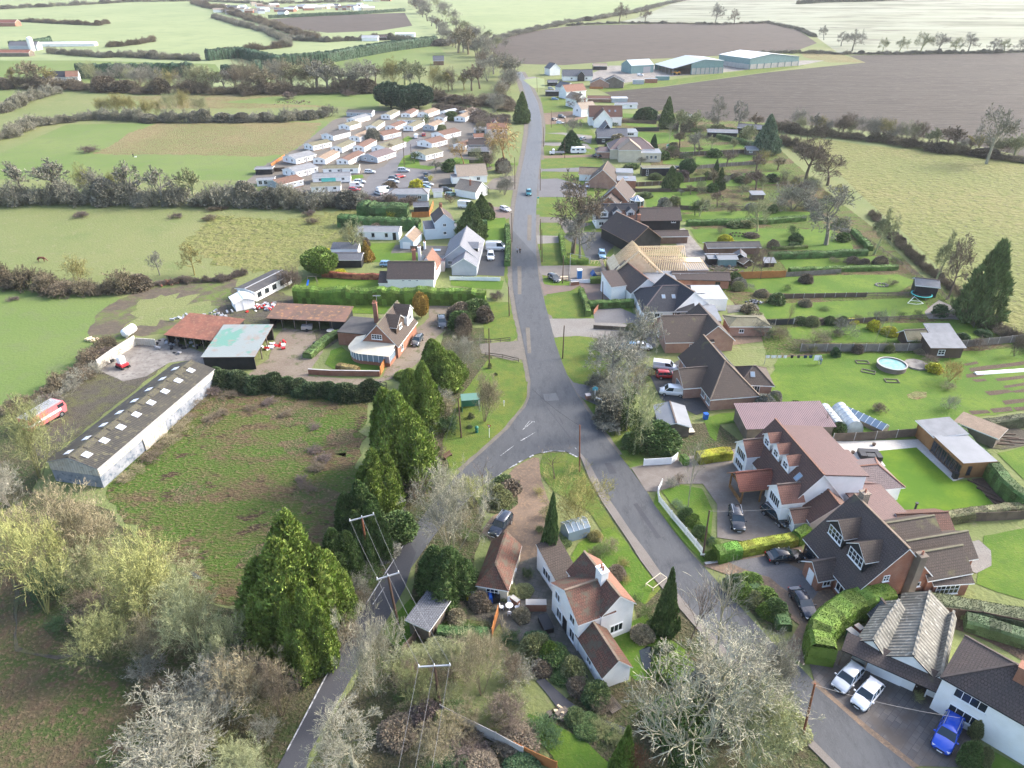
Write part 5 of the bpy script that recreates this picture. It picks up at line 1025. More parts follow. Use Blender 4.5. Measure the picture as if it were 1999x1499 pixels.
b4=h.block(*tri('d3','680 806 888 728 712 420'),2.3,1.7,ax='D',wall='render',roof='r_pan',ov=.2,ridge='r_tan',trim='whitetrim');b4.win(3,.5,1.3,1.,1.)
cp=G(*q1('d3','672 60'),6.8);h.chimney((cp.x,cp.y,0),1.2,.9,7.8,4.5,'render',2,math.atan2(b1.n.y,b1.n.x))
h=hs('outhouse','long cream walled outbuilding with mossy clay pantile roof','outbuilding','d2','1750 210')
b=h.block(P('d2','1660 115')[0],P('d2','1885 152')[0],P('c3','82 1250')[0],2.3,1.9,ax='D',wall='cream',roof='r_pan',ov=.2,hip=(1.7,0),ridge='r_pan');b.win(0,.5,1.3,1.5,1.1,3,2);b.wins(1,(.3,.6),1.3,w=.5,h=.6)
# ---- other outbuildings
simple('garden_shed','old shed with grey flat roof beside the lane verge fence','shed','d2','1300 420',65,4.2,2.5,2.0,.25,[],kind='mono',wall='agedboard',roof='r_slate')
simple('garden_shed','pink grey boarded shed with sloping green grey roof under ivy tree','shed','c3','1190 360',88,6,4.6,2.3,.7,[],wall='agedboard',roof='r_flat',ax='L')
simple('car_port','low lean to with purple ribbed metal roof behind white house','shed','c4','175 375',3,14,6,2.3,.7,[],kind='mono',wall='agedboard',roof='r_tinpurple',trim='agedboard')
h,b=simple('garden_shed','dark brown summer house with grey roof and white window by fence','shed','b4','1360 1230',0,6.3,4,2.3,.9,[(0,.35,1.3,1.3,1.1,2,2)],kind='mono',wall='brownboard',roof='r_feltgrey',trim='browntrim')
simple('garden_shed','dark brown shed directly behind the summer house','shed','b4','1340 1140',0,4.6,3,2.2,.8,[],kind='mono',wall='brownboard',roof='r_feltgrey')
simple('garden_shed','low green roofed shed beside silver birches and fence','shed','b4','1150 1150',5,4,3.2,1.8,1.2,[],wall='brownboard',roof='r_olive')
simple('garden_shed','dark netted play hut on trampoline platform at garden end','shed','b4','1240 780',-18,4.6,4,2.8,.9,[],wall='blackboard',roof='r_feltgrey')
simple('railway_carriage','long dark garden store with rounded grey roof like a railway carriage','shed','b3','1640 470',2,14,4,2.2,.7,[],wall='brickbrown',roof='r_feltdark',ridge='r_feltdark')
simple('garden_shed','blue grey metal garden shed below the long dark store','shed','b3','1595 560',2,4.6,3.6,2.2,.4,[],wall='greensteel',roof='r_flat')
simple('garden_shed','open green shed left of the blue grey metal one','shed','b3','1500 550',2,3,3.2,2,.3,[],wall='blackboard',roof='r_flat')
simple('garden_shed','small dark blue gabled play shed with pale roof','shed','b3','1700 545',-15,2.8,3,2,1,[],ax='D',wall='blackboard',roof='r_slate')
simple('hen_house','small brown wooden hen house beside rubble heap','hen house','b3','1745 570',20,2.6,2.,1.3,.8,[],ax='D',wall='brownboard',roof='r_tan')
simple('rabbit_hutch','small pale roofed hutch at the end of the rubble garden','hutch','b3','1920 570',0,2.4,1.8,1.2,.4,[],kind='mono',wall='brownboard',roof='r_flat')
simple('garden_shed','grey boarded garden studio at far end of a fenced lawn','shed','a3','1820 1155',0,8,4,2.3,1.,[(0,.2,1.3,1.4,.7,4),(0,.8,1.3,1.2,.7,3)],wall='agedboard',roof='r_feltgrey')
simple('stable','long blue black stable with grey roof near ploughed field','stable','a3','1570 1025',-10,13,5,2.5,.9,[],wall='blackboard',roof='r_feltgrey')
simple('barn','grey roofed field barn at the edge of ploughed land','barn','a3','1800 995',-22,13,7,2.6,1.2,[],wall='blackboard',roof='r_slate')
simple('garden_shed','black garden building with mossy flat roof and tall white window','shed','a3','1090 1310',2,12.5,4,2.8,0,[(0,.15,1.3,.8,2,1,3)],kind='flat',wall='blackboard',roof='r_olive')
simple('garden_shed','pair of pale garden cabins with grey roofs, near brown field','shed','a3','850 810',3,12,5,2.4,.6,[(0,.2,1.3),(0,.7,1.3)],wall='render',roof='r_flat')
simple('garden_shed','low white greenhouse like cabin behind red shed wall','shed','a3','800 765',2,9,4,2.2,.3,[],kind='mono',wall='greywall',roof='r_membrane')
simple('barn','low red brown curved roof store behind the orange roofed house','barn','a3','650 760',-4,13,6,2.,1.1,[],wall='brickbrown',roof='r_redbrown')
simple('garden_shed','small grey shed with white door in the scrubby corner','shed','a3','1310 910',0,5,4,2.3,.5,[(0,.3,1.3,1.,1.8,1,2)],kind='mono',wall='agedboard',roof='r_feltgrey')
simple('garden_shed','low dark shed under trees at the allotment edge','shed','b3','1830 70',0,4,3,1.8,.3,[],kind='mono',wall='agedboard',roof='r_flat')
simple('log_store','brown hedge side summer shed behind the cedar garden room','shed','c4','1640 430',-50,6,3,1.9,.3,[],kind='mono',wall='agedboard',roof='r_tan')
for i,(s,L,col)in enumerate((('945 630',7,'greywall'),('1040 620',8,'brick'),('1125 600',9,'greensteel'))):
    simple('shipping_container',['pale blue container left of the farm yard row','rust red container in the middle of the farm yard row','blue green container right of the farm yard row'][i],'container','a3',s,3,L,2.6,2.5,0,[],kind='flat',wall=col,roof='r_flat')
# ---- far farms and settlement, upper left and centre
FAR=[('a1','60 195',0,26,12,4,3,'brick','r_red','long red roofed farm house at the far left edge'),('a1','65 420',0,40,8,3,2,'agedboard','r_rusty','long orange roofed stable at the left edge'),
 ('a1','520 345',8,48,9,2.4,1.4,'render','r_farmpale','very long pale glasshouse roof on the left farm'),('a1','200 375',3,24,10,4,3,'greywall','r_slate','dark blue roofed barn beside the white silo'),
 ('a1','460 610',0,18,9,3.4,3,'render','r_black','white cottage with black roof behind the hedgerow'),('a1','560 615',20,7,9,4,3,'render','r_orange','small white gabled cottage beside the black roofed one'),
 ('a2','1370 485',5,8,7,3.4,3,'brickbrown','r_slate','small dark gabled house among bare trees near the far bend'),('a2','860 305',0,16,8,3,2,'render','r_membrane','pale roofed unit behind the long dark hedge'),
 ('a2','930 300',0,14,8,3,2,'blackboard','r_dark','dark shed beside the pale unit behind the long dark hedge'),('a2','1120 275',0,20,7,3,1,'render','r_farmpale','long white roofed unit at the end of the long dark hedge')]
for reg,s,yaw,L,D,hh,rr,wl,rf,lab in FAR:simple('far_building',lab,'building',reg,s,yaw,L,D,hh,rr,[],wall=wl,roof=rf)
rr_=random.Random(5);k=0
for reg,x0,x1,y0,y1,n_ in(('a1',1640,1990,40,110,14),('a2',20,300,50,115,8),('a2',320,860,45,78,18),('a2',700,1000,0,14,5)):
    for i in range(n_):
        s='%d %d'%(x0+(x1-x0)*(i+.5)/n_+rr_.uniform(-8,8),rr_.uniform(y0,y1));o,_b=simple('far_house','small white walled building in the distant settlement at the top','building',reg,s,rr_.uniform(-30,30),rr_.uniform(9,20),8,3.5,2.2,[],wall=rr_.choice(['render','render','cream','brick']),roof=rr_.choice(['r_farmpale','r_slate','r_farmpale','r_beige','r_redbrown','r_membrane']))
        o.root['group']='distant settlement buildings'
h=hs('silo','white silo tower on the distant left farm','silo','a1','245 380');mb=MB();mb.lathe(h.o,[(2.4,0),(2.4,10),(1.2,11),(0,11.3)],20);h.part(mb,'body',M['render'],40);mb=MB();mb.lathe(h.o+Z3*9.6,[(2.55,0),(2.55,.4)],20);h.part(mb,'band',M['greytrim'])
# ============================================================ VEGETATION
RS=np.random.RandomState(11)
def nrm(a):return a/np.maximum(np.linalg.norm(a,axis=-1,keepdims=True),1e-9)
def perp(d):
    r=RS.normal(size=d.shape);r-=(r*d).sum(-1,keepdims=True)*d;return nrm(r)
def ribbons(P0,P1,w0,w1):
    d=nrm(P1-P0);s=perp(d);w0=np.reshape(w0,(-1,1));w1=np.reshape(w1,(-1,1))
    V=np.stack([P0-s*w0,P0+s*w0,P1+s*w1,P1-s*w1],1).reshape(-1,3);return V
def tubes(P0,P1,r0,r1,k=5):
    d=nrm(P1-P0);x=perp(d);y=np.cross(d,x);r0=np.reshape(r0,(-1,1));r1=np.reshape(r1,(-1,1));out=[]
    a=[2*math.pi*i/k for i in range(k)]
    for i in range(k):
        c,s,c2,s2=math.cos(a[i]),math.sin(a[i]),math.cos(a[(i+1)%k]),math.sin(a[(i+1)%k])
        out.append(np.stack([P0+(x*c+y*s)*r0,P0+(x*c2+y*s2)*r0,P1+(x*c2+y*s2)*r1,P1+(x*c+y*s)*r1],1))
    return np.concatenate(out).reshape(-1,3)
def qm(name,V,mat):
    V=np.asarray(V);return npmesh(name,V,np.arange(len(V)).reshape(-1,4),[M[mat]])
def bare_proto(nm,kids=(7,6,6,5,4),stems=1,spread=.9,trunk=.28,tw=.0016,up=.25,tubelv=3,droop=0.,ang=(30,62),ivy=0):
    if stems==1:P_=np.zeros((1,3));D_=np.array([[RS.normal()*.05,RS.normal()*.05,1.]]);L_=np.array([trunk*1.9]);R0=np.array([.020])
    else:
        a=RS.uniform(0,6.28,stems);s=RS.uniform(.15,spread,stems);P_=np.stack([np.cos(a)*.03,np.sin(a)*.03,a*0],1);D_=np.stack([np.cos(a)*s,np.sin(a)*s,a*0+1],1);L_=RS.uniform(.45,.7,stems);R0=np.full(stems,.009)
    D_=nrm(D_);TV=[];CV=[]
    for lv in range(len(kids)+1):
        n=len(P_);seg=4 if lv<3 else 2;pts=[P_];d=D_;
        for i in range(seg):
            d=nrm(d+RS.normal(size=d.shape)*(.16 if lv else .06)+np.array([0,0,up*.35-(droop if lv>2 else 0)]));pts.append(pts[-1]+d*(L_/seg)[:,None])
        rr=[R0*(1-.62*i/seg)for i in range(seg+1)]
        for i in range(seg):
            if lv<tubelv:TV.append(tubes(pts[i],pts[i+1],rr[i],rr[i+1],6 if lv==0 else 4))
            else:CV.append(ribbons(pts[i],pts[i+1],np.maximum(rr[i],tw),np.maximum(rr[i+1],tw*.7)))
        if lv==len(kids):break
        k=kids[lv];idx=np.repeat(np.arange(n),k);lo=(trunk*.9/(trunk*1.9))if lv==0 and stems==1 else .25
        t=RS.uniform(lo,1.,len(idx));t[::k]=1.;f=t*seg;i0=np.minimum(f.astype(int),seg-1);fr=(f-i0)[:,None]
        A=np.stack(pts,1);p=A[idx,i0]*(1-fr)+A[idx,i0+1]*fr;pd=nrm(A[idx,i0+1]-A[idx,i0])
        an=np.radians(RS.uniform(ang[0],ang[1],len(idx)));an[::k]*=.4
        D_=nrm(pd*np.cos(an)[:,None]+perp(pd)*np.sin(an)[:,None]+np.array([0,0,up*.3]))
        L_=L_[idx]*RS.uniform(.48,.78,len(idx))*(1.15-.45*t)*(1.12 if lv==0 else 1);P_=p;R0=R0[idx]*RS.uniform(.34,.5,len(idx))*(1.1-.3*t)
    TV=np.concatenate(TV or[CV[0][:4]]);CV=np.concatenate(CV);al=np.concatenate([TV,CV])
    top=np.percentile(al[:,2],99.7);r=np.percentile(np.hypot(al[:,0],al[:,1]),98)
    for a in(TV,CV):a[:,2]/=top;a[:,:2]*=.5/r
    if not ivy:pass
    root=thing(nm,'x','tree');a=link('trunk',qm('trunk',TV,'bark'),root);b=link('crown',qm('crown',CV,'twigc'),root)
    if ivy:
        n=ivy;z=RS.uniform(.03,.62,n);ph=RS.uniform(0,6.28,n);rr=.05+.035*np.sin(z*21+ph)**2+RS.uniform(0,.05,n);p=np.stack([np.cos(ph)*rr,np.sin(ph)*rr,z],1)
        c=link('ivy',qm('ivy',leafq(p,nrm(p*np.array([1,1,0])+RS.normal(size=p.shape)*.6),.022,.016),'leaf'),root);c.color=(.05,.085,.022,0)
    freeze(root);proto_hide(root);return root
def leafq(p,d,ln,wd):
    ln=ln*RS.uniform(.6,1.3,(len(p),1));wd=wd*RS.uniform(.6,1.3,(len(p),1));s=perp(d)
    return np.stack([p,p+d*ln*.5+s*wd*.5,p+d*ln,p+d*ln*.5-s*wd*.5],1).reshape(-1,3)
def lump(p,k,ph=0):
    return(np.sin(p[:,0]*k+ph)+np.sin(p[:,1]*k*1.3+ph*2)+np.sin(p[:,2]*k*1.1+p[:,0]*k*.7+ph*3))/3
def cluster_proto(nm,tips,n=9500,per=3,ln=.042,wd=.02):
    VV=[];QQ=[]
    for cx,cy,hh,rr in tips:
        k=int(n*rr*rr*hh*5);z=RS.uniform(0,1,k)**1.15;ph=RS.uniform(0,6.283,k);sd_=RS.uniform(0,6)
        def surf(z,ph,f=1.):
            r=rr*np.clip(1-z**1.9,0,1)**.62*np.clip(z*5+.62,0,1)*f;return np.stack([cx+np.cos(ph)*r,cy+np.sin(ph)*r,z*hh],1)
        def lf(p):return 1+.20*lump(p,13,sd_)+.13*lump(p,31,sd_*2)
        p=surf(z,ph);f=lf(p)*(1+RS.uniform(-.2,.10,k));c=np.array([cx,cy,0]);m=np.array([1,1,0]);p=(p-c)*(m*f[:,None]+(1-m))+c
        o=nrm((p-c)*m+np.array([0,0,.06+.1*z.mean()]));i=np.repeat(np.arange(k),per);d=nrm(o[i]+RS.normal(size=(len(i),3))*.5+np.array([0,0,.55]));VV.append(leafq(p[i]-o[i]*ln*.3,d,ln,wd))
        k1,k2=18,14;g=np.stack([surf(np.full(k1,q),np.linspace(0,6.283,k1,endpoint=False))for q in np.linspace(0,.95,k2)]).reshape(-1,3);g=(g-c)*(m*(.74*lf(g))[:,None]+(1-m)*.96)+c;g=g.reshape(k2,k1,3)
        VV.append(np.stack([g[:-1],np.roll(g,-1,1)[:-1],np.roll(g,-1,1)[1:],g[1:]],2).reshape(-1,3))
    root=thing(nm,'x','tree');link('crown',qm('foliage',np.concatenate(VV),'leafc'),root);t=link('trunk',qm('trunk',tubes(np.array([[0,0,-.02]]),np.array([[0,0,.5]]),np.array([.03]),np.array([.012]),6),'bark'),root);t.color=(.06,.045,.035,0)
    freeze(root);proto_hide(root);return root
def solid_proto(nm,kind='conifer',n=2400,per=4,ln=.05,wd=.022,lumps=14,lamp=.16,label='tree',core=.74,upd=.5):
    # foliage on a lumpy dome or cone of unit height and half unit radius
    def surf(z,ph):
        if kind=='conifer':r=.5*np.clip((1-z)**.72*1.08,0,1)*np.clip(z*7+.55,0,1)
        elif kind=='spire':r=.5*np.clip((1-z)**.9,0,1)*np.clip(z*9+.4,0,1)
        elif kind=='column':r=.5*np.clip((1-z)*5,0,1)**.5*np.clip(z*4+.6,0,1)*(.8+.25*np.sin(z*9))
        elif kind=='crowned':r=.5*np.sqrt(np.clip(1-((z-.55)/.45)**2,0,1))
        else:r=.5*np.sqrt(np.clip(1-z**2.2,0,1))*np.clip(z*3+.82,0,1)
        p=np.stack([np.cos(ph)*r,np.sin(ph)*r,z],1);return p
    seed=RS.uniform(0,6);zl=.12 if kind=='crowned' else .0
    z=zl+(1-zl)*RS.uniform(0,1,n)**(1.25 if kind in('conifer','spire')else .9);ph=RS.uniform(0,6.283,n);p=surf(z,ph)
    o=nrm(p*np.array([1,1,0])+np.array([0,0,.35 if kind in('conifer','spire','column')else .0])+(p-np.array([0,0,.45]))*(0 if kind in('conifer','spire','column')else 1.2))
    f=1+lamp*lump(p,lumps,seed)+RS.uniform(-.10,.06,n);ax=np.array([1,1,.0 if kind in('conifer','spire','column')else .5]);p=p*(1-ax)+p*ax*f[:,None]
    idx=np.repeat(np.arange(n),per);d=nrm(o[idx]+RS.normal(size=(len(idx),3))*.55+np.array([0,0,upd]));V=leafq(p[idx]-o[idx]*ln*.3,d,ln,wd)
    k1,k2=22,18;zz=np.linspace(zl,.97,k2);CVs=[]
    grid=np.stack([surf(np.full(k1,q),np.linspace(0,6.283,k1,endpoint=False))for q in zz]).reshape(-1,3)
    g=grid.copy();g[:,:2]*=(core*(1+lamp*.9*lump(grid,lumps,seed)))[:,None];g[:,2]*=.96;g=g.reshape(k2,k1,3)
    q=np.stack([g[:-1],np.roll(g,-1,1)[:-1],np.roll(g,-1,1)[1:],g[1:]],2).reshape(-1,3)
    root=thing(nm,'x','tree');link('crown' if kind in('conifer','spire','crowned','column')else 'foliage',qm('foliage',np.concatenate([V,q]),'leafc'),root)
    if kind in('conifer','spire','crowned','column'):
        t=link('trunk',qm('trunk',tubes(np.array([[0,0,-.02]]),np.array([[0,0,.5]]),np.array([.03]),np.array([.012]),6),'bark'),root);t.color=(.06,.045,.035,0)
    freeze(root);proto_hide(root);return root
PRT={}
PRT['big']=[bare_proto('bare_tree',(8,6,6,5,4),1,tw=.0008,trunk=.2,up=.18)for _ in range(2)]
PRT['fan']=[bare_proto('bare_tree',(6,6,5,5),k_,.85,tw=.0018,up=.22)for k_ in(6,8,7,9)]
PRT['ivy']=[bare_proto('ivy_clad_tree',(7,6,6,5),1,tw=.0016,trunk=.22,ivy=2600)]
PRT['oak']=[bare_proto('bare_tree',(8,6,6,7),1,tw=.0021,trunk=.17,up=.10,ang=(35,72))for _ in range(3)]
PRT['far']=[bare_proto('bare_tree',(7,6,5,5),1,tw=.0038,trunk=.15,up=.2,tubelv=2)for _ in range(3)]
PRT['birch']=[bare_proto('bare_tree',(12,5,4),1,tw=.0026,trunk=.45,up=.3,ang=(25,50))for _ in range(2)]
PRT['twig']=[bare_proto('bare_shrub',(6,5,4),12,1.2,tw=.0042,up=.12,tubelv=1)for _ in range(3)]
PRT['fuzz']=[bare_proto('bare_shrub',(7,6,5),14,1.5,tw=.0055,up=.08,tubelv=1)for _ in range(3)]
PRT['hcl']=[bare_proto('hedge_clump',(7,6,5),16,1.7,tw=.010,up=.06,tubelv=0)for _ in range(4)]
PRT['pollard']=[bare_proto('pollard_tree',(7,3,2),1,tw=.004,trunk=.42,up=.3,tubelv=3)]
PRT['willow']=[bare_proto('willow_tree',(7,6,6,4),1,tw=.0028,trunk=.2,up=.25,droop=.55)]
PRT['con']=[cluster_proto('conifer_tree',t_)for t_ in([(0,.05,1,.26),(.22,-.10,.82,.24),(-.22,-.06,.80,.25),(.02,-.24,.62,.24),(-.12,.22,.74,.22),(.25,.17,.6,.2)],[(-.08,.04,1,.25),(.17,.03,.93,.25),(-.25,-.08,.68,.22),(.05,-.22,.66,.25),(.27,-.15,.58,.2),(-.1,.24,.7,.2)])]
PRT['fir']=[solid_proto('conifer_tree','conifer',2600,4,.07,.03,20,.22)]
PRT['spire']=[solid_proto('conifer_tree','spire',1800,4,.07,.035)]
PRT['cedar']=[solid_proto('conifer_tree','conifer',1500,5,.11,.022,22,.30,core=.45,upd=.1)]
PRT['col']=[solid_proto('evergreen_tree','column',2400,3,.05,.032,12,.25)]
PRT['round']=[solid_proto('evergreen_tree','crowned',2200,4,.06,.035,11,.16)for _ in range(2)]
PRT['bush']=[solid_proto('evergreen_shrub','dome',1500,3,.09,.05,10,.14)for _ in range(3)]
PRT['low']=[solid_proto('evergreen_shrub','dome',420,3,.15,.09,10,.2)for _ in range(2)]
COL=dict(pale=(.42,.39,.29),gry=(.37,.35,.28),grn=(.42,.43,.23),yel=(.44,.44,.17),tan=(.38,.32,.20),brn=(.26,.205,.145),pur=(.23,.175,.155),pnk=(.30,.23,.18),org=(.50,.33,.14),
  gold=(.42,.37,.14),con=(.25,.33,.075),dk=(.10,.165,.07),dkc=(.055,.10,.055),ivy=(.14,.21,.07),lau=(.20,.29,.06),ylw=(.62,.58,.06),mid=(.17,.225,.085),blu=(.20,.27,.17),red=(.22,.095,.06),olv=(.31,.32,.14),wht=(.38,.355,.27),amber=(.50,.34,.09))
TRK=dict(pale=(.30,.29,.22),gry=(.16,.145,.12))
tr=random.Random(3)
SHIFT=dict(con=.40,fan=.32,big=.30,ivy=.25,fuzz=.42,twig=.35,bush=.42,low=.42,round=.40,spire=.3,cedar=.2,willow=.15)
def plant(kind,bx,by,ty,wpx,col,label,cat='tree',group=None,name=None,hm=None,tilt=0.):
    pr=tr.choice(PRT[kind]);g=G(bx,by);w=wpx*mpp(bx,by);g.y+=w*SHIFT.get(kind,0)
    g.z=ter(g.y);h=hm or max(.5,w*.3,topz(ty,g.y));c=COL[col];j=tr.uniform(.93,1.07)*(.72 if by<720 and kind in('oak','far','fan','fuzz','twig','birch')else 1)
    o=tree_copy(pr,None,None);o.name=name or pr.name.split('.')[0];o.location=g-Vector((0,0,.05));o.scale=(w,w*tr.uniform(.9,1.1),h*(.88 if kind=='con' else 1.0));o.rotation_euler=(tr.uniform(-.03,.03),tr.uniform(-.03,.03),tr.uniform(0,6.28))
    for ch in o_children(o):
        b=ch.name.split('.')[0]
        if b in('crown','foliage'):ch.color=(c[0]*j,c[1]*j,c[2]*j,1)
        elif b=='trunk' and kind not in('con','spire','cedar','col','round'):ch.color=(c[0]*.62,c[1]*.6,c[2]*.6,1)if col not in('pale','wht','grn')else(c[0]*.85,c[1]*.85,c[2]*.8,1)
    props(o,label,cat,group);return o
_ch={}
def o_children(o):return _ch.get(o,[])
def tree_copy(o,parent=None,color=None):
    c=o.copy();C.objects.link(c)
    if parent:c.parent=parent
    ks=[tree_copy(k,c)for k in KIDS.get(o.name,[])];_ch[c]=ks;return c
def T(s):
    for ln in s.strip().split('\n'):
        a,lab=ln.split(':',1);q=a.split();lab,_,grp=lab.partition('@');cat='shrub' if q[0]in('twig','fuzz','bush','low')else 'tree'
        plant(q[0],*[float(v)for v in q[1:5]],q[5],lab.strip(),cat,grp.strip()or None)
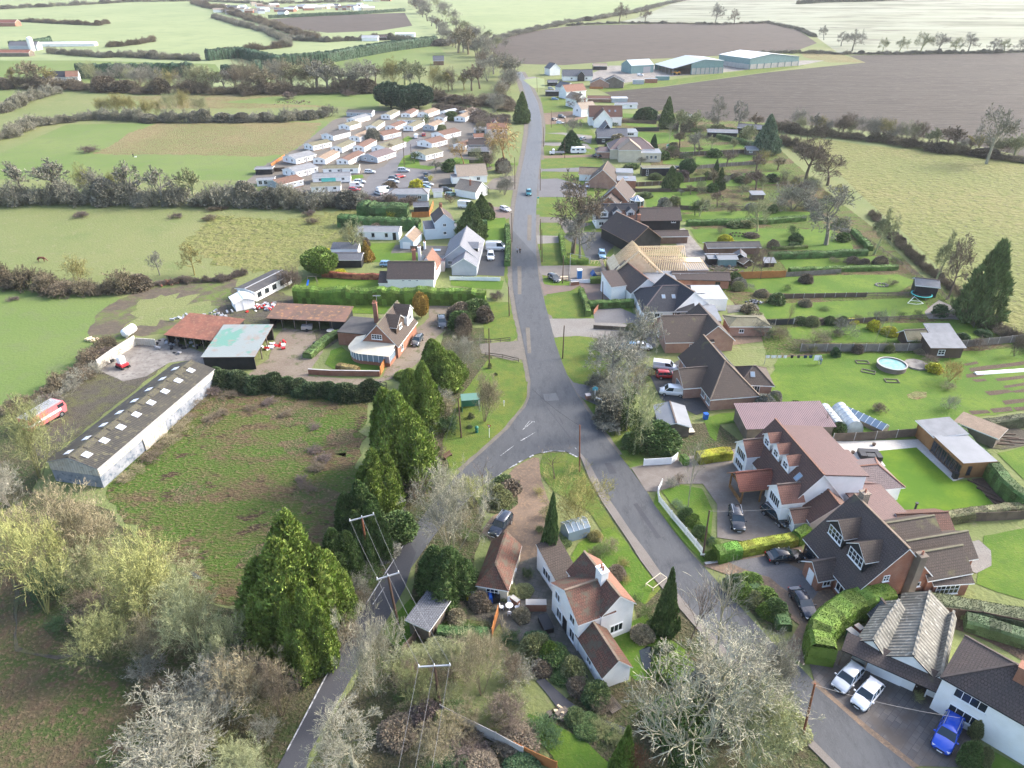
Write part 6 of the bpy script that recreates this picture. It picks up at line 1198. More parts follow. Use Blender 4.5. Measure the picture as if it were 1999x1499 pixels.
T('''
fan 130 1170 962 200 tan:broad pale tan bare tree below the near end of the long dark shed
fan 60 1240 1010 170 yel:mossy yellow green bare tree at left edge, below the tan one
fan 260 1270 1055 180 yel:yellow green mossy bare tree between long shed and big bright conifer
fan 310 1200 1075 150 grn:grey green bare tree at the edge of the rough field
fan 50 965 790 150 olv:tall olive bare tree left of the parked pink fire engine
fan 0 1010 890 110 gry:grey bare tree at the left edge beside the long shed
fan 365 1310 1150 165 grn:spreading grey green bare tree left of the big bright conifer
fan 470 1410 1265 170 tan:tan bare tree with white limbs left of the lane
fan 285 1580 1410 290 wht:very pale bare tree cut by the bottom edge, left side
fan 480 1560 1460 130 grn:pale green twiggy tree on the bottom edge by the lane
fan 400 1420 1300 150 gry:dull grey bare tree in the scrub left of the lane
fan 30 1130 1000 150 tan:tan grey bare tree at the left edge above the dark thicket
fan 190 1330 1180 150 olv:olive bare tree above the bracken field
fan 300 1330 1210 130 tan:tawny bare tree in the middle of the left thicket
fan 430 1330 1190 110 grn:mossy bare tree tucked left of the big bright conifer
fan 540 1430 1300 110 brn:brown bare tree on the bank left of the lane
fan 170 1180 1040 130 grn:grey green bare tree between the tan one and the rough field
fan 800 1420 1300 110 olv:olive bare tree beneath the power wires
fan 860 1500 1400 120 tan:tan twiggy tree on the bottom edge under the wires
fan 890 1330 1260 70 grn:small mossy tree left of the garden bed
con 560 1290 975 215 con:large bright green conifer at the edge of the rough field
con 600 1330 1110 120 con:lower conifer standing in front of the largest one, beside the lane
con 775 975 728 175 con:big bright conifer east of the rough field, middle of the row
con 815 860 690 110 con:conifer behind the middle of the evergreen row
con 735 1020 860 110 con:mid green conifer filling the gap in the evergreen row
con 640 1230 1060 120 con:conifer right behind the largest one, beside the lane bank
con 720 1110 960 90 ivy:small dark conifer at the top of the lane bank
con 855 775 650 112 con:conifer nearest the farmhouse drive
con 790 745 718 50 con:small conifer by the farmhouse gate
con 700 1060 925 105 ivy:dark smaller conifer between the two biggest ones
con 660 1150 1020 110 ivy:dark green conifer above the lane beside the pale topped pole
con 865 1195 1050 135 ivy:dark green conifer beside the pantiled outbuilding
fan 880 1130 920 185 pale:pale silver green bare tree above the dark conifer by the outbuilding
fan 925 1010 930 90 yel:yellowish bare shrub tree beside the junction garden
fan 835 920 860 90 tan:pale twiggy tree at the foot of the big conifer row
fan 725 1395 1185 135 pale:pale bare tree overhanging the left lane
big 685 1545 1375 170 wht:whitish bare tree at the bottom edge beside the lane
fan 940 1390 1240 120 tan:tan bare tree right of the tall wooden pole
fan 1000 1440 1365 100 pnk:reddish tan domed bare tree in the orchard garden
fan 1005 1345 1270 90 brn:brown bare tree beside the cottage path
fir 1071 1098 962 36 ivy:narrow ivy covered tree trunk between drive and cottage
fan 1125 1050 912 150 gold:golden yellow weeping tree in the junction garden
pollard 1083 935 878 72 brn:dark hard pruned pollard on the junction island
pollard 945 965 895 46 pnk:small pruned tree with pink twigs beside the junction road
spire 1300 1245 1112 58 ivy:narrow dark green conifer right of the cottage
spire 1215 1545 1420 66 lau:yellow green conifer on the bottom edge
twig 1240 1550 1450 60 red:rust brown shrub tree on the bottom edge beside the conifer
birch 1400 1285 1105 140 wht:white barked bare birch trees leaning over the road
birch 1345 1260 1120 90 pnk:pinkish bare birch beside the narrow conifer
big 1395 1530 1235 300 pale:huge pale bare tree with tangled limbs beside the road
ivy 1340 1600 1300 260 pale:huge bare tree with ivy at its centre, bottom edge
fan 1500 1420 1240 120 gry:grey bare tree overhanging the road opposite the grey car
fan 1480 1560 1360 170 grn:mossy bare tree on the bottom edge right of the ivy tree
birch 1343 990 855 62 wht:slim white bare tree on the drive lawn
ivy 1225 855 700 105 gry:grey bare tree clad with ivy by the road signs
ivy 1240 900 740 90 grn:ivy covered bare tree beside the grey roofed shed
oak 1195 760 660 110 gry:grey bare tree by the silver car drive
oak 1235 720 595 100 gry:tall grey bare tree in front of the brick bungalow
bush 1290 893 830 85 ivy:large rounded evergreen bush beside the white board fence
bush 1245 880 845 50 ivy:dark evergreen bush next to the larger rounded one
cedar 1915 632 475 88 mid:large dark conifer standing alone at the meadow edge
oak 1118 495 340 125 brn:large bare oak with thick trunk on the roadside green
oak 1132 505 395 80 gry:slim bare tree leaning beside the large oak
oak 1612 478 358 112 gry:big round grey bare tree on the long lawn
oak 1706 497 405 62 grn:green tinged bare tree on the boundary path
oak 1820 560 450 58 grn:tall slim bare tree at meadow edge, left of the pink topped one
oak 1850 584 455 52 pnk:slim bare tree with pink top at the meadow edge
oak 1573 350 262 95 brn:dark bare oak leaning at the meadow corner
oak 1615 362 300 80 brn:smaller dark bare oak right of the leaning one
fuzz 1560 420 355 90 gry:large grey thicket between gardens and meadow
oak 1478 452 385 60 grn:grey green bare fruit tree on the long lawn
willow 985 325 232 95 org:orange weeping willow beside the main road
willow 905 322 275 60 org:small orange willow beside the caravan lawn
spire 940 430 380 50 mid:feathery dark pine in front garden by the white van
fir 920 465 395 60 mid:open grown pine beside the pale blue house
spire 715 512 470 34 amber:golden green conifer behind the mobile home lawn
round 822 625 572 30 amber:amber egg shaped conifer beside the farmhouse
round 622 545 488 66 lau:bright green laurel tree behind the playing lawn
fuzz 560 570 522 52 pnk:pinkish grey domed shrub beside the white hut
oak 690 500 425 60 grn:olive bare tree beside the long mobile home
oak 680 470 440 44 gold:yellowish bare tree at the field edge by the mobile home
oak 380 537 473 48 gold:yellow twigged tree standing alone in the hedge line
oak 312 537 488 34 gry:thin grey tree in the hedge line
twig 140 560 500 60 gold:yellow green willow shrub above the field gate
fan 905 745 655 80 gry:bare grey tree between conifers and verge
fan 945 835 730 70 tan:round tan bare tree on the verge beside the bus shelter
fan 905 700 640 50 brn:brown bare tree by the farmhouse hedge
round 815 215 165 60 dkc:very dark conifer right of the pair behind the caravans
round 760 215 162 60 dkc:very dark conifer left of the pair behind the caravans
round 787 218 170 50 dkc:very dark conifer in the middle of the clump behind the caravans
fir 1018 240 180 34 mid:tall dark green conifer beside the far road
fir 1115 295 255 42 dk:dark ivy covered tree on the roadside green, far part
oak 1120 275 225 44 gry:grey bare crown above the dark roadside tree
oak 1125 220 180 46 brn:round brown bare tree in front of the orange roofed house
fir 1300 250 190 30 mid:dark fir tree in the far gardens
fir 1495 300 225 50 blu:tall blue green conifer at the end of the far gardens
fir 1308 370 325 34 mid:green fir tree in the garden behind the flat roofed shed
fir 1275 290 262 16 dk:small dark fir on the far lawn
fir 1395 350 312 16 dk:small dark conifer, left of the golden tipped one
fir 1403 370 328 24 mid:green and gold conifer on the garden boundary
round 1343 345 312 30 dk:round dark green bush tree beyond the tiled shed
bush 1265 235 210 46 dk:wide dark green rounded hedge tree in far garden
birch 1305 278 238 30 wht:white multi stemmed birch in the far garden
oak 1400 250 185 44 gry:tall pale bare tree beside the ploughed field
oak 1440 255 195 40 gry:bare tree next to the tall pale one beside the ploughed field
oak 1365 290 255 44 gry:spreading bare apple tree on the far lawn
oak 1925 320 205 80 wht:tall silver white bare tree in the boundary hedge at right edge
birch 1530 655 590 26 tan:white stemmed birch behind the mossy roofed garage
birch 1725 685 600 20 wht:slim leaning birch by the summer house, right one
birch 1702 685 600 18 wht:slim leaning birch by the summer house, left one
twig 1745 560 545 30 brn:small bare fruit tree at the end of the brown fence
twig 1820 720 690 38 pnk:pinkish brown round shrub beside the pool
birch 1850 1499 1440 10 wht:thin sapling
twig 1860 752 700 42 org:orange pollarded willow on the allotment lawn
fuzz 1722 810 785 30 brn:small brown domed shrub on the allotment lawn
twig 1858 805 770 34 gry:small grey bare shrub on the allotment lawn
twig 1985 700 655 26 brn:small dark trunked pollard at right edge by long fence
twig 1920 690 660 40 pnk:weeping pinkish tree beside the long fence
pollard 1605 842 785 30 brn:thin dark bare tree in front of the polytunnel
pollard 1440 812 785 24 brn:dark forked stump tree behind the brick bungalow
oak 1458 475 430 30 gry:small bare fruit tree
'''.replace('birch 1850 1499 1440 10 wht:thin sapling\n','').replace('oak 1458 475 430 30 gry:small bare fruit tree\n',''))
def scatter(kind,pts,hpx,wpx,cols,label,group,cat='tree',jx=6,jy=3):
    for x,y in pts:
        k=tr.uniform(.75,1.25);plant(kind if isinstance(kind,str)else tr.choice(kind),x+tr.uniform(-jx,jx),y+tr.uniform(-jy,jy),y-hpx*k,wpx*k*tr.uniform(.85,1.15),tr.choice(cols),label,cat,group)
def along(s,n):
    q=F_(s);L=[0]
    for a,b in zip(q,q[1:]):L.append(L[-1]+math.hypot(b[0]-a[0],b[1]-a[1]))
    out=[]
    for i in range(n):
        t=L[-1]*(i+.5)/n;j=max(k for k in range(len(q)-1)if L[k]<=t);f=(t-L[j])/(L[j+1]-L[j]);out.append((q[j][0]+(q[j+1][0]-q[j][0])*f,q[j][1]+(q[j+1][1]-q[j][1])*f))
    return out
scatter(('far','fan','fan'),along('360 178 470 178 560 176 640 176 730 178',22),52,62,['gry','brn','gry','grn','tan'],'bare tree in the broad belt behind the caravan park','trees in the belt behind the caravan park',jy=5)
scatter(('far','fan'),along('730 160 800 170 880 180 930 175 960 160',14),46,44,['gry','grn','gold','brn'],'bare tree among bushes beyond the dark conifer clump','trees beyond the dark conifers')
scatter(('far','fan'),along('960 230 965 200 985 180 1000 165 975 150 950 140 930 110 900 100',20),44,42,['brn','gry','wht','gry','tan'],'bare roadside tree on the left of the far road','trees along the far road',jx=12)
scatter(('fan','far'),along('795 4 815 20 835 40 850 60 870 80 900 100 930 110',20),26,34,['gry','brn','gry'],'distant bare tree lining the lane at the top centre','distant lane trees, left side')
scatter(('fan','far'),along('850 5 865 30 890 55 920 75 950 90 985 95',18),26,34,['gry','grn','gry'],'distant bare tree on the right side of the top lane','distant lane trees, right side')
scatter('fan',along('160 165 230 165 300 175 350 175',10),40,46,['grn','gry','gold','gry'],'bare bushy tree in front of the long dark evergreen screen','trees before the dark screen',jy=4)
scatter('far',along('20 165 60 168 110 170',4),40,40,['tan','gold','grn'],'yellowish bare tree in the hedge at upper left','yellowish trees upper left')
scatter('fan',along('190 228 230 230 310 230 345 228 395 232',8),46,40,['gold','gold','grn','gold'],'golden green willow in the second hedgerow','golden willows in the second hedgerow')
scatter(('oak','far'),along('20 395 60 392 330 400 380 398 420 396',6),85,80,['gry','grn','gry'],'tall bare tree rising from the long hedge above the horse field','tall trees in the horse field hedge')
scatter('fan',along('215 392 240 392 150 395',4),66,40,['gold','yel','olv'],'yellow green bushy tree in the long hedge above the horse field','yellow bushy trees in the horse field hedge')
scatter('oak',[(1395,48),(1433,48),(1258,45),(1208,46)],36,28,['gry','brn'],'lone bare oak on the skyline hedge beyond the ploughed field','lone oaks beyond the ploughed field',jx=1,jy=0)
scatter('oak',[(1610,78),(1640,90),(1665,100),(1795,104),(1830,104),(1865,103),(1887,103),(1940,103),(1960,103),(1988,102),(1720,104),(1755,104)],36,34,['gry','gry','grn'],'bare oak in the hedge under the pale hillside','oaks under the pale hillside',jx=2,jy=0)
scatter(('far','fan','fan'),along('1545 255 1600 262 1660 268 1720 274 1790 282 1860 296 1930 302 1999 312',28),40,44,['gry','gry','grn','gold','brn'],'bare tree in the boundary hedge above the meadow','trees in the meadow boundary hedge')
scatter('twig',along('1180 690 1200 720 1190 760 1210 790 1250 770 1210 680',8),42,55,['gry','tan','brn'],'tangled grey shrub between the green and the brown bungalow','grey shrubs beside the green','shrub',8,6)
scatter('far',along('1330 440 1400 400 1430 330 1480 330 1520 340 1440 390 1380 360',9),34,38,['gry','tan','grn','pnk'],'small bare tree in the middle gardens','small bare trees in the middle gardens',jx=16,jy=10)
scatter('far',along('1340 240 1320 300 1380 290 1430 300 1470 270 1500 250',7),36,34,['gry','brn','grn'],'bare tree in the far gardens behind the houses','bare trees in the far gardens',jx=14,jy=8)
scatter(('oak','birch'),[(1460,540),(1480,545),(1500,540)],70,36,['tan','pnk'],'slim bare tree beside the brick outhouse','slim trees by the brick outhouse')
scatter('twig',along('1480 660 1530 670 1560 690 1660 655 1640 670',6),30,48,['tan','brn','gry'],'brown garden shrub along the fence behind the brick bungalows','brown shrubs along the fence','shrub',8,4)
scatter(('bush','twig'),along('955 640 935 620 920 640 900 655 890 640 945 610',8),34,40,['blu','ivy','brn','mid'],'evergreen shrub screening the farmhouse drive','shrubs by the farmhouse drive','shrub',5,4)
scatter('fuzz',[(970,588)],28,38,['pur'],'dark brown dense bush at the end of the tall hedge',None,'shrub',0,0)
scatter(('fuzz','twig'),along('110 1215 160 1230 70 1190 130 1250 60 1130',4),60,100,['pur','brn','dk'],'dark purple brown thicket in the lower left','dark thickets lower left','shrub',12,10)
scatter(('fuzz','twig'),along('250 1340 330 1330 300 1400 380 1400 450 1340 500 1450 420 1480 350 1450 520 1330',10),56,95,['gry','grn','brn','olv','gry'],'grey green thicket between the lane and the bracken','grey thickets left of the lane','shrub',22,16)
scatter(('fuzz','twig','bush'),along('590 1290 640 1260 690 1180 720 1120 640 1300 600 1340 740 1080 790 1030',12),50,74,['ivy','gry','brn','olv'],'shrub on the bank between the conifers and the lane','shrubs on the lane bank','shrub',14,12)
scatter(('fuzz','twig'),along('840 960 860 900 870 860 850 820 870 790 860 740 820 900 830 1000',13),50,62,['gry','brn','tan','dk'],'twiggy shrub between the conifer row and the verge','shrubs beside the conifer row','shrub',10,10)
scatter(('fuzz','twig','bush'),along('760 1300 800 1350 850 1340 790 1420 850 1440 900 1420 760 1480 900 1340 870 1280 820 1290',15),46,74,['tan','brn','pur','ivy','olv','grn'],'mixed shrub in the scrub beneath the crossarm pole','scrub beneath the crossarm pole','shrub',20,14)
scatter(('fuzz','bush'),along('900 1470 980 1490 1060 1470 860 1510 940 1540 1040 1530',9),36,80,['pur','brn','dk'],'low dark shrub below the garden fence','low shrubs below the fence','shrub',16,10)
scatter(('bush','fuzz','bush'),along('990 1260 1020 1290 1060 1320 1100 1345 1150 1380 1190 1400 1040 1270',12),34,50,['ivy','mid','dk','brn','olv'],'garden shrub between the cottage patio and the stream','shrubs along the stream','shrub',8,6)
scatter(('bush',),[(1120,1335),(1045,1290),(1070,1300)],52,52,['olv','lau'],'rounded olive green bush beside the cottage annex','olive bushes by the annex','shrub',2,2)
scatter(('bush','fuzz'),along('1140 1430 1180 1450 1220 1470 1120 1410 1165 1460',7),28,50,['ivy','mid','olv'],'dark evergreen shrub along the stream side lawn','shrubs on the stream lawn','shrub',6,5)
scatter(('bush','twig','fuzz'),along('1290 1330 1330 1380 1380 1420 1440 1440 1500 1430 1540 1470 1470 1360 1300 1450 1400 1350 1560 1500',20),50,78,['ivy','grn','olv','lau','gry'],'ivy and undergrowth beneath the huge bare tree','undergrowth beneath the huge tree','shrub',20,16)
scatter(('twig','bush'),along('1250 1190 1275 1230 1250 1260 1330 1310 1230 1160 1175 1090 1200 1080 1140 1110',9),30,42,['tan','mid','ivy','brn'],'small garden shrub around the cottage lawns','shrubs on the cottage lawn','shrub',6,5)
scatter(('bush','low'),along('975 950 1000 965 965 980 990 990',6),22,36,['olv','mid','brn'],'low shrub in the planted bed beside the brown drive','shrubs in the drive bed','shrub',6,5)
scatter(('bush',),along('1430 1150 1450 1170 1475 1190 1500 1210 1525 1225 1500 1190 1455 1145',9),32,44,['ivy','olv','lau'],'evergreen shrub on the driveway island bed','shrubs on the island bed','shrub',4,4)
scatter(('bush','twig'),along('1325 990 1345 1015 1368 1045 1388 1068 1405 1082',9),22,28,['lau','ivy','blu','lau'],'evergreen shrub inside the white picket fence','shrubs inside the picket fence','shrub',5,4)
scatter(('bush',),[(1390,1098)],24,24,['lau'],'small bright round bush at the foot of the road pole',None,'shrub',0,0)
scatter(('twig',),[(1310,960),(1335,945)],30,34,['gry','brn'],'grey twiggy shrub at the drive entrance','grey shrubs at the drive entrance','shrub')
scatter(('bush','fuzz'),along('1470 870 1500 800 1510 830 1530 810 1495 780 1640 850 1660 850',8),30,34,['ivy','gry','mid'],'garden shrub between brick bungalow and polytunnels','shrubs by the polytunnels','shrub',6,5)
scatter(('bush','twig'),along('1770 1100 1820 1110 1850 1080 1880 1070 1860 1120 1820 1060',8),32,44,['olv','brn','tan','pur'],'mixed garden shrub behind the brick house','shrubs behind the brick house','shrub',8,6)
scatter(('bush',),[(1908,1446),(1895,1510),(1925,1500)],48,34,['ivy','olv'],'dark rounded bush in front of the white corner house','dark bushes by the corner house','shrub',3,3)
scatter(('bush','twig'),[(1792,1375),(1842,1390)],22,24,['olv','grn'],'potted shrub beside the veranda door','veranda shrubs','shrub',0,0)
scatter(('low','bush','twig'),along('1400 480 1500 470 1600 520 1700 520 1480 580 1620 610 1560 640 1700 640 1850 690 1790 700 1880 780',24),16,26,['mid','brn','ivy','ylw','tan'],'small garden shrub along a lawn boundary','small shrubs along the lawns','shrub',14,8)
scatter(('low','bush','far'),along('1290 300 1400 310 1330 350 1480 360 1250 400 1350 420 1300 240 1430 290 1200 330 1380 385',22),18,26,['mid','brn','ivy','tan','gry'],'garden shrub behind the middle houses','shrubs behind the middle houses','shrub',14,8)
scatter(('low','bush','twig'),along('860 370 900 420 960 420 980 400 870 330 1000 330 760 370 730 500 650 480 640 560 840 345',16),20,28,['mid','ivy','brn','ylw','lau'],'garden shrub west of the main road','shrubs west of the road','shrub',8,6)
scatter(('fuzz',),[(152,428),(410,415),(382,408),(430,412),(340,430),(405,432),(165,300),(605,440),(600,425),(480,190),(560,195),(680,188),(20,590)],14,34,['pur','brn'],'low brown bramble clump in a left hand field','bramble clumps in the fields','shrub',1,1)
scatter(('fuzz',),along('420 770 450 800 400 840 540 790 560 800 580 850 620 840 570 970 640 890 520 1080',15),8,34,['pur','brn','pur'],'low dark bramble clump in the rough field by the long shed','bramble clumps in the rough field','shrub',16,12)
scatter(('twig','fuzz'),along('230 950 290 910 330 870 380 800 410 770',9),16,44,['brn','tan','pur'],'brown bramble along the foot of the long shed','brambles along the long shed','shrub',5,4)
scatter(('twig','fuzz'),along('60 810 110 780 150 750 180 730 210 700',9),30,52,['brn','gry','pur'],'brown hedge shrub behind the pink fire engine','shrubs behind the fire engine','shrub',6,5)
scatter(('twig','bush','twig','fuzz'),along('1050 960 1060 1010 1050 1060 1100 1075 1150 1050 1190 1075 1215 1100 1230 1150 1180 1125 1010 1130',16),24,34,['tan','mid','olv','brn','gold'],'garden shrub between the brown drive and the cottage','shrubs between drive and cottage','shrub',7,6)
scatter(('bush','twig','fuzz'),along('900 1010 930 1040 905 1080 900 1250 950 1235 870 1215 1020 1160 1010 1240 960 1260',14),26,38,['ivy','mid','tan','olv','brn'],'garden shrub round the pantiled outbuilding','shrubs round the outbuilding','shrub',8,6)
scatter(('fan','twig'),along('820 1330 900 1300 980 1300 1010 1400 930 1450 850 1400 780 1350',9),62,84,['tan','grn','pnk','gry'],'bare small tree in the tangled scrub by the pole','small trees in the scrub','tree',14,10)
scatter('low',along('905 850 930 800 960 740 965 700',6)+along('1180 800 1205 850 1225 890',5),6,10,['olv','mid','brn'],'tuft of rough growth on the road verge','tufts on the road verges','shrub',10,8)
for s_,n_ in(('1330 250 1400 262 1480 268',8),('1300 345 1400 352 1500 358 1600 365',12),('1290 400 1400 410 1500 415 1600 405',12),('1400 455 1480 448',4),('1640 515 1760 522',6),('1400 535 1440 560 1470 575',6),('1460 610 1480 640 1500 660',6),('1560 640 1700 628 1850 615',8),('1180 225 1200 260 1195 300',6),('1300 300 1350 320',6),('1560 700 1600 695 1900 668 1990 655',9),('1240 640 1250 700 1260 760',8),('1540 450 1560 500',3),('1660 480 1640 440',3)):
    scatter(('low','bush','twig','twig'),along(s_,n_),17,25,['mid','brn','ivy','tan','dk','gry','pur','olv'],'shrub among the garden beds east of the road','shrubs in the garden beds east of the road','shrub',12,7)
scatter(('far','fan','twig'),along('1300 235 1380 250 1440 260 1500 310 1560 380 1640 400 1420 360 1340 380',16),30,34,['gry','tan','grn','brn','gold'],'bare orchard tree behind the eastern houses','orchard trees behind the eastern houses',jx=18,jy=10)
scatter(('far','twig','bush'),along('700 260 760 300 830 330 880 350 940 300 960 340 820 240 900 240',12),22,26,['gry','brn','mid','grn'],'shrub standing among the caravans','shrubs among the caravans','shrub',10,6)
scatter(('fan','twig'),along('965 350 960 300 940 260 990 345 985 395 975 360',8),30,32,['gry','tan','org','brn'],'twiggy shrub between caravan park and road','shrubs between caravan park and road','shrub',6,5)
# ------------------------------------------------------------ hedges and hedgerows
def resample(w,step):
    L=[0]
    for a,b in zip(w,w[1:]):L.append(L[-1]+math.hypot(b[0]-a[0],b[1]-a[1]))
    n=max(2,int(L[-1]/step)+1);out=[]
    for i in range(n):
        t=L[-1]*i/(n-1);j=max(k for k in range(len(w)-1)if L[k]<=t+1e-9);f=(t-L[j])/max(1e-6,L[j+1]-L[j]);out.append([w[j][0]+(w[j+1][0]-w[j][0])*f,w[j][1]+(w[j+1][1]-w[j][1])*f])
    return np.array(out),L[-1]
def hedge(label,pts,h,w,col,wild=0.,name='hedge',cat='hedge',group=None,dens=1.,leafy=None):
    wp=[G(*p)for p in pts];C_,L=resample(wp,1.0 if not wild else max(1.2,w*.35));n=len(C_);t=np.gradient(C_,axis=0);t=t/np.linalg.norm(t,axis=1)[:,None];nn=np.stack([-t[:,1],t[:,0]],1)
    hv=h*(1+RS.normal(size=n)*.04+.035*np.sin(np.arange(n)*.7));wv=w*(1+RS.normal(size=n)*.03)
    if wild:sec=[(-1,0),(-.98,.35),(-.72,.74),(-.3,.97),(.3,.97),(.72,.74),(.98,.35),(1,0)]
    else:sec=[(-1,0),(-1.0,.45),(-.93,.86),(-.66,1),(.66,1),(.93,.86),(1.0,.45),(1,0)]
    zg=np.array([ter(y)for y in C_[:,1]]);ck=.66 if wild else .97
    ring=np.stack([np.concatenate([C_+nn*(wv/2*sx*ck*(1+(RS.normal(size=n)*.10 if wild else 0)))[:,None],(zg+hv*sz*ck*(1+(RS.normal(size=n)*.07 if wild else 0)))[:,None]],1)for sx,sz in sec],1)
    q=np.stack([ring[:-1,:-1],ring[1:,:-1],ring[1:,1:],ring[:-1,1:]],3 if False else 2).reshape(-1,3)
    mp=mpp(*pts[len(pts)//2]);ln=max(.17,2.1*mp)if not wild else max(.5,4.5*mp);wd=ln*.5;wd=max(wd,.55*mp)
    area=L*(w+2*h)*.85;num=int(min(46000,dens*area/(ln*wd)*(1.5 if not wild else 1.7)));i=RS.randint(0,n-1,num);f=RS.uniform(0,1,num)
    a=RS.uniform(0,1,num)
    s=a*7;j=np.minimum(s.astype(int),6);fr=s-j;sec_=np.array(sec); # uniform over the section segments by length
    ll=np.hypot(np.diff(sec_[:,0])*w/2,np.diff(sec_[:,1])*h);cum=np.cumsum(ll)/ll.sum();j=np.searchsorted(cum,a);j=np.minimum(j,6);fr=RS.uniform(0,1,num)
    r0=ring[i,j]*(1-f)[:,None]+ring[i+1,j]*f[:,None];r1=ring[i,j+1]*(1-f)[:,None]+ring[i+1,j+1]*f[:,None];p=r0*(1-fr)[:,None]+r1*fr[:,None]
    ne=max(60,int(num*(w*h)/area));ie=RS.choice([0,n-1],ne);je=RS.randint(0,4,ne);u_=RS.uniform(0,1,(ne,1));pe=ring[ie,je]*u_+ring[ie,7-je]*(1-u_);pe[:,2]-=RS.uniform(0,.3,ne)*h*.5;p=np.concatenate([p,pe]);i=np.concatenate([i,np.where(ie==0,1,n-2)]);num+=ne
    d0=np.stack([C_[i,0],C_[i,1],zg[i]+hv[i]*.35],1);o=nrm(p-d0);d=nrm(o+RS.normal(size=p.shape)*(.5 if wild else .6)+np.array([0,0,.35]))
    if leafy or not wild:V=leafq(p-d*ln*.45,d,ln,wd)
    else:V=ribbons(p-d*ln*.5,p+d*ln*1.0*RS.uniform(.4,1.3,(num,1)),np.full(num,wd*.5),np.full(num,wd*.22))
    V=np.concatenate([V,q,ring[0,[0,2,5,7]],ring[-1,[0,2,5,7]]]);V[:,0]-=C_[0,0];V[:,1]-=C_[0,1]
    V[:,2]-=zg[0];o=link(name,qm(name,V,'twig' if wild and not leafy else 'leaf'),None,(C_[0,0],C_[0,1],zg[0]));c=COL[col]if isinstance(col,str)else[min(.7,v*1.35)for v in col];o.color=(*c,1);return props(o,label,cat,group)
def hedgerow(label,pts,h,w,col,wild,dens=1.):
    C_,L=resample([G(*p)for p in pts],max(w*.42,1.6));n=len(C_)
    if n>96:C_,L=resample([G(*p)for p in pts],L/95);n=len(C_)
    g=C_[0];r=thing('hedge',label,'hedge',(g[0],g[1],ter(g[1])));leafy=col in('dk','lau','dkc');c=COL[col];st=L/(n-1)
    for i in range(n):
        pr=tr.choice(PRT['bush' if leafy or tr.random()<.12 else 'hcl']);src=[k for k in KIDS[pr.name]if k.name.split('.')[0]in('crown','foliage')][0]
        o=src.copy();C.objects.link(o);o.name='shrub';o.parent=r;ws=max(w,st*1.5)*tr.uniform(.8,1.25)*(1 if wild>.5 else .95);hh=h*(1+wild*tr.uniform(-.4,.5));j=tr.uniform(.62,1.);x,y=C_[i][0]+tr.gauss(0,w*.1),C_[i][1]+tr.gauss(0,w*.1)
        o.location=(x-g[0],y-g[1],ter(y)-ter(g[1])-.1);o.scale=(ws,ws,hh);o.rotation_euler=(0,0,tr.uniform(0,6.28));k=tr.random()*.35*wild;o.color=(c[0]*j*(1-k)+.24*k,c[1]*j*(1-k)+.22*k,c[2]*j*(1-k)+.12*k,1)
    return r
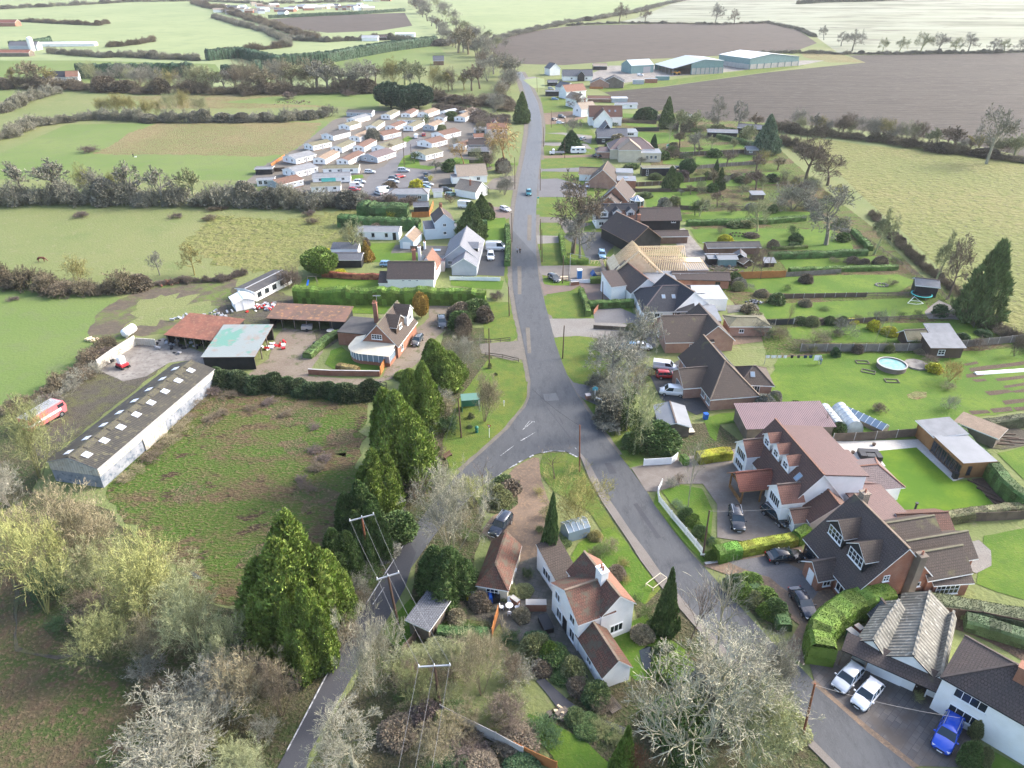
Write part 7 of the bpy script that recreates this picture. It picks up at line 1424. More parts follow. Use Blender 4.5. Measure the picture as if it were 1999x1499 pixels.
HED='''gry 5.5 9 1|0 400 100 397 250 398 420 400 560 402 690 405 700 402|long grey brown hedgerow above the horse field
pur 3.6 6 .8|600 402 700 402 760 405 800 400|dark low hedgerow closing the caravan car park
brn 4.0 7 1|-20 548 60 560 130 572 150 570|brown hedgerow left of the field gate
brn 4.0 7 1|170 572 230 575 262 562|dense grey brown hedgerow right of the field gate
pur 1.6 3 .8|280 560 350 552 440 548 470 535|low dark hedge running right to the white hut
gry 4.5 8 1|-40 280 20 268 60 250 110 240 200 232 300 238 450 238 560 236 640 228|brown hedgerow with willows across the second left field
gry 5.0 10 1|-30 225 20 215 60 195 110 183|grey hedgerow slanting at far left edge
brn 6.0 14 1|-20 172 60 172 150 176 260 180 380 182 500 182 640 182 730 180|wide brown thicket belt across the upper left fields
brn 5.0 14 1|830 190 880 200 930 205 960 200 990 215|brown thicket belt right of the dark conifer clump
pur 4.0 12 .8|860 215 930 228 960 250 980 235|dark bramble bank between the caravans and the far road
dkc 9 6 .25|155 152 250 152 380 150|long clipped dark evergreen screen at upper left
dkc 8 6 .3|440 150 500 158 505 140|short dark evergreen block right of the long screen
dkc 8 7 .3|405 118 470 112 540 130 640 122 760 100 850 88|long dark evergreen hedge rising to the top centre
dkc 6 4 .25|20 95 60 92 100 85|dark evergreen block beside the white silo
dkc 4 3.5 .2|525 36 650 30 700 28 790 22|distant dark hedge above the brown field
brn 6 14 1|380 8 430 20 480 35 540 55 620 80|brown wooded strip slanting down from the top
gry 5 10 1|420 35 470 50 520 62 560 82 560 92|grey thicket edge of the slanting wooded strip
gry 4 7 1|560 78 640 82 740 76 800 80|grey distant hedge below the brown field
brn 4.5 9 1|440 102 500 98 560 92|grey brown distant hedge left of the dark one
brn 4 7 1|40 42 110 46 190 50 210 46|rusty brown distant thicket by the red farm
brn 4 8 1|215 92 260 88 300 80|brown bush row on the far left pasture
gry 4 7 1|100 104 200 112 280 110 380 118|distant hedge behind the glasshouse farm
gry 4 8 1|260 112 330 116 380 114|distant bushes right of the glasshouse farm
gry 5 12 1|0 18 120 12 250 4 380 2 520 8 700 4|distant blue grey tree belt at the top left edge
gry 4 9 1|860 88 905 80 950 86 1000 68 1060 56 1110 44 1160 38 1240 24 1300 8 1340 0|grey hedgerow climbing right behind the ploughed field
gry 2.4 4 1|1110 50 1200 46 1300 46 1400 48 1500 45 1560 58 1590 72|thin hedge on the far side of the ploughed field
gry 2.6 5 1|1480 104 1560 104 1640 106 1760 106 1900 104 1999 102|thin hedge under the pale hillside
dk 5 9 1|1560 8 1600 5 1680 3 1760 0|dark distant copse on the pale hill
brn 3.6 8 1|1510 250 1560 262 1640 268 1720 278 1800 290 1880 302 1999 316|wide scrubby hedge between ploughed field and meadow
brn 1.8 3 .9|1700 420 1750 470 1800 520 1850 560 1880 580|low brown hedge along the garden ends
brn 2.2 4 .9|1900 620 1940 640 1999 672 2060 700|low brown hedge right of the lone conifer
brn 2.4 4 .9|30 805 90 775 150 735 190 700 215 675|brown hedge behind the concrete yard wall
brn 3.5 5 1|1600 310 1560 290 1525 280|scrub at the end of the farthest garden lawn
dk 2.6 3.5 .7|410 745 470 755 560 762 650 775 735 775|dark ivy covered hedge below the farmyard
gry 3 6 1|1200 840 1180 790 1165 760|scrub along the verge behind the road signs'''
for ln in HED.split('\n'):
    a,s,lab=ln.split('|');c,hh,ww,wl=a.split();dkk=c in('dkc',)
    hedgerow(lab,F_(s),float(hh),float(ww),c,float(wl))if float(wl)>.3 else hedge(lab,F_(s),float(hh),float(ww),c,0.)
CLIP='''0.11 0.17 0.03 3.6 3.0|578 588 650 590 760 592 860 592 948 595|tall clipped green hedge across the middle left
0.115 0.175 0.03 3.4 3.0|1598 1300 1590 1262 1612 1232 1650 1205 1700 1188 1722 1180|tall curved bright green hedge beside the corrugated bungalow
0.06 0.10 0.035 4.2 6|705 420 760 424 798 424|rounded dark green hedge block behind the blue hut
0.06 0.11 0.035 3.2 4|665 440 730 445 820 448|dark green rounded hedge behind the mobile home
0.12 0.18 0.035 1.4 1.4|1095 462 1100 500 1104 515 1148 515|low bright L shaped hedge around the oak
0.12 0.17 0.045 1.4 1.3|1134 572 1145 600 1148 618|narrow pale green hedge on the verge of the red brick drive
0.08 0.13 0.035 1.7 1.6|1150 602 1190 600 1236 598|clipped hedge before the white hipped bungalow
0.10 0.15 0.03 1.5 1.6|1152 552 1190 552|short green hedge beside the building site
0.30 0.28 0.03 1.7 1.9|1360 902 1400 895 1425 893|bright yellow evergreen hedge by the paved courtyard
0.09 0.17 0.03 1.4 1.6|1330 905 1340 903|small round green bush beside the yellow hedge
0.24 0.25 0.035 1.6 1.7|1440 1082 1500 1070 1545 1062 1560 1055|lime yellow hedge between the two courtyards
0.10 0.19 0.03 1.8 2.0|1395 1092 1415 1088 1440 1082|green laurel hedge by the road pole
0.11 0.19 0.03 2.0 1.6|1550 1062 1572 1050|green end of the courtyard hedge by the brick house
0.07 0.12 0.035 2.6 2.2|1855 850 1890 890 1930 930 1960 965 1999 1000|dark green hedge behind the cedar garden room
0.10 0.10 0.055 1.9 1.6|1858 848 1940 835 2010 828|brown green hedge above the vegetable beds
0.15 0.14 0.07 1.6 1.5|1830 1022 1900 1010 1999 1000|clipped brownish hedge below the striped lawn
0.09 0.10 0.05 1.6 2.6|1775 1182 1850 1190 1930 1205 2010 1220|mixed hedge between brick house and corrugated bungalow
0.06 0.09 0.04 1.6 2.2|1880 1220 1940 1238 2010 1260|dark clipped hedge at the right edge behind the bungalow
0.28 0.10 0.06 1.5 1.0|630 540 700 545 745 545|red brown beech hedge behind the cottage lawn
0.09 0.15 0.04 1.6 2.0|1340 440 1420 438 1500 436 1570 430|clipped hedge along the far side of the longest lawn
0.08 0.13 0.04 1.7 1.8|1500 505 1600 502 1690 498|clipped hedge along the near side of the longest lawn
0.10 0.16 0.04 1.3 1.6|1540 532 1620 530 1750 526|bushy green hedge above the fenced strip lawn
0.09 0.15 0.04 1.4 1.6|1665 455 1690 480 1698 490|green hedge closing the longest lawn at its end
0.15 0.17 0.05 0.8 1.2|1505 486 1540 486 1575 484|low golden edging hedge on the longest lawn
0.07 0.11 0.035 2 2.4|1480 290 1440 278 1400 270|dark hedge below the stable
0.06 0.10 0.035 1.2 1.8|1440 1135 1480 1165 1520 1200 1530 1232|clipped edging hedge on the island bed
0.07 0.12 0.03 1.5 1.5|990 445 992 480 990 520|clipped roadside hedge beside the grey bungalow drive
0.09 0.13 0.04 1.2 2.0|600 700 640 665 660 655 680 658|round clipped shrubs round the farmhouse lawn
0.05 0.09 0.03 1.2 1.6|855 1240 900 1245 955 1245|low green hedge below the walled kitchen garden
0.06 0.10 0.04 1.8 1.8|870 440 900 445 950 440|hedge beside the pale blue house garden
0.20 0.15 0.06 1.4 1.6|700 730 660 722|brown shrub line below the farmhouse lawn'''
for ln in CLIP.split('\n'):
    a,s,lab=ln.split('|');q=[float(v)for v in a.split()];hedge(lab,F_(s),q[3],q[4],tuple(q[:3]),0.)
# ============================================================ VEHICLES, POLES, FENCES, SMALL THINGS
def loft(sts,closed=True):
    mb=MB();rings=[]
    for st in sts:
        x,prof=st;ring=[(x,y,z)for y,z in prof]+[(x,-y,z)for y,z in prof[::-1]if abs(y)>1e-6]
        rings.append(ring)
    n=len(rings[0]);vs=[p for r in rings for p in r];fs=[]
    for j in range(len(rings)-1):
        for i in range(n):fs.append((j*n+i,j*n+(i+1)%n,(j+1)*n+(i+1)%n,(j+1)*n+i))
    fs+=[tuple(range(n))[::-1],tuple(range((len(rings)-1)*n,len(rings)*n))]
    mb.add(vs,fs);return mb
def car_proto(nm,kind):
    K=dict(hatch=(4.2,1.78,1.50),suv=(4.6,1.88,1.70),sedan=(4.8,1.84,1.43),van=(4.6,1.85,1.85),bigvan=(5.6,2.0,2.45),pickup=(5.2,1.85,1.75))[kind]
    L,Wd,Ht=K;hw=Wd/2;bt=dict(hatch=.95,suv=1.06,sedan=.93,van=1.12,bigvan=1.35,pickup=1.08)[kind];root=thing(nm,'x','car')
    def pr(w,zt,zb=.28):return[(0,zb),(w*.86,zb),(w*.97,zb+.14),(w,(zb+zt)/2),(w*.97,zt-.10),(w*.88,zt),(0,zt+.03)]
    f=L/2
    if kind in('van','bigvan'):hood=bt-.08
    else:hood=bt-.10
    tailz={'sedan':bt-.02,'pickup':bt}.get(kind,bt)
    st=[(-f,pr(hw*.82,tailz-.30,.42)),(-f+.08,pr(hw*.92,tailz-.06,.32)),(-f+.5,pr(hw*.98,tailz)),(-.4,pr(hw,bt)),(f*.42,pr(hw,bt-.01)),(f*.62,pr(hw*.985,hood)),(f*.88,pr(hw*.93,hood-.10)),(f-.08,pr(hw*.84,hood-.24,.32)),(f,pr(hw*.70,hood-.42,.38))]
    body=loft(st).build('body',M['carpaint'],root,smooth=42)
    G0=dict(hatch=(-.97,-.80,.10,.46),suv=(-.96,-.84,.14,.46),sedan=(-.78,-.48,.06,.42),van=(-.985,-.955,.34,.62),bigvan=(-.99,-.97,.48,.74),pickup=(-.25,-.16,.16,.44))[kind]
    xa,xb,xc,xd=(q*f for q in G0);wt=hw*(.74 if kind not in('van','bigvan')else .88);wb=hw*.90;zt=Ht-.07;zb=bt-.04
    gm=MB();q=[(xa,wb,zb),(xb,wt,zt),(xc,wt,zt),(xd,wb,zb)]
    for s in(1,-1):pass
    V=[(x,y*s,z)for x,y,z in q for s in(1,-1)];gm.add(V,((0,2,4,6),(1,7,5,3),(0,1,3,2),(4,5,7,6),(2,3,5,4),(0,6,7,1)))
    gm.build('window_glass',M['carglass'],root)
    rm=MB();rr=[(xb-.06,wt*.97,zt),(xb+.05,wt*1.0,Ht-.02),((xb+xc)/2,wt*.98,Ht+.01),(xc-.1,wt*.98,Ht-.02),(xc+.06,wt*.95,zt)]
    ro=loft([(x,[(0,zt-.02),(w*1.02,zt-.02),(w*.9,z),(0,z+.02)])for x,w,z in rr]);ro.build('roof_panel',M['carpaint'],root,smooth=50)
    pm=MB();t=.07 if kind not in('van','bigvan')else .09
    for s in(1,-1):
        pm.beam((xd,wb*s,zb),(xc,wt*s,zt),t,t);pm.beam((xa,wb*s,zb),(xb,wt*s,zt),t*1.6,t*1.3)
        for k in((.5,)if kind in('van','pickup','bigvan')else(.36,.68)):x=xa+(xd-xa)*k;xt=xb+(xc-xb)*k;pm.beam((x,wb*s*1.005,zb),(xt,wt*s*1.005,zt),t,t)
        if kind in('van','bigvan'):pm.add([(xa+.05,wb*s*1.01,zb),(xa+(xd-xa)*.62,wb*s*1.01,zb),(xb+(xc-xb)*.70,wt*s*1.015,zt),(xb,wt*s*1.015,zt)],((0,1,2,3),))
    if kind in('van','bigvan'):pm.add([(xa-.02,wb,zb),(xa-.02,-wb,zb),(xb-.02,-wt,zt),(xb-.02,wt,zt)],((0,1,2,3),))
    pm.build('window_pillar',M['carpaint'],root)
    if kind=='pickup':
        m2=MB();m2.box(((-f+xa)/2-.02,0,bt+.02),(f*.68,Wd*.76,.06));m2.build('load_bed',M['rubber'],root)
    wr=.33 if kind!='suv' else .37
    for x in(-f*.60,f*.62):
        for s in(1,-1):
            m=MB();m.tube((x,s*(hw-.24),wr),(x,s*(hw+.015),wr),wr,n=16);w=m.build('wheel',M['rubber'],root);m=MB();m.tube((x,s*(hw+.0),wr),(x,s*(hw+.03),wr),wr*.62,n=10);m.build('rim',M['alloy'],w)
    for s in(1,-1):
        m=MB();m.box((f-.22,s*hw*.66,hood-.27),(.30,.34,.14),-s*.45);m.build('headlight',M['lamp'],root)
        m=MB();m.box((-f+.07,s*hw*.76,tailz-.22),(.14,.22,.24));m.build('tail_light',M['tail'],root)
        m=MB();m.box((xd-.12,s*(hw+.08),bt+.05),(.12,.2,.14));m.build('mirror',M['carpaint'],root)
    m=MB();m.box((f-.03,0,.52),(.08,Wd*.42,.16));m.build('grille',M['rubber'],root)
    m=MB();m.box((f+.015,0,.36),(.03,.5,.11));m.build('number_plate',M['whitetrim'],root)
    if kind=='suv':
        for s in(1,-1):m=MB();m.beam((xb+.2,s*wt*.86,Ht+.06),(xc-.2,s*wt*.86,Ht+.06),.05);m.build('roof_rail',M['alloy'],root)
    if kind=='bigvan':
        m=MB()
        for i in range(9):m.box((xb+.3+i*.38,0,Ht+.12),(.05,1.5,.05))
        for s in(1,-1):m.beam((xb+.2,s*.75,Ht+.12),(xb+3.5,s*.75,Ht+.12),.05)
        m.build('roof_rack',M['steel'],root)
    freeze(root);proto_hide(root);return root
CARS={k:car_proto('parked_car' if 'van' not in k and k!='pickup' else{'van':'parked_van','bigvan':'parked_van','pickup':'pickup_truck'}[k],k)for k in('hatch','suv','sedan','van','bigvan','pickup')}
CC=dict(black=(.012,.013,.016),navy=(.02,.025,.04),grey=(.09,.095,.10),silver=(.50,.52,.54),white=(.78,.78,.78),red=(.42,.02,.02),blue=(.01,.08,.55),teal=(.02,.16,.19),dgrey=(.035,.037,.042),lblue=(.20,.35,.5),green=(.03,.10,.08))
def car(kind,reg,xy,head,col,label,cat=None,name=None):
    # head: a second picture point the bonnet points to
    p=G(*q1(reg,xy));d=G(*q1(reg,head))-p;pr=CARS[kind];o=tree_copy(pr);o.name=name or pr.name.split('.')[0];o.location=p;o.rotation_euler=(0,0,math.atan2(d.y,d.x));c=CC[col]
    for k in o_children(o):
        k.color=(*c,1)
    props(o,label,cat or('van' if 'van' in kind else 'pickup' if kind=='pickup' else 'car'));return o
for ln in '''hatch|d4|665 850|600 920|silver|silver grey hatchback parked closest to the tall hedge on slab drive
hatch|d4|810 975|745 1050|white|white hatchback parked on slab drive beside the silver one
suv|d4|1410 1270|1365 1370|blue|bright blue off road car on the slab drive
sedan|d4|335 285|400 390|navy|dark blue black saloon car on brown drive beside island bed
suv|c3|1680 1075|1700 1160|dgrey|dark grey estate car facing the yellow hedge in the paved courtyard
suv|c4|135 1050|210 1110|black|black off road car with roof rails beside white bay window
sedan|c4|200 1350|330 1340|black|black convertible parked beside timber garage wall
suv|c2|1835 1120|1790 1180|navy|dark blue car beside the pantiled outbuilding
van|c3|1200 115|1120 108|white|white panel van beside brown hipped bungalow, nearer one
van|b3|1145 1350|1230 1360|white|white panel van nearer the red car
hatch|b3|1160 1410|1250 1410|red|dark red hatchback parked between the two white vans
suv|b3|775 790|830 810|black|black estate car on red brick drive
hatch|b3|930 1065|1000 1075|silver|silver car on gravel drive behind bare trees
hatch|b3|880 1195|840 1195|lblue|pale blue car under the bare trees
hatch|b3|970 1195|1010 1195|white|white car right of the pale blue one under bare trees
suv|b3|672 505|680 540|lblue|pale grey blue car at the corner of the grey drive
hatch|b3|315 680|330 690|grey|grey hatchback at the roadside beside site fence
sedan|b3|560 190|520 215|navy|dark car under the great oak
suv|a3|123 1460|123 1499|teal|teal car driving towards us on the main road
suv|b2|1395 1015|1400 1045|grey|grey pickup like car with open dark load bed on farmhouse forecourt
hatch|b2|1210 1150|1190 1180|grey|grey hatchback beside the farmhouse gate
bigvan|b2|1800 455|1870 455|white|tall white van with ladder rack on the dark driveway
suv|b2|1760 515|1762 545|white|white car on dark driveway in front of the ladder rack van
bigvan|b2|1580 140|1640 145|white|white van behind the pale blue two storey house
hatch|b2|1735 155|1750 160|red|small red car on the red gravel forecourt
hatch|b2|1870 160|1885 165|white|white car at the edge of red gravel forecourt
hatch|b2|1470 50|1500 40|green|dark green car in front of the cream bungalow
hatch|b2|990 575|1030 575|lblue|pale blue covered car behind the dark roofed cottage
hatch|a2|855 1300|890 1300|silver|silver estate car at top left of caravan car park
suv|a2|1108 1290|1150 1290|silver|silver car at the top edge of caravan car park
hatch|a2|780 1375|815 1375|silver|grey car in left row of the car park, third from the front
van|a2|755 1405|800 1405|white|white van like car in left row of the car park
hatch|a2|740 1435|780 1435|red|bright red car at the front of the left row
hatch|a2|1080 1335|1105 1330|red|small red car in the middle row of the car park
hatch|a2|1035 1350|1075 1350|dgrey|dark grey car beside the small red one
hatch|a2|1030 1375|1065 1375|silver|silver car in the middle row below the dark grey one
hatch|a2|990 1405|1025 1400|grey|grey car in the middle row of the car park, third
bigvan|a2|965 1450|1010 1440|white|white van at the front of the middle row
hatch|a2|920 1460|890 1450|silver|silver car beside the white van at front
pickup|a2|1275 1330|1275 1300|dgrey|dark blue pickup truck on the right side of the car park
suv|a2|1275 1370|1275 1400|black|black car behind the pickup truck
hatch|a2|1290 1395|1320 1395|silver|pale car in the right row, upper
hatch|a2|1265 1415|1300 1415|lblue|pale blue car in the right row, middle
suv|a2|1250 1450|1290 1450|navy|blue car in the right row, lower
hatch|a2|1430 1435|1470 1435|dgrey|dark grey car by the pale garden hut
hatch|a2|1460 1470|1500 1465|green|dark green car by the black garden wall
van|a2|1200 1035|1200 1000|white|white van parked at the head of the caravan lane
hatch|a2|1258 1020|1262 1000|red|red car behind the white van at lane head
hatch|a3|320 905|350 900|dgrey|dark car on the brown drive, left of the silver one
suv|a3|372 885|400 890|black|black car on the brown drive beside the roadside conifer
hatch|a3|360 930|390 930|white|white car on the brown drive in front of the black ones
hatch|a3|530 1050|560 1040|silver|silver car in front of the black boarded house
suv|a3|635 1180|600 1170|navy|dark blue car beside the motor caravan
hatch|a3|320 750|350 750|lblue|blue grey car below the black flat roofed garage
hatch|a3|290 670|320 670|silver|grey car before the far black garage
van|a3|960 570|990 570|white|white van in the farm yard in front of blue green barn
hatch|a3|1250 1275|1270 1275|dgrey|dark car by the mossy flat roofed garden building
bigvan|a4|100 505|140 505|white|white lorry beside the rightmost farm shed
hatch|a3|440 1410|480 1410|grey|grey car behind the twigs of the great oak
hatch|a3|560 1405|560 1440|silver|silver car in front of the brick gabled house'''.split('\n'):
    car(*ln.split('|'))
# touring caravan and flat bed truck
p=G(*q1('a3','495 1150'));r=thing('touring_caravan','white touring caravan with dark windows parked beside the road drive','caravan',p,.05)
m=MB();m.prism([(-3.2,-1.1,.4),(3,-1.1,.4),(3.3,-1.1,1.2),(2.6,-1.1,2.6),(-2.9,-1.1,2.7),(-3.4,-1.1,1.4)],(0,2.2,0));m.build('body',M['whitetrim'],r)
for x in(-2.2,-.3,1.6):m=MB();m.box((x,-1.12,1.75),(1.1,.04,.55));m.build('window',M['glass'],r)
m=MB();m.tube((-.2,-1.13,.35),(-.2,-.9,.35),.33,n=12);m.build('wheel',M['rubber'],r);m=MB();m.beam((3.2,0,.5),(4.6,0,.45),.12);m.build('hitch',M['steel'],r)
p=G(*q1('a3','335 1160'));r=thing('flatbed_truck','white flat bed truck left of the touring caravan','truck',p,math.pi)
m=MB();m.prism([(1,-.95,.5),(3.,-.95,.5),(3.05,-.95,1.2),(2.3,-.95,1.35),(1.8,-.95,2.2),(1,-.95,2.2)],(0,1.9,0));m.build('cab',M['whitetrim'],r)
m=MB();m.prism([(1.95,-.8,2.05),(2.35,-.8,1.4),(2.4,.8,1.4),(2.,.8,2.05)],(.06,0,.04));m.build('windscreen',M['glass'],r);m=MB();m.box((-1.2,0,.85),(4.2,2,.12));m.box((-1.2,1,1.05),(4.2,.05,.4));m.box((-1.2,-1,1.05),(4.2,.05,.4));m.build('flat_bed',M['greytrim'],r)
for x in(2.2,-1.8):
    for s in(-.9,.75):m=MB();m.tube((x,s,.38),(x,s+.2,.38),.38,n=12);m.build('wheel',M['rubber'],r)
# old fire engine
a,b_=G(*q1('c1','300 395')),G(*q1('c1','440 310'));d=(b_-a);ya=math.atan2(d.y,d.x);r=thing('fire_engine','faded pink old fire engine with white stripe in the weedy yard','fire engine',(a+b_)/2-Vector((1.2,-1.2,0)),ya)
PK=flat('faded_pink',(.62,.14,.15),.5);m=MB();m.prism([(-3.6,-1.2,.55),(3.3,-1.2,.55),(3.5,-1.2,1.7),(3.2,-1.2,2.6),(-3.6,-1.2,2.7)],(0,2.4,0));m.build('body',PK,r)
m=MB();m.box((-.6,-1.215,1.5),(6,.02,.42));m.box((-3.61,0,1.5),(.02,2.4,.42));m.build('stripe',M['whitetrim'],r);m=MB();m.box((-.3,0,2.74),(6.4,2.3,.1));m.build('roof',M['greytrim'],r)
for y in(-.5,.4):m=MB();[m.beam((-3.2,y+s,3.0),(2.6,y+s,3.0),.07)for s in(-.2,.2)];[m.box((-3+i*.5,y,3.0),(.05,.4,.05))for i in range(12)];m.build('ladder',M['steel'],r)
m=MB();m.box((3.43,0,2.12),(.05,2.1,.7));m.build('windscreen',M['glass'],r);m=MB();m.box((2.5,-1.21,2.1),(1.2,.03,.65));m.build('side_window',M['glass'],r)
for x in(-2.3,2.2):
    for s in(-1.22,.95):m=MB();m.tube((x,s,.5),(x,s+.27,.5),.5,n=16);w=m.build('wheel',M['rubber'],r);m=MB();m.tube((x,s-.02 if s<0 else s+.28,.5),(x,s+.03 if s<0 else s+.3,.5),.26,n=10);m.build('rim',M['alloy'],w)
# mini digger
p=G(*q1('b1','925 1335'));r=thing('mini_digger','white and red mini excavator parked on the concrete yard','excavator',p,2.6)
m=MB();[m.box((0,s,.25),(2.2,.4,.5))for s in(-.65,.65)];m.build('tracks',M['rubber'],r);m=MB();m.box((0,0,.75),(1.9,1.5,.45));m.build('deck',flat('digger_red',(.5,.03,.04)),r)
m=MB();m.prism([(-.5,-.6,1),(.7,-.6,1),(.5,-.6,2.3),(-.5,-.6,2.4)],(0,1.1,0));m.build('cab',M['whitetrim'],r);m=MB();m.box((.63,-.05,1.7),(.1,.95,.9),0,0,-.13);m.box((0,-.61,1.75),(.7,.03,.8));m.build('cab_window',M['glass'],r)
m=MB();m.beam((.9,0,.9),(2.3,0,2.3),.22);m.beam((2.3,0,2.3),(3.2,0,1.0),.18);m.build('boom',M['whitetrim'],r);m=MB();m.prism([(3.,-.3,1),(3.5,-.3,.8),(3.4,-.3,.25),(2.9,-.3,.4)],(0,.6,0));m.build('bucket',M['rubber'],r)
# telehandler in the open farm shed, tank, trailer
p=G(*q1('a3','1235 560'));r=thing('loader','yellow orange farm loader in the open farm shed bay','tractor',p,2.8);OR=flat('loader_yellow',(.65,.28,.02))
m=MB();m.box((0,0,1.3),(4.5,1.8,1.2));m.build('body',OR,r);m=MB();m.box((-.2,.3,2.5),(1.6,1.2,1.3));m.build('cab',M['glass'],r);m=MB();m.beam((-2,-.6,2.2),(4,-.6,1.4),.4);m.build('boom',OR,r)
for x in(-1.5,1.5):
    for s in(-1.1,.8):m=MB();m.tube((x,s,.75),(x,s+.35,.75),.75,n=14);m.build('wheel',M['rubber'],r)
a,b_=G(*q1('b1','945 1115')),G(*q1('b1','1010 1070'));r=thing('oil_tank','white cylindrical tank lying beside the yard wall','tank',a);d=b_-a;m=MB();n_=d.normalized();m.tube(Z3*1.1,d+Z3*1.1,.9,n=18);m.tube(Z3*1.1-n_*.35,Z3*1.1,.5,.9,n=18);m.tube(d+Z3*1.1,d+n_*.35+Z3*1.1,.9,.5,n=18);m.build('tank_shell',M['whitetrim'],r,smooth=40)
m=MB();m.box(n_*.4+Z3*.2,(.3,1.2,.4));m.box(d-n_*.4+Z3*.2,(.3,1.2,.4));m.build('cradle',M['greytrim'],r)
# ------------------------------------------------------------ poles and wires
def pole(reg,s,label,ht=None,mat='polewood',arms=(),r=.15,name='utility_pole',n=None):
    (tx,ty),(bx,by)=P(reg,s);g=G(bx,by);h=ht or max(3.,topz(ty,g.y));rt=thing(name,label,'pole',g)
    tp=G(tx,ty,h);tx_=tp.x-g.x;tx_=max(-.5,min(.5,tx_));m=MB();m.tube((0,0,0),(tx_,0,h),r,r*.7,10);m.build('pole',M[mat],rt)
    for z,ln,ya in arms:
        m=MB();d=Vector((math.cos(ya),math.sin(ya),0))*ln/2;c=Vector((tx_,0,h-z));m.beam(c-d,c+d,.14,.14);am=m.build('crossarm',M['steel'],rt)
        for k in(-1,0,1):m=MB();m.tube(c+d*k*.93+Z3*.05,c+d*k*.93+Z3*.32,.07,.05,8);m.build('insulator',M['whitetrim'],am)
    return g+Vector((tx_,0,h))
SHORT={}
tA=pole('c2','793 1040 855 1410','tall rusty topped pole with single white crossarm, farthest of three',arms=((0,3.1,.42),),mat='polerust',r=.17)
tB=pole('d2','990 60 1065 420','tall dark pole with crossarm on the lane verge, middle of three',arms=((0,2.6,.42),),r=.17)
tC=pole('d2','1338 735 1385 1075','tall wooden pole with double crossarm above the scrub, nearest of three',arms=((0,3.2,.06),),r=.18)
poles=[('c2','1515 140 1540 440','dark wooden pole on the verge by green bus shelter'),('c3','507 345 505 695','reddish wooden pole standing on the junction island','polerust'),('c3','1480 985 1430 1330','dark leaning pole at the end of the white picket fence'),
 ('d4','430 865 335 1275','rusty brown pole across the road from the silver car','polerust'),('b3','390 1020 378 1270','dark pole on the green beside gravel drive'),('b3','385 495 377 705','dark pole with pale cap beside the portable toilet'),
 ('b2','1747 1040 1750 1340','brown pole by the farmhouse drive posts'),('b2','1893 730 1900 950','slim black pole on the verge opposite hipped bungalow'),('b2','1918 175 1920 395','black pole on the lawn beside white van drive'),
 ('b3','212 220 212 455','left one of the two slim brown poles near the big oak'),('b3','222 300 224 545','right one of the two slim brown poles near the big oak'),('a3','183 575 188 690','thin dark pole at the far bend of the road'),
 ('a3','293 830 293 958','thin dark pole beside drive with three dark cars'),('a3','392 1050 394 1190','thin dark pole beside the touring caravan'),('a3','210 1270 210 1430','thin dark pole at the roadside near the teal car'),('a3','235 950 235 1100','thin dark pole at the roadside beyond the caravan'),
 ('a2','1940 1180 1942 1420','slim street pole left of the road near the caravan park entrance'),('a2','1100 990 1112 1250','slim pale post beside the caravan park lane'),('a2','1160 1080 1163 1220','slim pale post on the caravan park lawn'),('b3','680 690 678 840','thin dark pole at the clipped hedge of the brick drive')]
tops=[pole(q[0],q[1],q[2],mat=q[3]if len(q)>3 else 'polewood',r=.13)for q in poles]
def wire(pts,label,sag=.4,r=.016,mat='wire',name='overhead_wire',group=None):
    m=MB();o=Vector(pts[0]);p_=[]
    for a,b_ in zip(pts,pts[1:]):
        for i in range(9):
            t=i/8;q=Vector(a).lerp(Vector(b_),t);q.z-=sag*4*t*(1-t);p_.append(q)
    for a,b_ in zip(p_,p_[1:]):
        if(b_-a).length>1e-3:m.tube(a,b_,r,n=4,cap=False)
    ob=m.build(name,M[mat],None,o,recalc=False);ob.location=o;props(ob,label,'wire',group)
dA=Vector((math.cos(.42),math.sin(.42),0));dC=Vector((math.cos(.06),math.sin(.06),0));far_=tA+(tA-tB)*2.2
for k,wl in((-1,'left'),(0,'middle'),(1,'right')):
    near=tC+(tC-tB)*1.2+Vector((-9,-6,-1))+dC*k*1.4
    wire([tA+dA*1.45*k+Z3*.3,tB+dA*1.2*k+Z3*.3,tC+dC*1.5*k+Z3*.3,near],'pale %s power wire running between the three crossarm poles'%wl,r=.016)
wire([tops[3]+Z3*-.2,tops[3]+Vector((14,-1.0,-3.6))],'thin cable from road pole to veranda of corrugated bungalow',r=.012)
wire([tops[2]+Z3*-.1,G(1570,985,6)],'thin cable from picket fence pole to the white house',r=.012);wire([tops[1]+Z3*-.1,G(1040,760,7.)],'dark cable crossing the junction from the island pole',r=.018,mat='rubber')
wire([tops[0]+Z3*-.5,G(*q1('c2','1400 520'))],'stay wire of the bus shelter pole',sag=0,r=.02)
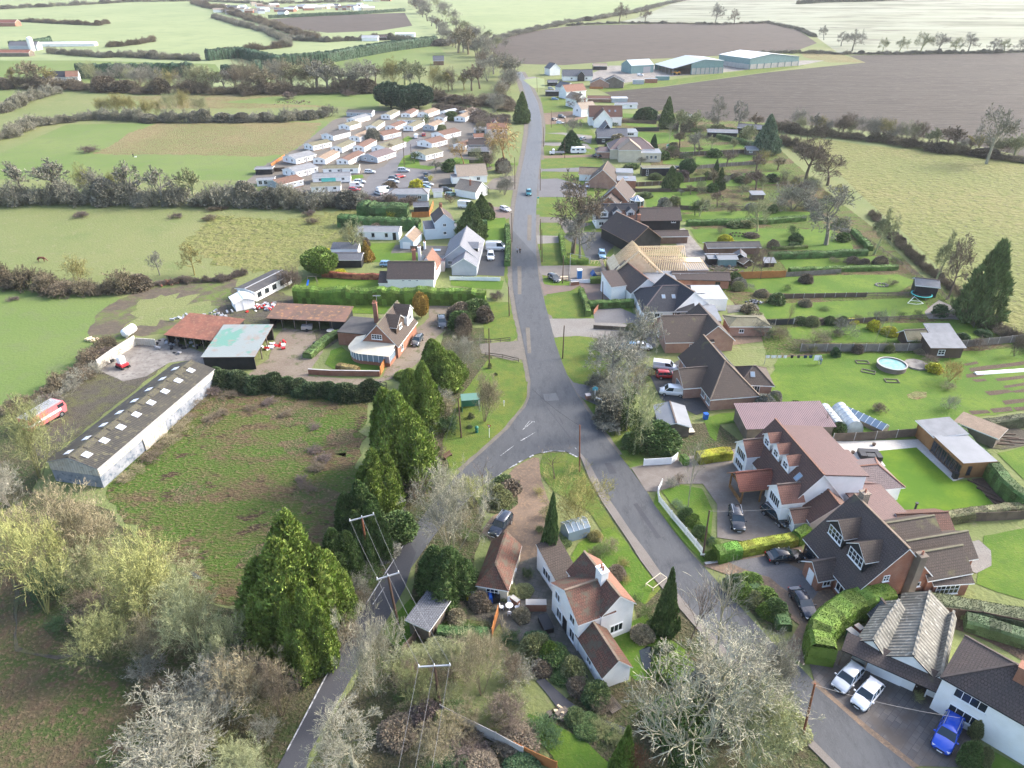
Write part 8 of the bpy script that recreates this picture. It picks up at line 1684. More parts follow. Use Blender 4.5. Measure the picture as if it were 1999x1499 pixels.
# ------------------------------------------------------------ fences and walls
def fence(label,reg,s,h,mat='fencebrown',kind='panel',post=1.9,pm=None,name='fence',group=None):
    w=[G(*p)for p in P(reg,s)];r=thing(name,label,'fence',w[0],0,group);o=w[0];mb=MB();pb=[]
    for a,b_ in zip(w,w[1:]):
        d=b_-a;L=d.length
        if L<.05:continue
        k=max(1,int(L/post));
        if kind=='panel' or kind=='solid':mb.prism([a+Vector((-d.y,d.x,0))/L*s_ for s_ in(-.03,)]+[b_+Vector((-d.y,d.x,0))/L*-.03,b_+Vector((-d.y,d.x,0))/L*.03,a+Vector((-d.y,d.x,0))/L*.03],(0,0,h))
        elif kind=='rail':
            for z in(.35,.75,h-.05):mb.beam(a+Z3*z,b_+Z3*z,.05,.12)
        elif kind=='picket':
            for z in(.3,h-.3):mb.beam(a+Z3*z,b_+Z3*z,.05,.08)
            for i in range(int(L/.16)):mb.box(a+d*(i*.16/L)+Z3*(h/2),(.03,.09,h),math.atan2(d.y,d.x)+math.pi/2)
        for i in range(k+1):pb.append((a+d*i/k,math.atan2(d.y,d.x)))
    if mb.v:mb.build({'panel':'panels','solid':'boards','rail':'rails','picket':'pickets'}[kind],M[mat],r,o)
    if post<9:
        me=MB();me.box((0,0,(h+.08)/2),(.11,.11,h+.08));p0=me.build('post',M[pm or mat],r)
        for i,(q,ya)in enumerate(pb[:100]):
            c=p0 if i==0 else p0.copy()
            if i:C.objects.link(c);c.parent=r
            c.location=q-o;c.rotation_euler=(0,0,ya)
    return r
for ln in '''white picket fence curving along the road in front of the courtyard|c3|1120 800 1090 860 1100 925 1190 1040 1300 1170 1370 1255 1425 1325|1.2|fencewhite|picket|2.4
white boarded fence at the courtyard entrance|c3|985 652 1190 640 1235 605|1.3|fencewhite|solid|2.4
white low wall fence in front of the grey bungalow|b2|1455 680 1830 688|1.0|fencewhite|solid|3
weathered grey panel fence between long lawn and pool garden|b4|320 1215 900 1215 1230 1210|1.7|fencegrey|panel|2.4
weathered grey panel fence right of the summer house|b4|1480 1190 1800 1160 2080 1130|1.6|fencegrey|panel|2.4
brown panel fence on the near side of the narrow bright lawn|b4|270 1010 700 1005 975 985|1.1|fencebrown|panel|2.4
brown panel fence on the far side of the narrow bright lawn|b4|110 820 500 810 815 805|1.1|fencebrown|panel|2.4
black panel fence behind the brick bungalow garages|b4|10 1020 130 1018 265 1012|1.4|fenceblack|panel|2.4
bright orange panel fence behind the brick outhouse|b4|-240 675 0 665 205 660|1.8|fenceorange|panel|2.4
aged panel fence right of the orange one under the bushy hedge|b4|210 655 620 630|1.2|fencegrey|panel|2.4
post and rail fence continuing the near brown fence to the garden end|b4|975 985 1400 960 1640 965|1.0|agedboard|rail|2.4
post and rail fence continuing the far brown fence|b4|815 805 1130 800|1.0|agedboard|rail|2.4
dark grey panel fence around the cedar garden room|c4|560 470 880 455 1190 430 1290 420|1.6|fencebrown|panel|2.4
dark fence below the striped lawn|c4|1390 1065 1700 1065 1999 1050|1.5|fencebrown|panel|2.4
red brown fence behind the corrugated bungalow|d4|960 330 1150 345 1660 400 1999 470|1.6|brownboard|panel|2.4
orange boarded fence beside the farmhouse drive|b2|1060 1190 960 1340 935 1390|1.7|fenceorange|panel|2.4
bright orange panel fence at the bottom edge of the orchard garden|d3|15 1370 150 1440 330 1520|1.4|fenceorange|panel|1.8
pale concrete panel fence around the orchard garden|d2|1385 1100 1480 1150 1640 1230 1800 1310 1940 1390 2000 1420|1.6|concpanel|panel|1.9
timber fence on the lane side of the kitchen garden|d2|1330 520 1370 400 1400 320|1.5|fencebrown|panel|1.8
orange timber gate and fence beside the cottage patio|d2|1770 520 1790 440 1815 350|1.5|fenceorange|panel|1.8
small timber fence below the old grey shed|d2|1100 650 1180 560 1215 500|1.3|fencebrown|panel|1.8
dark close boarded fence behind black boarded house|a3|810 920 950 925 1080 930|1.6|fencebrown|panel|2.4
black fence across the far garden|a3|910 985 1100 985|1.8|fenceblack|panel|2.4
brown panel fence running to the grey garden studio|a3|1100 1175 1400 1165 1740 1150|1.6|fencebrown|panel|2.4
grey brown panel fence below the bright far lawn|a3|1380 1270 1600 1250 1900 1230|1.4|fencegrey|panel|2.4
dark brown panel fence behind the conservatory gardens|a3|890 1400 1100 1390 1500 1350 1700 1340|1.5|fencebrown|panel|2.4
fence above the conservatory garden bed|a3|880 1440 1200 1440 1560 1430|1.2|fencebrown|panel|2.4
dark fence between dormer house and barn house|b3|675 310 790 305|1.5|fencebrown|panel|2.4
garden fence at the start of the middle lawn|b3|1050 160 1250 150 1450 160|1.4|fencebrown|panel|2.4
post and rail fence beyond the middle lawn|b3|1460 165 1730 145|1.0|agedboard|rail|2.4
temporary mesh fence around building site|b3|430 690 435 530 580 560|1.9|steel|rail|2.4
white hoarding beside the portable toilet|b3|440 705 635 700|1.0|fencewhite|panel|2.4
brown screen wall along the brick bungalow drive|b3|610 1045 860 1060 1000 1050 1080 1040|.9|fencebrown|solid|2.4
brick wall beside the verge hedge|b3|610 940 660 880|1.2|brick|solid|9
black garden wall left of the beige bungalow|a2|1370 1410 1590 1400|1.2|fenceblack|solid|9
orange brown fence at left edge of the caravan park|a2|115 1250 215 1180|1.2|fenceorange|panel|2.4
brown fence at lower left of the caravan park|a2|130 1290 215 1285|1.5|brownboard|panel|2.4
brown fence beside the golden willow|a2|1600 1225 1740 1220|1.3|fencebrown|panel|2.4
orange fence by the blue hut garden|b2|1170 210 1300 205 1330 120|1.7|fenceorange|panel|2.4
dark garden fence right of the boat house garage|b2|1160 460 1260 460|1.4|fencebrown|panel|2.4
orange fence before the low brick cart barn|a3|580 665 680 668|1.3|fenceorange|panel|2.4
wire fence posts along the garden ends|f|1690 470 1760 520 1830 570 1900 640|1.1|agedboard|rail|2.4
field gate in the left hedgerow|b1|435 750 560 695|1.2|agedboard|rail|3
low posts and rail at the upper end of farmhouse verge|b2|1640 1145 1760 1150 1905 1135|.8|agedboard|rail|2
low posts and rail below the farmhouse drive mouth|b2|1720 1250 1850 1265 1970 1295|.8|agedboard|rail|2
wooden gate across the farmhouse drive|c2|870 70 940 68 980 75|1.4|agedboard|rail|2'''.split('\n'):
    q=ln.split('|');fence(q[0],q[1],q[2],float(q[3]),q[4],q[5],float(q[6]),pm='concpanel' if q[5]=='panel' and 'panel fence' in q[0]and 'orange' not in q[0]else None)
def wallrun(label,reg,s,h,w,mat,name='garden_wall',cat='wall'):
    q=[G(*p)for p in P(reg,s)];m=MB()
    for a,b_ in zip(q,q[1:]):m.beam(a+Z3*h/2,b_+Z3*h/2,w,h)
    m2=MB();[m2.beam(a+Z3*(h+.03),b_+Z3*(h+.03),w+.08,.06)for a,b_ in zip(q,q[1:])]
    r=thing(name,label,cat,q[0]);m.build('wall_body',M[mat],r,q[0]);m2.build('coping',M['concpanel']if mat!='paleclad' else M[mat],r,q[0])
wallrun('red brick garden wall below the farmhouse lawn','b2','395 1385 560 1395 930 1400',1.1,.25,'brick');wallrun('white turquoise sheet wall of the concrete yard','b1','745 1355 860 1270 1025 1165',2.1,.12,'paleclad');wallrun('pale sheet wall at the back of the concrete yard','b1','1030 1165 1175 1175',1.5,.12,'paleclad')
wallrun('small brick planter wall beside the cottage','d3','100 310 255 310',1.2,.8,'brick');wallrun('low kerb wall along the courtyard hedge','c3','1445 1395 1620 1365 1800 1290 1999 1245',.25,.3,'brickbrown');wallrun('low brick wall at the site entrance','b3','440 720 500 715',.9,.4,'brick');wallrun('brick steps wall beside the white garden chairs','d2','1915 250 1970 290',.9,.5,'brick')
# ------------------------------------------------------------ small things
def item(name,label,cat,reg,xy,yaw=0.,group=None,z=0.):p=G(*q1(reg,xy));p.z+=z;return thing(name,label,cat,p,yaw,group)
def pm(rt,nm,fn,mat,smooth=0):m=MB();fn(m);return m.build(nm,M[mat]if isinstance(mat,str)else mat,rt,smooth=smooth)
# bus shelter, signs, bins
r=item('bus_shelter','green bus shelter with sloped roof on the verge','shelter','c2','1610 225',.15);pm(r,'roof',lambda m:m.prism([(-1.6,-1,2.3),(1.6,-1,2.3),(1.6,1,2.5),(-1.6,1,2.5)],(0,0,.1)),flat('shelter_green',(.10,.20,.16),.6));GRN=flat('shelter_wall',(.05,.20,.13),.6)
pm(r,'back_wall',lambda m:m.box((-1.5,0,1.15),(.08,1.9,2.3)),GRN);pm(r,'side_wall',lambda m:m.box((0,.9,1.15),(2.9,.08,2.3)),GRN);pm(r,'post',lambda m:m.box((1.5,-.9,1.15),(.1,.1,2.3)),'whitetrim');pm(r,'post',lambda m:m.box((1.5,.85,1.15),(.12,.12,2.3)),'whitetrim')
r=item('litter_bin','dark green litter bin on the verge','bin','c2','1655 400');pm(r,'bin',lambda m:m.lathe((0,0,0),[(.0,0),(.28,0),(.3,.9),(.34,.95),(.3,1.1),(.12,1.25),(0,1.27)],14),flat('bin_green',(.02,.16,.12),.5),40);pm(r,'band',lambda m:m.lathe((0,0,.62),[(.305,0),(.31,.06)],14),'steel')
def sign_post(label,reg,xy,h,fn,cat='road sign',yaw=0.):r=item('road_sign',label,cat,reg,xy,yaw);pm(r,'post',lambda m:m.tube((0,0,0),(0,0,h),.045,n=8),'whitetrim');fn(r);return r
sign_post('white triangular give way sign on pale post by the junction','c2','1750 440',2.3,lambda r:(pm(r,'sign_face',lambda m:m.prism([(-.35,-.06,2.5),(.35,-.06,2.5),(0,-.06,1.9)],(0,.03,0)),'tail'),pm(r,'sign_centre',lambda m:m.prism([(-.2,-.08,2.42),(.2,-.08,2.42),(0,-.08,2.06)],(0,.02,0)),'whitetrim')),yaw=-.5)
r=item('fingerpost','black and white banded fingerpost with three white arms','road sign','c3','665 240',.3)
for i in range(8):pm(r,'band',lambda m:m.tube((0,0,i*.3),(0,0,i*.3+.3),.06,n=10),'whitetrim' if i%2 else 'blacktrim')
for a,z in((.35,2.15),(2.3,2.35),(-1.1,2.25)):pm(r,'arm',lambda m:m.box((math.cos(a)*.55,math.sin(a)*.55,z),(1.1,.04,.22),a),'whitetrim')
r=item('village_sign','turquoise topped village sign on a white post','sign','c3','617 165');pm(r,'post',lambda m:m.box((0,0,1.2),(.12,.12,2.4)),'whitetrim');pm(r,'sign_board',lambda m:m.prism([(-.45,-.04,2.2),(.45,-.04,2.2),(.5,-.04,2.7),(0,-.04,3.0),(-.5,-.04,2.7)],(0,.08,0)),flat('sign_turquoise',(.10,.36,.42),.5))
r=item('planter','brick red planter box at the road edge near fingerpost','planter','c3','568 150',.2);pm(r,'box',lambda m:m.box((0,0,.45),(.8,.8,.9)),'brick');pm(r,'lid',lambda m:m.box((0,0,.93),(.95,.95,.08)),'pinkwall')
sign_post('small white marker post on the verge','c2','1860 205',1.1,lambda r:pm(r,'plate',lambda m:m.box((0,0,1.0),(.25,.05,.4)),'whitetrim'))
sign_post('short white road sign at the foot of picket fence','c3','1440 1337',.5,lambda r:pm(r,'plate',lambda m:m.box((0,0,.5),(1.1,.05,.25)),'whitetrim'))
sign_post('round road sign beside the old road near the teal car','b3','193 110',2.2,lambda r:pm(r,'plate',lambda m:m.tube((0,-.05,2.2),(0,0,2.2),.3,n=14),flat('sign_teal',(.05,.4,.4))))
# bench near conifers
r=item('bench','dark wooden bench on grass below the pole','bench','c2','1440 590',.9);pm(r,'seat',lambda m:m.box((0,0,.45),(1.6,.45,.06)),'browntrim');pm(r,'backrest',lambda m:m.box((0,.24,.75),(1.6,.05,.45)),'browntrim')
for x in(-.7,.7):pm(r,'leg',lambda m:m.box((x,0,.22),(.08,.42,.44)),'browntrim')
# portable toilet and site bits
r=item('portable_toilet','bright blue portable toilet with white roof','toilet','b3','503 665',.05);BL=flat('toilet_blue',(.01,.20,.50),.4)
pm(r,'cabin',lambda m:m.box((0,0,1.05),(1.1,1.1,2.1)),BL);pm(r,'roof',lambda m:m.prism([(-.6,-.6,2.1),(.6,-.6,2.1),(.6,.6,2.1),(-.6,.6,2.1)],(0,0,.2)),'whitetrim');pm(r,'door',lambda m:m.box((0,-.56,1.),(.75,.03,1.85)),flat('toilet_door',(.02,.14,.36)))
r=item('tarpaulin_heap','blue tarpaulin over stacked timber on site','timber pile','b3','625 640',.2);pm(r,'tarpaulin',lambda m:m.prism([(-1.2,-.9,.1),(.2,-.9,.1),(-.5,-.9,1.1)],(0,1.8,.1)),flat('tarp_blue',(.02,.10,.28)));pm(r,'boards',lambda m:[m.box((.9,i*.2-.5,.2+i*.05),(1.8,.15,.08))for i in range(6)],'softwood')
r=item('timber_trestles','pair of pale timber roof trusses leaning beside the site entrance','timber','b3','645 560',.1);pm(r,'trusses',lambda m:[m.beam((-2+i*.9,0,.1),(-1.6+i*.9,.6,.9),.1)for i in range(5)]+[m.beam((-2,0,.9),(2.2,.6,.9),.1)],'softwood')
r=item('picnic_bench','pale timber picnic bench beside grey hatchback','bench','b3','390 675',.1);pm(r,'top',lambda m:m.box((0,0,.75),(1.8,.7,.06)),'softwood');[pm(r,'seat',lambda m:m.box((0,s,.45),(1.8,.28,.05)),'softwood')for s in(-.75,.75)];[pm(r,'leg',lambda m:m.beam((x,-.8,0),(x,0,.75),.08),'softwood')for x in(-.7,.7)]
# pool
p=G(*q1('b4','1000 1340'));r=thing('swimming_pool','round raised pool of turquoise water with wooden sides','pool',p);pm(r,'wall',lambda m:m.lathe((0,0,0),[(2.6,0),(2.6,1.0),(2.42,1.0),(2.42,.8)],32),'agedboard');pm(r,'rim',lambda m:m.lathe((0,0,1.0),[(2.7,0),(2.7,.07),(2.45,.07),(2.45,0)],32),'concpanel')
pm(r,'water',lambda m:m.lathe((0,0,.86),[(2.4,0),(0,0.001)],32),noisy('pool_water',(.08,.26,.24),(.22,.33,.30),1.2,.3,0));r=item('pool_deck','grey stone deck beside the pool','deck','b4','1190 1320',.1);pm(r,'deck',lambda m:m.lathe((0,0,0),[(2.2,0),(2.2,.35),(0,.36)],10),'concrete')
# play equipment and garden things
def box_item(name,label,cat,reg,xy,sz,mat,yaw=0.,part='body',top=None,group=None):
    r=item(name,label,cat,reg,xy,yaw,group);m=MB();x,y,z=sz;m.add([(-x/2*.92,-y/2*.92,0),(x/2*.92,-y/2*.92,0),(x/2*.92,y/2*.92,0),(-x/2*.92,y/2*.92,0),(-x/2,-y/2,z*.9),(x/2,-y/2,z*.9),(x/2,y/2,z*.9),(-x/2,y/2,z*.9),(-x/2*.85,-y/2*.85,z),(x/2*.85,-y/2*.85,z),(x/2*.85,y/2*.85,z),(-x/2*.85,y/2*.85,z)],((0,1,5,4),(1,2,6,5),(2,3,7,6),(3,0,4,7),(4,5,9,8),(5,6,10,9),(6,7,11,10),(7,4,8,11),(8,9,10,11),(0,3,2,1)));m.build(part,M[mat]if isinstance(mat,str)else mat,r)
    if top:m=MB();m.box((0,0,z+.03),(x*1.04,y*1.04,.06));m.build('lid',M[top]if isinstance(top,str)else top,r)
    return r
PB=flat('plastic_blue',(.01,.10,.45),.4);PG=flat('plastic_green',(.01,.30,.20),.4);BK=flat('plastic_black',(.015,.015,.018),.4)
box_item('wheelie_bin','blue wheelie bin on the brick bungalow allotment','bin','c3','1448 300',(.7,.75,1.1),PB,.2,top=PB);box_item('water_butt','grey blue water butt at brick bungalow corner','water butt','c3','1497 225',(.6,.6,1.2),'greensteel',0)
box_item('wheelie_bin','black wheelie bin beside the cedar garden room terrace','bin','c4','1475 745',(.65,.7,1.05),BK,top=BK)
for i,(x,y,c,l)in enumerate(((1720,265,PB,'large blue'),(1760,255,PB,'second blue'),(1645,245,'steel','grey metal'),(1605,230,flat('crate_yellow',(.6,.45,.02)),'yellow'),(1800,250,BK,'black'))):box_item('garden_bin',l+' bin under the cream outbuilding window','bin','d2','%d %d'%(x,y),(.9,.8,1.1 if i!=3 else .5),c,.2,top=c)
box_item('recycling_bin','green bin in the gap behind the tall curved hedge','bin','d4','700 530',(.8,1.2,1.1),flat('bin_olive',(.05,.14,.09)),.5,top='greytrim');box_item('recycling_bin','red lidded bin next to the green bin behind the hedge','bin','d4','745 490',(.7,.8,1.1),flat('bin_red',(.30,.07,.06)),.5,top='pinkwall')
for x,y in((985,545,),(1010,535),(1040,525)):pass
for i,(x,y)in enumerate(((990,250),(1025,248),(1060,240))):box_item('wheelie_bin','black wheelie bin below the brick house chimney','bin','d4','%d %d'%(x,y),(.65,.7,1.),BK,top=BK,group='black bins below the brick house chimney')
r=item('slide','green garden slide with pale ladder','slide','c3','1268 290',.6);pm(r,'chute',lambda m:m.beam((-.2,-1.4,.15),(0,.1,1.3),.45,.1),PG);pm(r,'ladder',lambda m:(m.beam((-.2,.1,1.3),(-.2,.7,0),.07),m.beam((.2,.1,1.3),(.2,.7,0),.07),[m.box((0,.7-.15*i,.3*i),(.4,.06,.05))for i in range(1,4)]),'cream')
r=item('toy_slide','turquoise playhouse roof toy on the far lawn','toy','a3','1168 1115');pm(r,'house',lambda m:m.box((0,0,.6),(1.3,1.1,1.2)),'whitetrim');pm(r,'roof',lambda m:m.prism([(-.8,-.7,1.2),(.8,-.7,1.2),(0,-.7,1.9)],(0,1.4,0)),PG)
r=item('swing_frame','brown swing frame with blue slide on the cottage lawn','swing','b2','425 715');pm(r,'frame',lambda m:(m.beam((-1.2,-.6,0),(-1,0,2.2),.08),m.beam((-1.2,.6,0),(-1,0,2.2),.08),m.beam((1.2,-.6,0),(1,0,2.2),.08),m.beam((1.2,.6,0),(1,0,2.2),.08),m.beam((-1,0,2.2),(1,0,2.2),.08)),'agedboard');pm(r,'slide',lambda m:m.beam((-.9,-2.2,.1),(-.9,0,1.3),.45,.06),PB)
r=item('trampoline_goal','folded white hexagonal goal frame on the narrow bright lawn end','goal','b4','1180 850',.2);pm(r,'frame',lambda m:[m.beam(a,b_,.09)for a,b_ in(((-1.9,0,.1),(-.2,1.2,.1)),((-.2,1.2,.1),(1.6,.3,.1)),((1.6,.3,.1),(1.5,-.9,.1)),((1.5,-.9,.1),(-.4,-1.0,.1)),((-.4,-1.,.1),(-1.9,0,.1)),((-.2,1.2,.1),(-.1,.6,1.3)),((-.1,.6,1.3),(-1.9,0,.1)),((-.1,.6,1.3),(1.6,.3,.1)))],'whitetrim')
r=item('trampoline','dark trampoline with turquoise edge beneath the play hut','trampoline','b4','1225 805',0);pm(r,'mat',lambda m:m.lathe((0,0,.75),[(2.,0),(0,.001)],24),'rubber');pm(r,'rim',lambda m:m.lathe((0,0,.72),[(2.,0),(2.3,0),(2.3,.08),(2.,.08)],24),flat('rim_turq',(.05,.45,.42)));[pm(r,'leg',lambda m:m.tube((2.1*math.cos(a),2.1*math.sin(a),0),(2.1*math.cos(a),2.1*math.sin(a),.75),.04,n=6),'steel')for a in(0,1.57,3.14,4.71)]
# washing line
a,b_=G(*q1('b4','50 1310')),G(*q1('b4','455 1310'));r=thing('washing_line','washing line between two posts on the pool lawn','washing line',a);d=b_-a;pm(r,'post',lambda m:m.tube((0,0,0),(0,0,2.),.05,n=6),'steel');pm(r,'post',lambda m:m.tube(d,d+Z3*2,.05,n=6),'steel');pm(r,'line',lambda m:m.tube(Z3*1.95,d+Z3*1.95,.02,n=4),'wire')
wc=[('white sheet',(.75,.75,.75),.10,1.),('white towel',(.72,.72,.72),.0,.8),('white shirt',(.7,.7,.7),.22,.7),('white cloth',(.74,.74,.74),.33,.6),('black garment',(.03,.03,.035),.46,.5),('dark garment',(.05,.05,.06),.58,.5),('navy garment',(.03,.05,.10),.70,.6),('dark blue garment',(.04,.08,.14),.80,.6),('large white sheet',(.78,.78,.78),.90,1.3)]
for nm_,c,t,w_ in wc:
    o=a+d*t+Z3*1.92;m=MB();hh_=1.1 if 'large' in nm_ else .6;u_=d.normalized()
    for i in range(6):x0,x1=w_*i/6,w_*(i+1)/6;y0,y1=.06*math.sin(i*1.7),.06*math.sin((i+1)*1.7);m.prism([u_*x0,u_*x1,u_*x1+Vector((0,y1,-hh_)),u_*x0+Vector((0,y0,-hh_))],(0,.02,0))
    ob=m.build('laundry',M['cloth']);ob.location=o;ob.color=(*c,1);props(ob,nm_+' pegged on the washing line','laundry','laundry on the washing line')
# outdoor furniture
def table_set(label,reg,xy,n,mat,r0=.55,rt=.55,col='whitetrim',yaw=0.):
    p=G(*q1(reg,xy));r=thing('garden_table','round '+label+' garden table','table',p);pm(r,'tabletop',lambda m:m.lathe((0,0,.70),[(0,0),(rt,0),(rt,.04),(0,.041)],20),col);pm(r,'pedestal',lambda m:m.lathe((0,0,0),[(.25,0),(.05,.1),(.05,.7)],10),col)
    for i in range(n):
        a=yaw+6.283*i/n;q=p+Vector((math.cos(a)*(rt+.42),math.sin(a)*(rt+.42),0));c=thing('garden_chair',label+' garden chair around the round table','chair',q,a+math.pi/2,'garden chairs round one table, '+label)
        pm(c,'seat',lambda m:m.lathe((0,0,.42),[(0,0),(.24,0),(.24,.05),(0,.051)],12),mat);pm(c,'backrest',lambda m:m.prism([(-.22,-.22,.45),(.22,-.22,.45),(.26,-.30,.8),(.12,-.32,.98),(-.12,-.32,.98),(-.26,-.30,.8)],(0,.04,0)),mat)
        for x,y in((-.18,-.18),(.18,-.18),(-.18,.18),(.18,.18)):pm(c,'leg',lambda m:m.tube((x,y,0),(x*.9,y*.9,.43),.025,n=6),mat)
table_set('white metal','d2','1900 310',4,'whitetrim',rt=.45);table_set('black wicker','c4','940 885',4,'blacktrim',rt=.7);
r=item('patio_table','long dark covered table on the cottage patio','table','d3','250 440',1.9);pm(r,'cover',lambda m:m.box((0,0,.42),(2.2,1.1,.84)),BK);pm(r,'top',lambda m:m.box((0,0,.86),(2.3,1.2,.05)),BK)
r=item('garden_sofa','black covered corner sofa set on the white terrace','sofa','c4','838 590',-.1);pm(r,'base',lambda m:(m.box((0,.9,.4),(3,.9,.8)),m.box((-1.1,-.1,.4),(.9,1.2,.8)),m.box((1.2,-.2,.4),(.8,1.4,.8))),BK);pm(r,'table_cover',lambda m:m.box((.1,-.2,.38),(1.3,1.0,.7)),'fenceblack')
for x,y in((712,560),(825,640),(908,640),(870,500)):r=item('plant_pot','dark round plant pot on the white terrace','plant pot','c4','%d %d'%(x,y),0,'pots on the white terrace');pm(r,'pot',lambda m:m.lathe((0,0,0),[(0,0),(.2,0),(.3,.45),(.25,.45),(.22,.38)],12),'browntrim');pm(r,'soil',lambda m:m.lathe((0,0,.4),[(.25,0),(0,.01)],12),'soil')
r=item('patio_heater','black chimney pipe standing in the hedge of the mown lawn','flue','c4','1155 1045');pm(r,'flue',lambda m:m.tube((0,0,0),(0,0,2.6),.14,n=10),'fenceblack');pm(r,'cap',lambda m:m.tube((0,0,2.6),(0,0,2.75),.22,n=10),'fenceblack')
# polytunnels, cold frames, beds
def tunnel(label,reg,s,w,h):
    a,b_=[G(*q)for q in P(reg,s)];d=b_-a;L=d.length;r=thing('polytunnel',label,'greenhouse',a,math.atan2(d.y,d.x));m=MB();k=10
    for i in range(k):
        a0,a1=math.pi*i/k,math.pi*(i+1)/k;m.poly([(0,math.cos(a0)*w/2,math.sin(a0)*h),(L,math.cos(a0)*w/2,math.sin(a0)*h),(L,math.cos(a1)*w/2,math.sin(a1)*h),(0,math.cos(a1)*w/2,math.sin(a1)*h)])
    ends=[(0,math.cos(math.pi*i/k)*w/2,math.sin(math.pi*i/k)*h)for i in range(k+1)];m.poly(ends);m.poly([(L,y,z)for x,y,z in ends]);m.build('cover',M['polycarb'],r,smooth=40)
    hb_=MB()
    for j in range(7):
        for i in range(k):a0,a1=math.pi*i/k,math.pi*(i+1)/k;hb_.beam((L*j/6,math.cos(a0)*(w/2+.02),math.sin(a0)*(h+.02)),(L*j/6,math.cos(a1)*(w/2+.02),math.sin(a1)*(h+.02)),.06)
    hb_.build('hoops',M['steel'],r)
tunnel('pale plastic tunnel greenhouse, left of two','c4','590 400 480 265',3.2,2.2);tunnel('pale plastic tunnel greenhouse, right of two','c4','720 400 600 255',3.0,2.2)
r=item('cold_frame','long low glazed greenhouse with white frame right of the tunnels','greenhouse','c4','800 330',-.92);pm(r,'base',lambda m:m.box((0,0,.4),(7,2.2,.8)),'agedboard');pm(r,'glass_roof',lambda m:m.prism([(-3.5,-1.1,.8),(-3.5,1.1,.8),(-3.5,0,1.6)],(7,0,0)),'skyglass');pm(r,'frame',lambda m:[m.beam((-3.5+i,s*1.12,.82),(-3.5+i,0,1.64),.06)for i in range(8)for s in(-1,1)],'whitetrim')
r=item('cold_frame','pale board lid cold frame beside the ivy bushes','cold frame','c3','1300 405',.1);pm(r,'box',lambda m:m.box((0,0,.25),(2.6,1.2,.5)),'agedboard');pm(r,'lid',lambda m:m.box((0,0,.53),(2.7,1.3,.05)),'cream')
r=item('greenhouse','small glass greenhouse under the golden tree','greenhouse','c3','470 1160',.4);pm(r,'glass',lambda m:m.prism([(-1.6,-1.2,0),(-1.6,1.2,0),(-1.6,1.2,1.6),(-1.6,0,2.2),(-1.6,-1.2,1.6)],(3.2,0,0)),'skyglass');pm(r,'frame',lambda m:[m.beam((-1.6+.8*i,s*1.22,1.62),(-1.6+.8*i,0,2.25),.05)for i in range(5)for s in(-1,1)],'whitetrim')
r=item('crop_cover','long white fleece tunnel over a vegetable bed','crop cover','b4','1850 1370',.13);pm(r,'fleece',lambda m:m.prism([(-6,-.5,0),(-6,.5,0),(-6,.3,.35),(-6,-.3,.35)],(14,0,0)),'whitetrim');pm(r,'pegs',lambda m:m.beam((-6,.55,.05),(8,.55,.05),.08),'agedboard')
for i,(reg,s,yw)in enumerate((('b4','830 1370',-.5),('b4','1005 1440',-.1),('b4','785 1300',-.1))):r=item('raised_bed',['tilted wooden frame bed left of the pool','wooden frame bed below the pool','small wooden frame bed by the fence'][i],'raised bed',reg,s,yw);pm(r,'frame',lambda m:(m.box((0,.6,.12),(2.4,.1,.24)),m.box((0,-.6,.12),(2.4,.1,.24)),m.box((1.15,0,.12),(.1,1.1,.24)),m.box((-1.15,0,.12),(.1,1.1,.24))),'agedboard')
for i,(s,L,yw)in enumerate((('1780 470',3,-.1),('1860 430',3.5,-.1),('1840 480',3,-.1),('1950 470',3,-.1))):r=item('raised_bed','wooden edged bed in the brown vegetable plot','raised bed','c4',s,yw,'beds in the brown vegetable plot');pm(r,'frame',lambda m:(m.box((0,.5,.12),(L,.1,.24)),m.box((0,-.5,.12),(L,.1,.24))),'browntrim')
for i in range(4):r=item('pergola_beam','timber edging board beside the mown lawn','edging','c4','%d %d'%(1660+i*70,800+i*60),-.85,'edging boards by the mown lawn');pm(r,'board',lambda m:m.box((0,0,.15),(3.2,.12,.3)),'brownboard')
for i,(reg,s,l)in enumerate((('b4','930 720','dark fire pit ring on the fenced lawn'),('b3','1690 340','round brown rockery on the long lawn'))):r=item('rockery',l,'rockery',reg,s);pm(r,'stones',lambda m:[m.lathe((1.4*math.cos(a)*(1+i*.5),1.0*math.sin(a)*(1+i*.5),0),[(.32,0),(.25,.3),(0,.38)],6)for a in[k*.52 for k in range(12)]],'concrete' if i==0 else 'soil')
def rubble(label,reg,s,n_,rad,mats,name='rubble_heap'):
    r=item(name,label,'heap',reg,s);q=random.Random(len(label))
    for k,mt in enumerate(mats):pm(r,['lump','board','scrap'][k],lambda m:[m.box((q.gauss(0,rad),q.gauss(0,rad*.6),q.uniform(.05,.5)),(q.uniform(.3,1.),q.uniform(.2,.6),q.uniform(.1,.5)),q.uniform(0,3),0,q.uniform(-.5,.5))for _ in range(n_)],mt)
rubble('orange brown heap of branches in the muddy field corner','b1','1265 705',18,1.4,['r_rusty','brick'],'brushwood_heap');rubble('heap of pale fallen branches in the upper field','a2','310 770',26,5,['agedboard','soil'],'brushwood_heap');rubble('scrap metal frames and racks behind the rust roofed shed','b1','1560 960',24,2.4,['steel','greytrim'],'scrap_heap')
rubble('scrap metal leaning behind the red roofed shed, left','b1','1335 970',10,1.,['steel'],'scrap_heap');rubble('colourful junk heap beside the white hut garden','b2','90 890',20,1.8,['tail','greytrim','whitetrim'],'junk_heap');rubble('log pile on the small lawn by the stream','d3','370 1110',10,.6,['agedboard','softwood'],'log_pile');rubble('rubble garden heap beside sheds','b3','1620 595',22,2.6,['concrete','agedboard'])
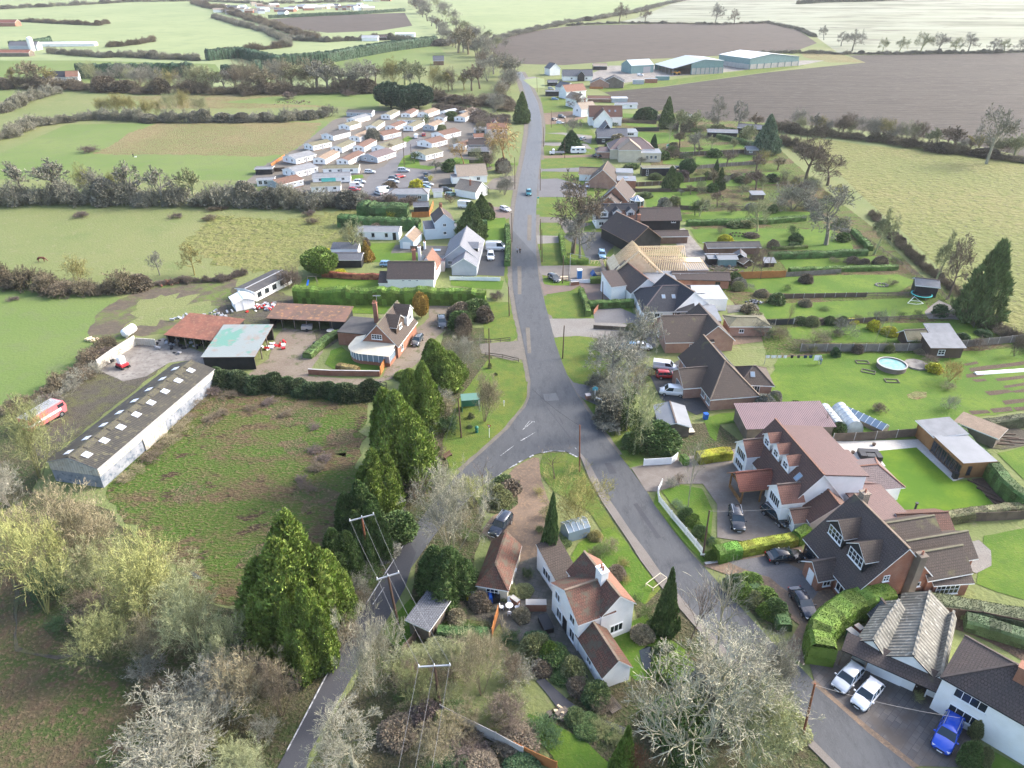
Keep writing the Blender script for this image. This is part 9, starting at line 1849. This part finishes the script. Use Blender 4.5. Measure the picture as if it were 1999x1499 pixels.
rubble('patio clutter behind the white bungalows','b3','1810 850',12,.8,['blacktrim','greytrim'],'clutter');rubble('machinery standing under the rust roofed shed','b1','1330 1160',16,2.6,['rubber','greytrim'],'machinery');rubble('machinery and boxes inside the turquoise roofed shed','b2','130 1180',10,1.2,['tail','whitetrim'],'machinery');rubble('stone blocks on the muddy farm corner','b1','680 1130',14,1.,['softwood'],'sand_heap')
r=item('quad_bike','black quad bike by the farmyard wall','quad bike','b2','460 1170',.2);pm(r,'body',lambda m:m.prism([(-.8,-.3,.4),(.9,-.3,.5),(.7,-.3,.95),(-.7,-.3,.85)],(0,.6,0)),BK);[pm(r,'wheel',lambda m:m.tube((x,y,.3),(x,y+.22,.3),.3,n=12),'rubber')for x in(-.65,.7)for y in(-.55,.35)]
r=item('trailer','grey box trailer before the long cart shed','trailer','b2','385 1055',.1);pm(r,'box',lambda m:m.box((0,0,.8),(2.2,1.4,.7)),'steel');[pm(r,'wheel',lambda m:m.tube((0,s,.32),(0,s+.2,.32),.32,n=12),'rubber')for s in(-.9,.7)]
r=item('patio_set','round stone table beside the cart shed','table','b2','560 1080');pm(r,'tabletop',lambda m:m.lathe((0,0,.7),[(0,0),(.8,0),(.8,.06),(0,.07)],16),'concpanel');pm(r,'pedestal',lambda m:m.lathe((0,0,0),[(.4,0),(.15,.2),(.15,.7)],10),'concpanel')
r=item('footbridge','narrow wooden footbridge over the stream by the annex','footbridge','d3','690 980',-1.0);pm(r,'deck',lambda m:[m.box((-1.9+i*.2,0,.35),(.17,1.2,.05))for i in range(20)],'agedboard');pm(r,'rail',lambda m:m.beam((-2,.62,.5),(2,.62,.5),.07),'agedboard')
r=item('trestle','pale broken timber frame on the verge by the cottage','frame','d3','1065 110',.5);pm(r,'bars',lambda m:[m.beam(a,b_,.07)for a,b_ in(((-1.3,0,.5),(1.3,.5,.6)),((-1.,-1,.5),(1.5,-.5,.6)),((-1.3,0,.5),(-1,-1,.5)),((1.3,.5,.6),(1.5,-.5,.6)))],'cream')
pm(r,'legs',lambda m:[m.beam((x,y,0),(x,y,.55),.07)for x,y in((-1.3,0),(1.3,.5),(-1,-1),(1.5,-.5))],'cream')
r=item('aerial','tall television aerial above the farmhouse flat roof','aerial','b2','930 1080');pm(r,'mast',lambda m:m.tube((0,0,0),(0,0,8.6),.04,n=6),'steel');pm(r,'rods',lambda m:(m.beam((-.7,0,8.5),(.9,0,8.5),.05),[m.beam((-.6+i*.2,-.35,8.5),(-.6+i*.2,.35,8.5),.03)for i in range(8)]),'steel')
# horse and people
def skin(name,rt,pts,edges,rad,mat,color=None):
    me=bpy.data.meshes.new(name);me.from_pydata(pts,edges,[]);o=link(name,me,rt);md=o.modifiers.new('skin','SKIN');sd_=me.skin_vertices[0].data
    for i,r_ in enumerate(rad):sd_[i].radius=(r_,r_)if not isinstance(r_,tuple)else r_
    sd_[0].use_root=True;ss=o.modifiers.new('s','SUBSURF');ss.levels=1;ss.render_levels=1;me.materials.append(mat)
    if color:o.color=(*color,1)
    return o
r=item('horse','chestnut brown horse grazing in the left pasture','horse','b1','315 543',.1);HB=noisy('horse_coat',(.16,.06,.035),(.12,.045,.028),3,.6,0)
pts=[(0,0,1.15),(.55,0,1.2),(.85,0,1.15),(1.15,0,.85),(1.4,0,.5),(1.58,0,.2),(-.5,0,1.2),(-.75,0,1.1)];E=[(0,1),(1,2),(2,3),(3,4),(4,5),(0,6),(6,7)];rd=[.30,.30,.24,.15,.12,.07,.30,.24]
for s in(-.17,.17):k=len(pts);pts+=[(.68,s,.75),(.70,s,.42),(.68,s,.04),(-.66,s,.8),(-.80,s,.48),(-.74,s,.04)];E+=[(1,k),(k,k+1),(k+1,k+2),(7,k+3),(k+3,k+4),(k+4,k+5)];rd+=[.11,.06,.05,.14,.065,.05]
k=len(pts);pts+=[(-.98,0,.95),(-1.02,0,.5)];E+=[(7,k),(k,k+1)];rd+=[.05,.05];skin('body',r,pts,E,rd,HB)
def person(label,reg,xy,yaw,top,legs,stride=.22,hold=None):
    r=item('person',label,'person',reg,xy,yaw);sk=M['skin']
    pts=[(0,0,.95),(0,0,1.15),(0,0,1.38),(0,0,1.5),(0,0,1.60),(.02,0,1.68)];E=[(0,1),(1,2),(2,3),(3,4),(4,5)];rd=[(.15,.11),(.14,.1),(.16,.11),.055,.085,.09]
    for s,f_ in((.10,stride),(-.10,-stride)):
        k=len(pts);pts+=[(0,s,.9),(f_*.6,s,.5),(f_-.05,s,.09),(f_+.10,s,.04),(-f_*.1,s*2.,1.40),(-f_*.5,s*2.3,1.12),(-f_*.9+.1,s*2.2,.88),(-f_*.9+.14,s*2.15,.80)]
        E+=[(0,k),(k,k+1),(k+1,k+2),(k+2,k+3),(2,k+4),(k+4,k+5),(k+5,k+6),(k+6,k+7)];rd+=[.085,.06,.045,.04,.05,.042,.033,.035]
    skin('body',r,pts,E,rd,sk)
    o=skin('coat',r,[(0,0,.88),(0,0,1.15),(0,0,1.40),(0,0,1.47),(-.02,.20,1.40),(-stride*.5,.24,1.12),(-stride*.9+.08,.225,.92),(.02,-.20,1.40),(stride*.5,-.24,1.12),(stride*.9+.08,-.225,.92)],[(0,1),(1,2),(2,3),(2,4),(4,5),(5,6),(2,7),(7,8),(8,9)],[(.18,.14),(.165,.125),(.185,.13),.08,.075,.06,.05,.075,.06,.05],M['cloth'],top)
    o=skin('trousers',r,[(0,0,.93),(0,.10,.85),(stride*.6,.10,.5),(stride-.05,.10,.12),(0,-.10,.85),(-stride*.6,-.10,.5),(-stride-.05,-.10,.12)],[(0,1),(1,2),(2,3),(0,4),(4,5),(5,6)],[(.16,.12),.10,.075,.06,.10,.075,.06],M['cloth'],legs)
    m=MB();m.lathe((0,0,1.63),[(.10,-.02),(.115,.06),(.08,.13),(0,.15)],10);m.build('hair',M['browntrim'],r,smooth=50);return r
person('person in pale grey jacket walking on the road edge, left of two','b3','38 480',1.4,(.35,.37,.42),(.03,.03,.04));person('person in black walking on the road edge, right of two','b3','58 482',1.4,(.02,.02,.022),(.02,.02,.03))
person('person in dark clothes walking a dog across the second left field','a1','1002 1180',2.6,(.03,.03,.035),(.02,.02,.025));person('person in pale blue top hanging laundry by the washing line','b4','470 1315',3.0,(.25,.35,.45),(.10,.15,.22),.08)
r=item('dog','small white dog beside the person in the left field','dog','a1','1018 1183',.3);skin('body',r,[(0,0,.42),(.3,0,.45),(.45,0,.6),(.6,0,.58),(-.25,0,.42),(.25,.08,.05),(.25,-.08,.05),(-.25,.08,.05),(-.25,-.08,.05),(-.45,0,.55)],[(0,1),(1,2),(2,3),(0,4),(1,5),(1,6),(4,7),(4,8),(4,9)],[.13,.13,.08,.06,.12,.04,.04,.04,.04,.03],M['whitetrim'])
m,t,b=base('haze_air');t.nodes.remove(b);pv=t.nodes.new('ShaderNodeVolumePrincipled')
pv.inputs['Color'].default_value=(.97,.98,1,1);pv.inputs['Density'].default_value=.00007;pv.inputs['Anisotropy'].default_value=.25
t.links.new(pv.outputs[0],t.nodes['Material Output'].inputs['Volume']);hz.data.materials.append(m);hz['kind']='stuff'
hz.display_type='WIRE'
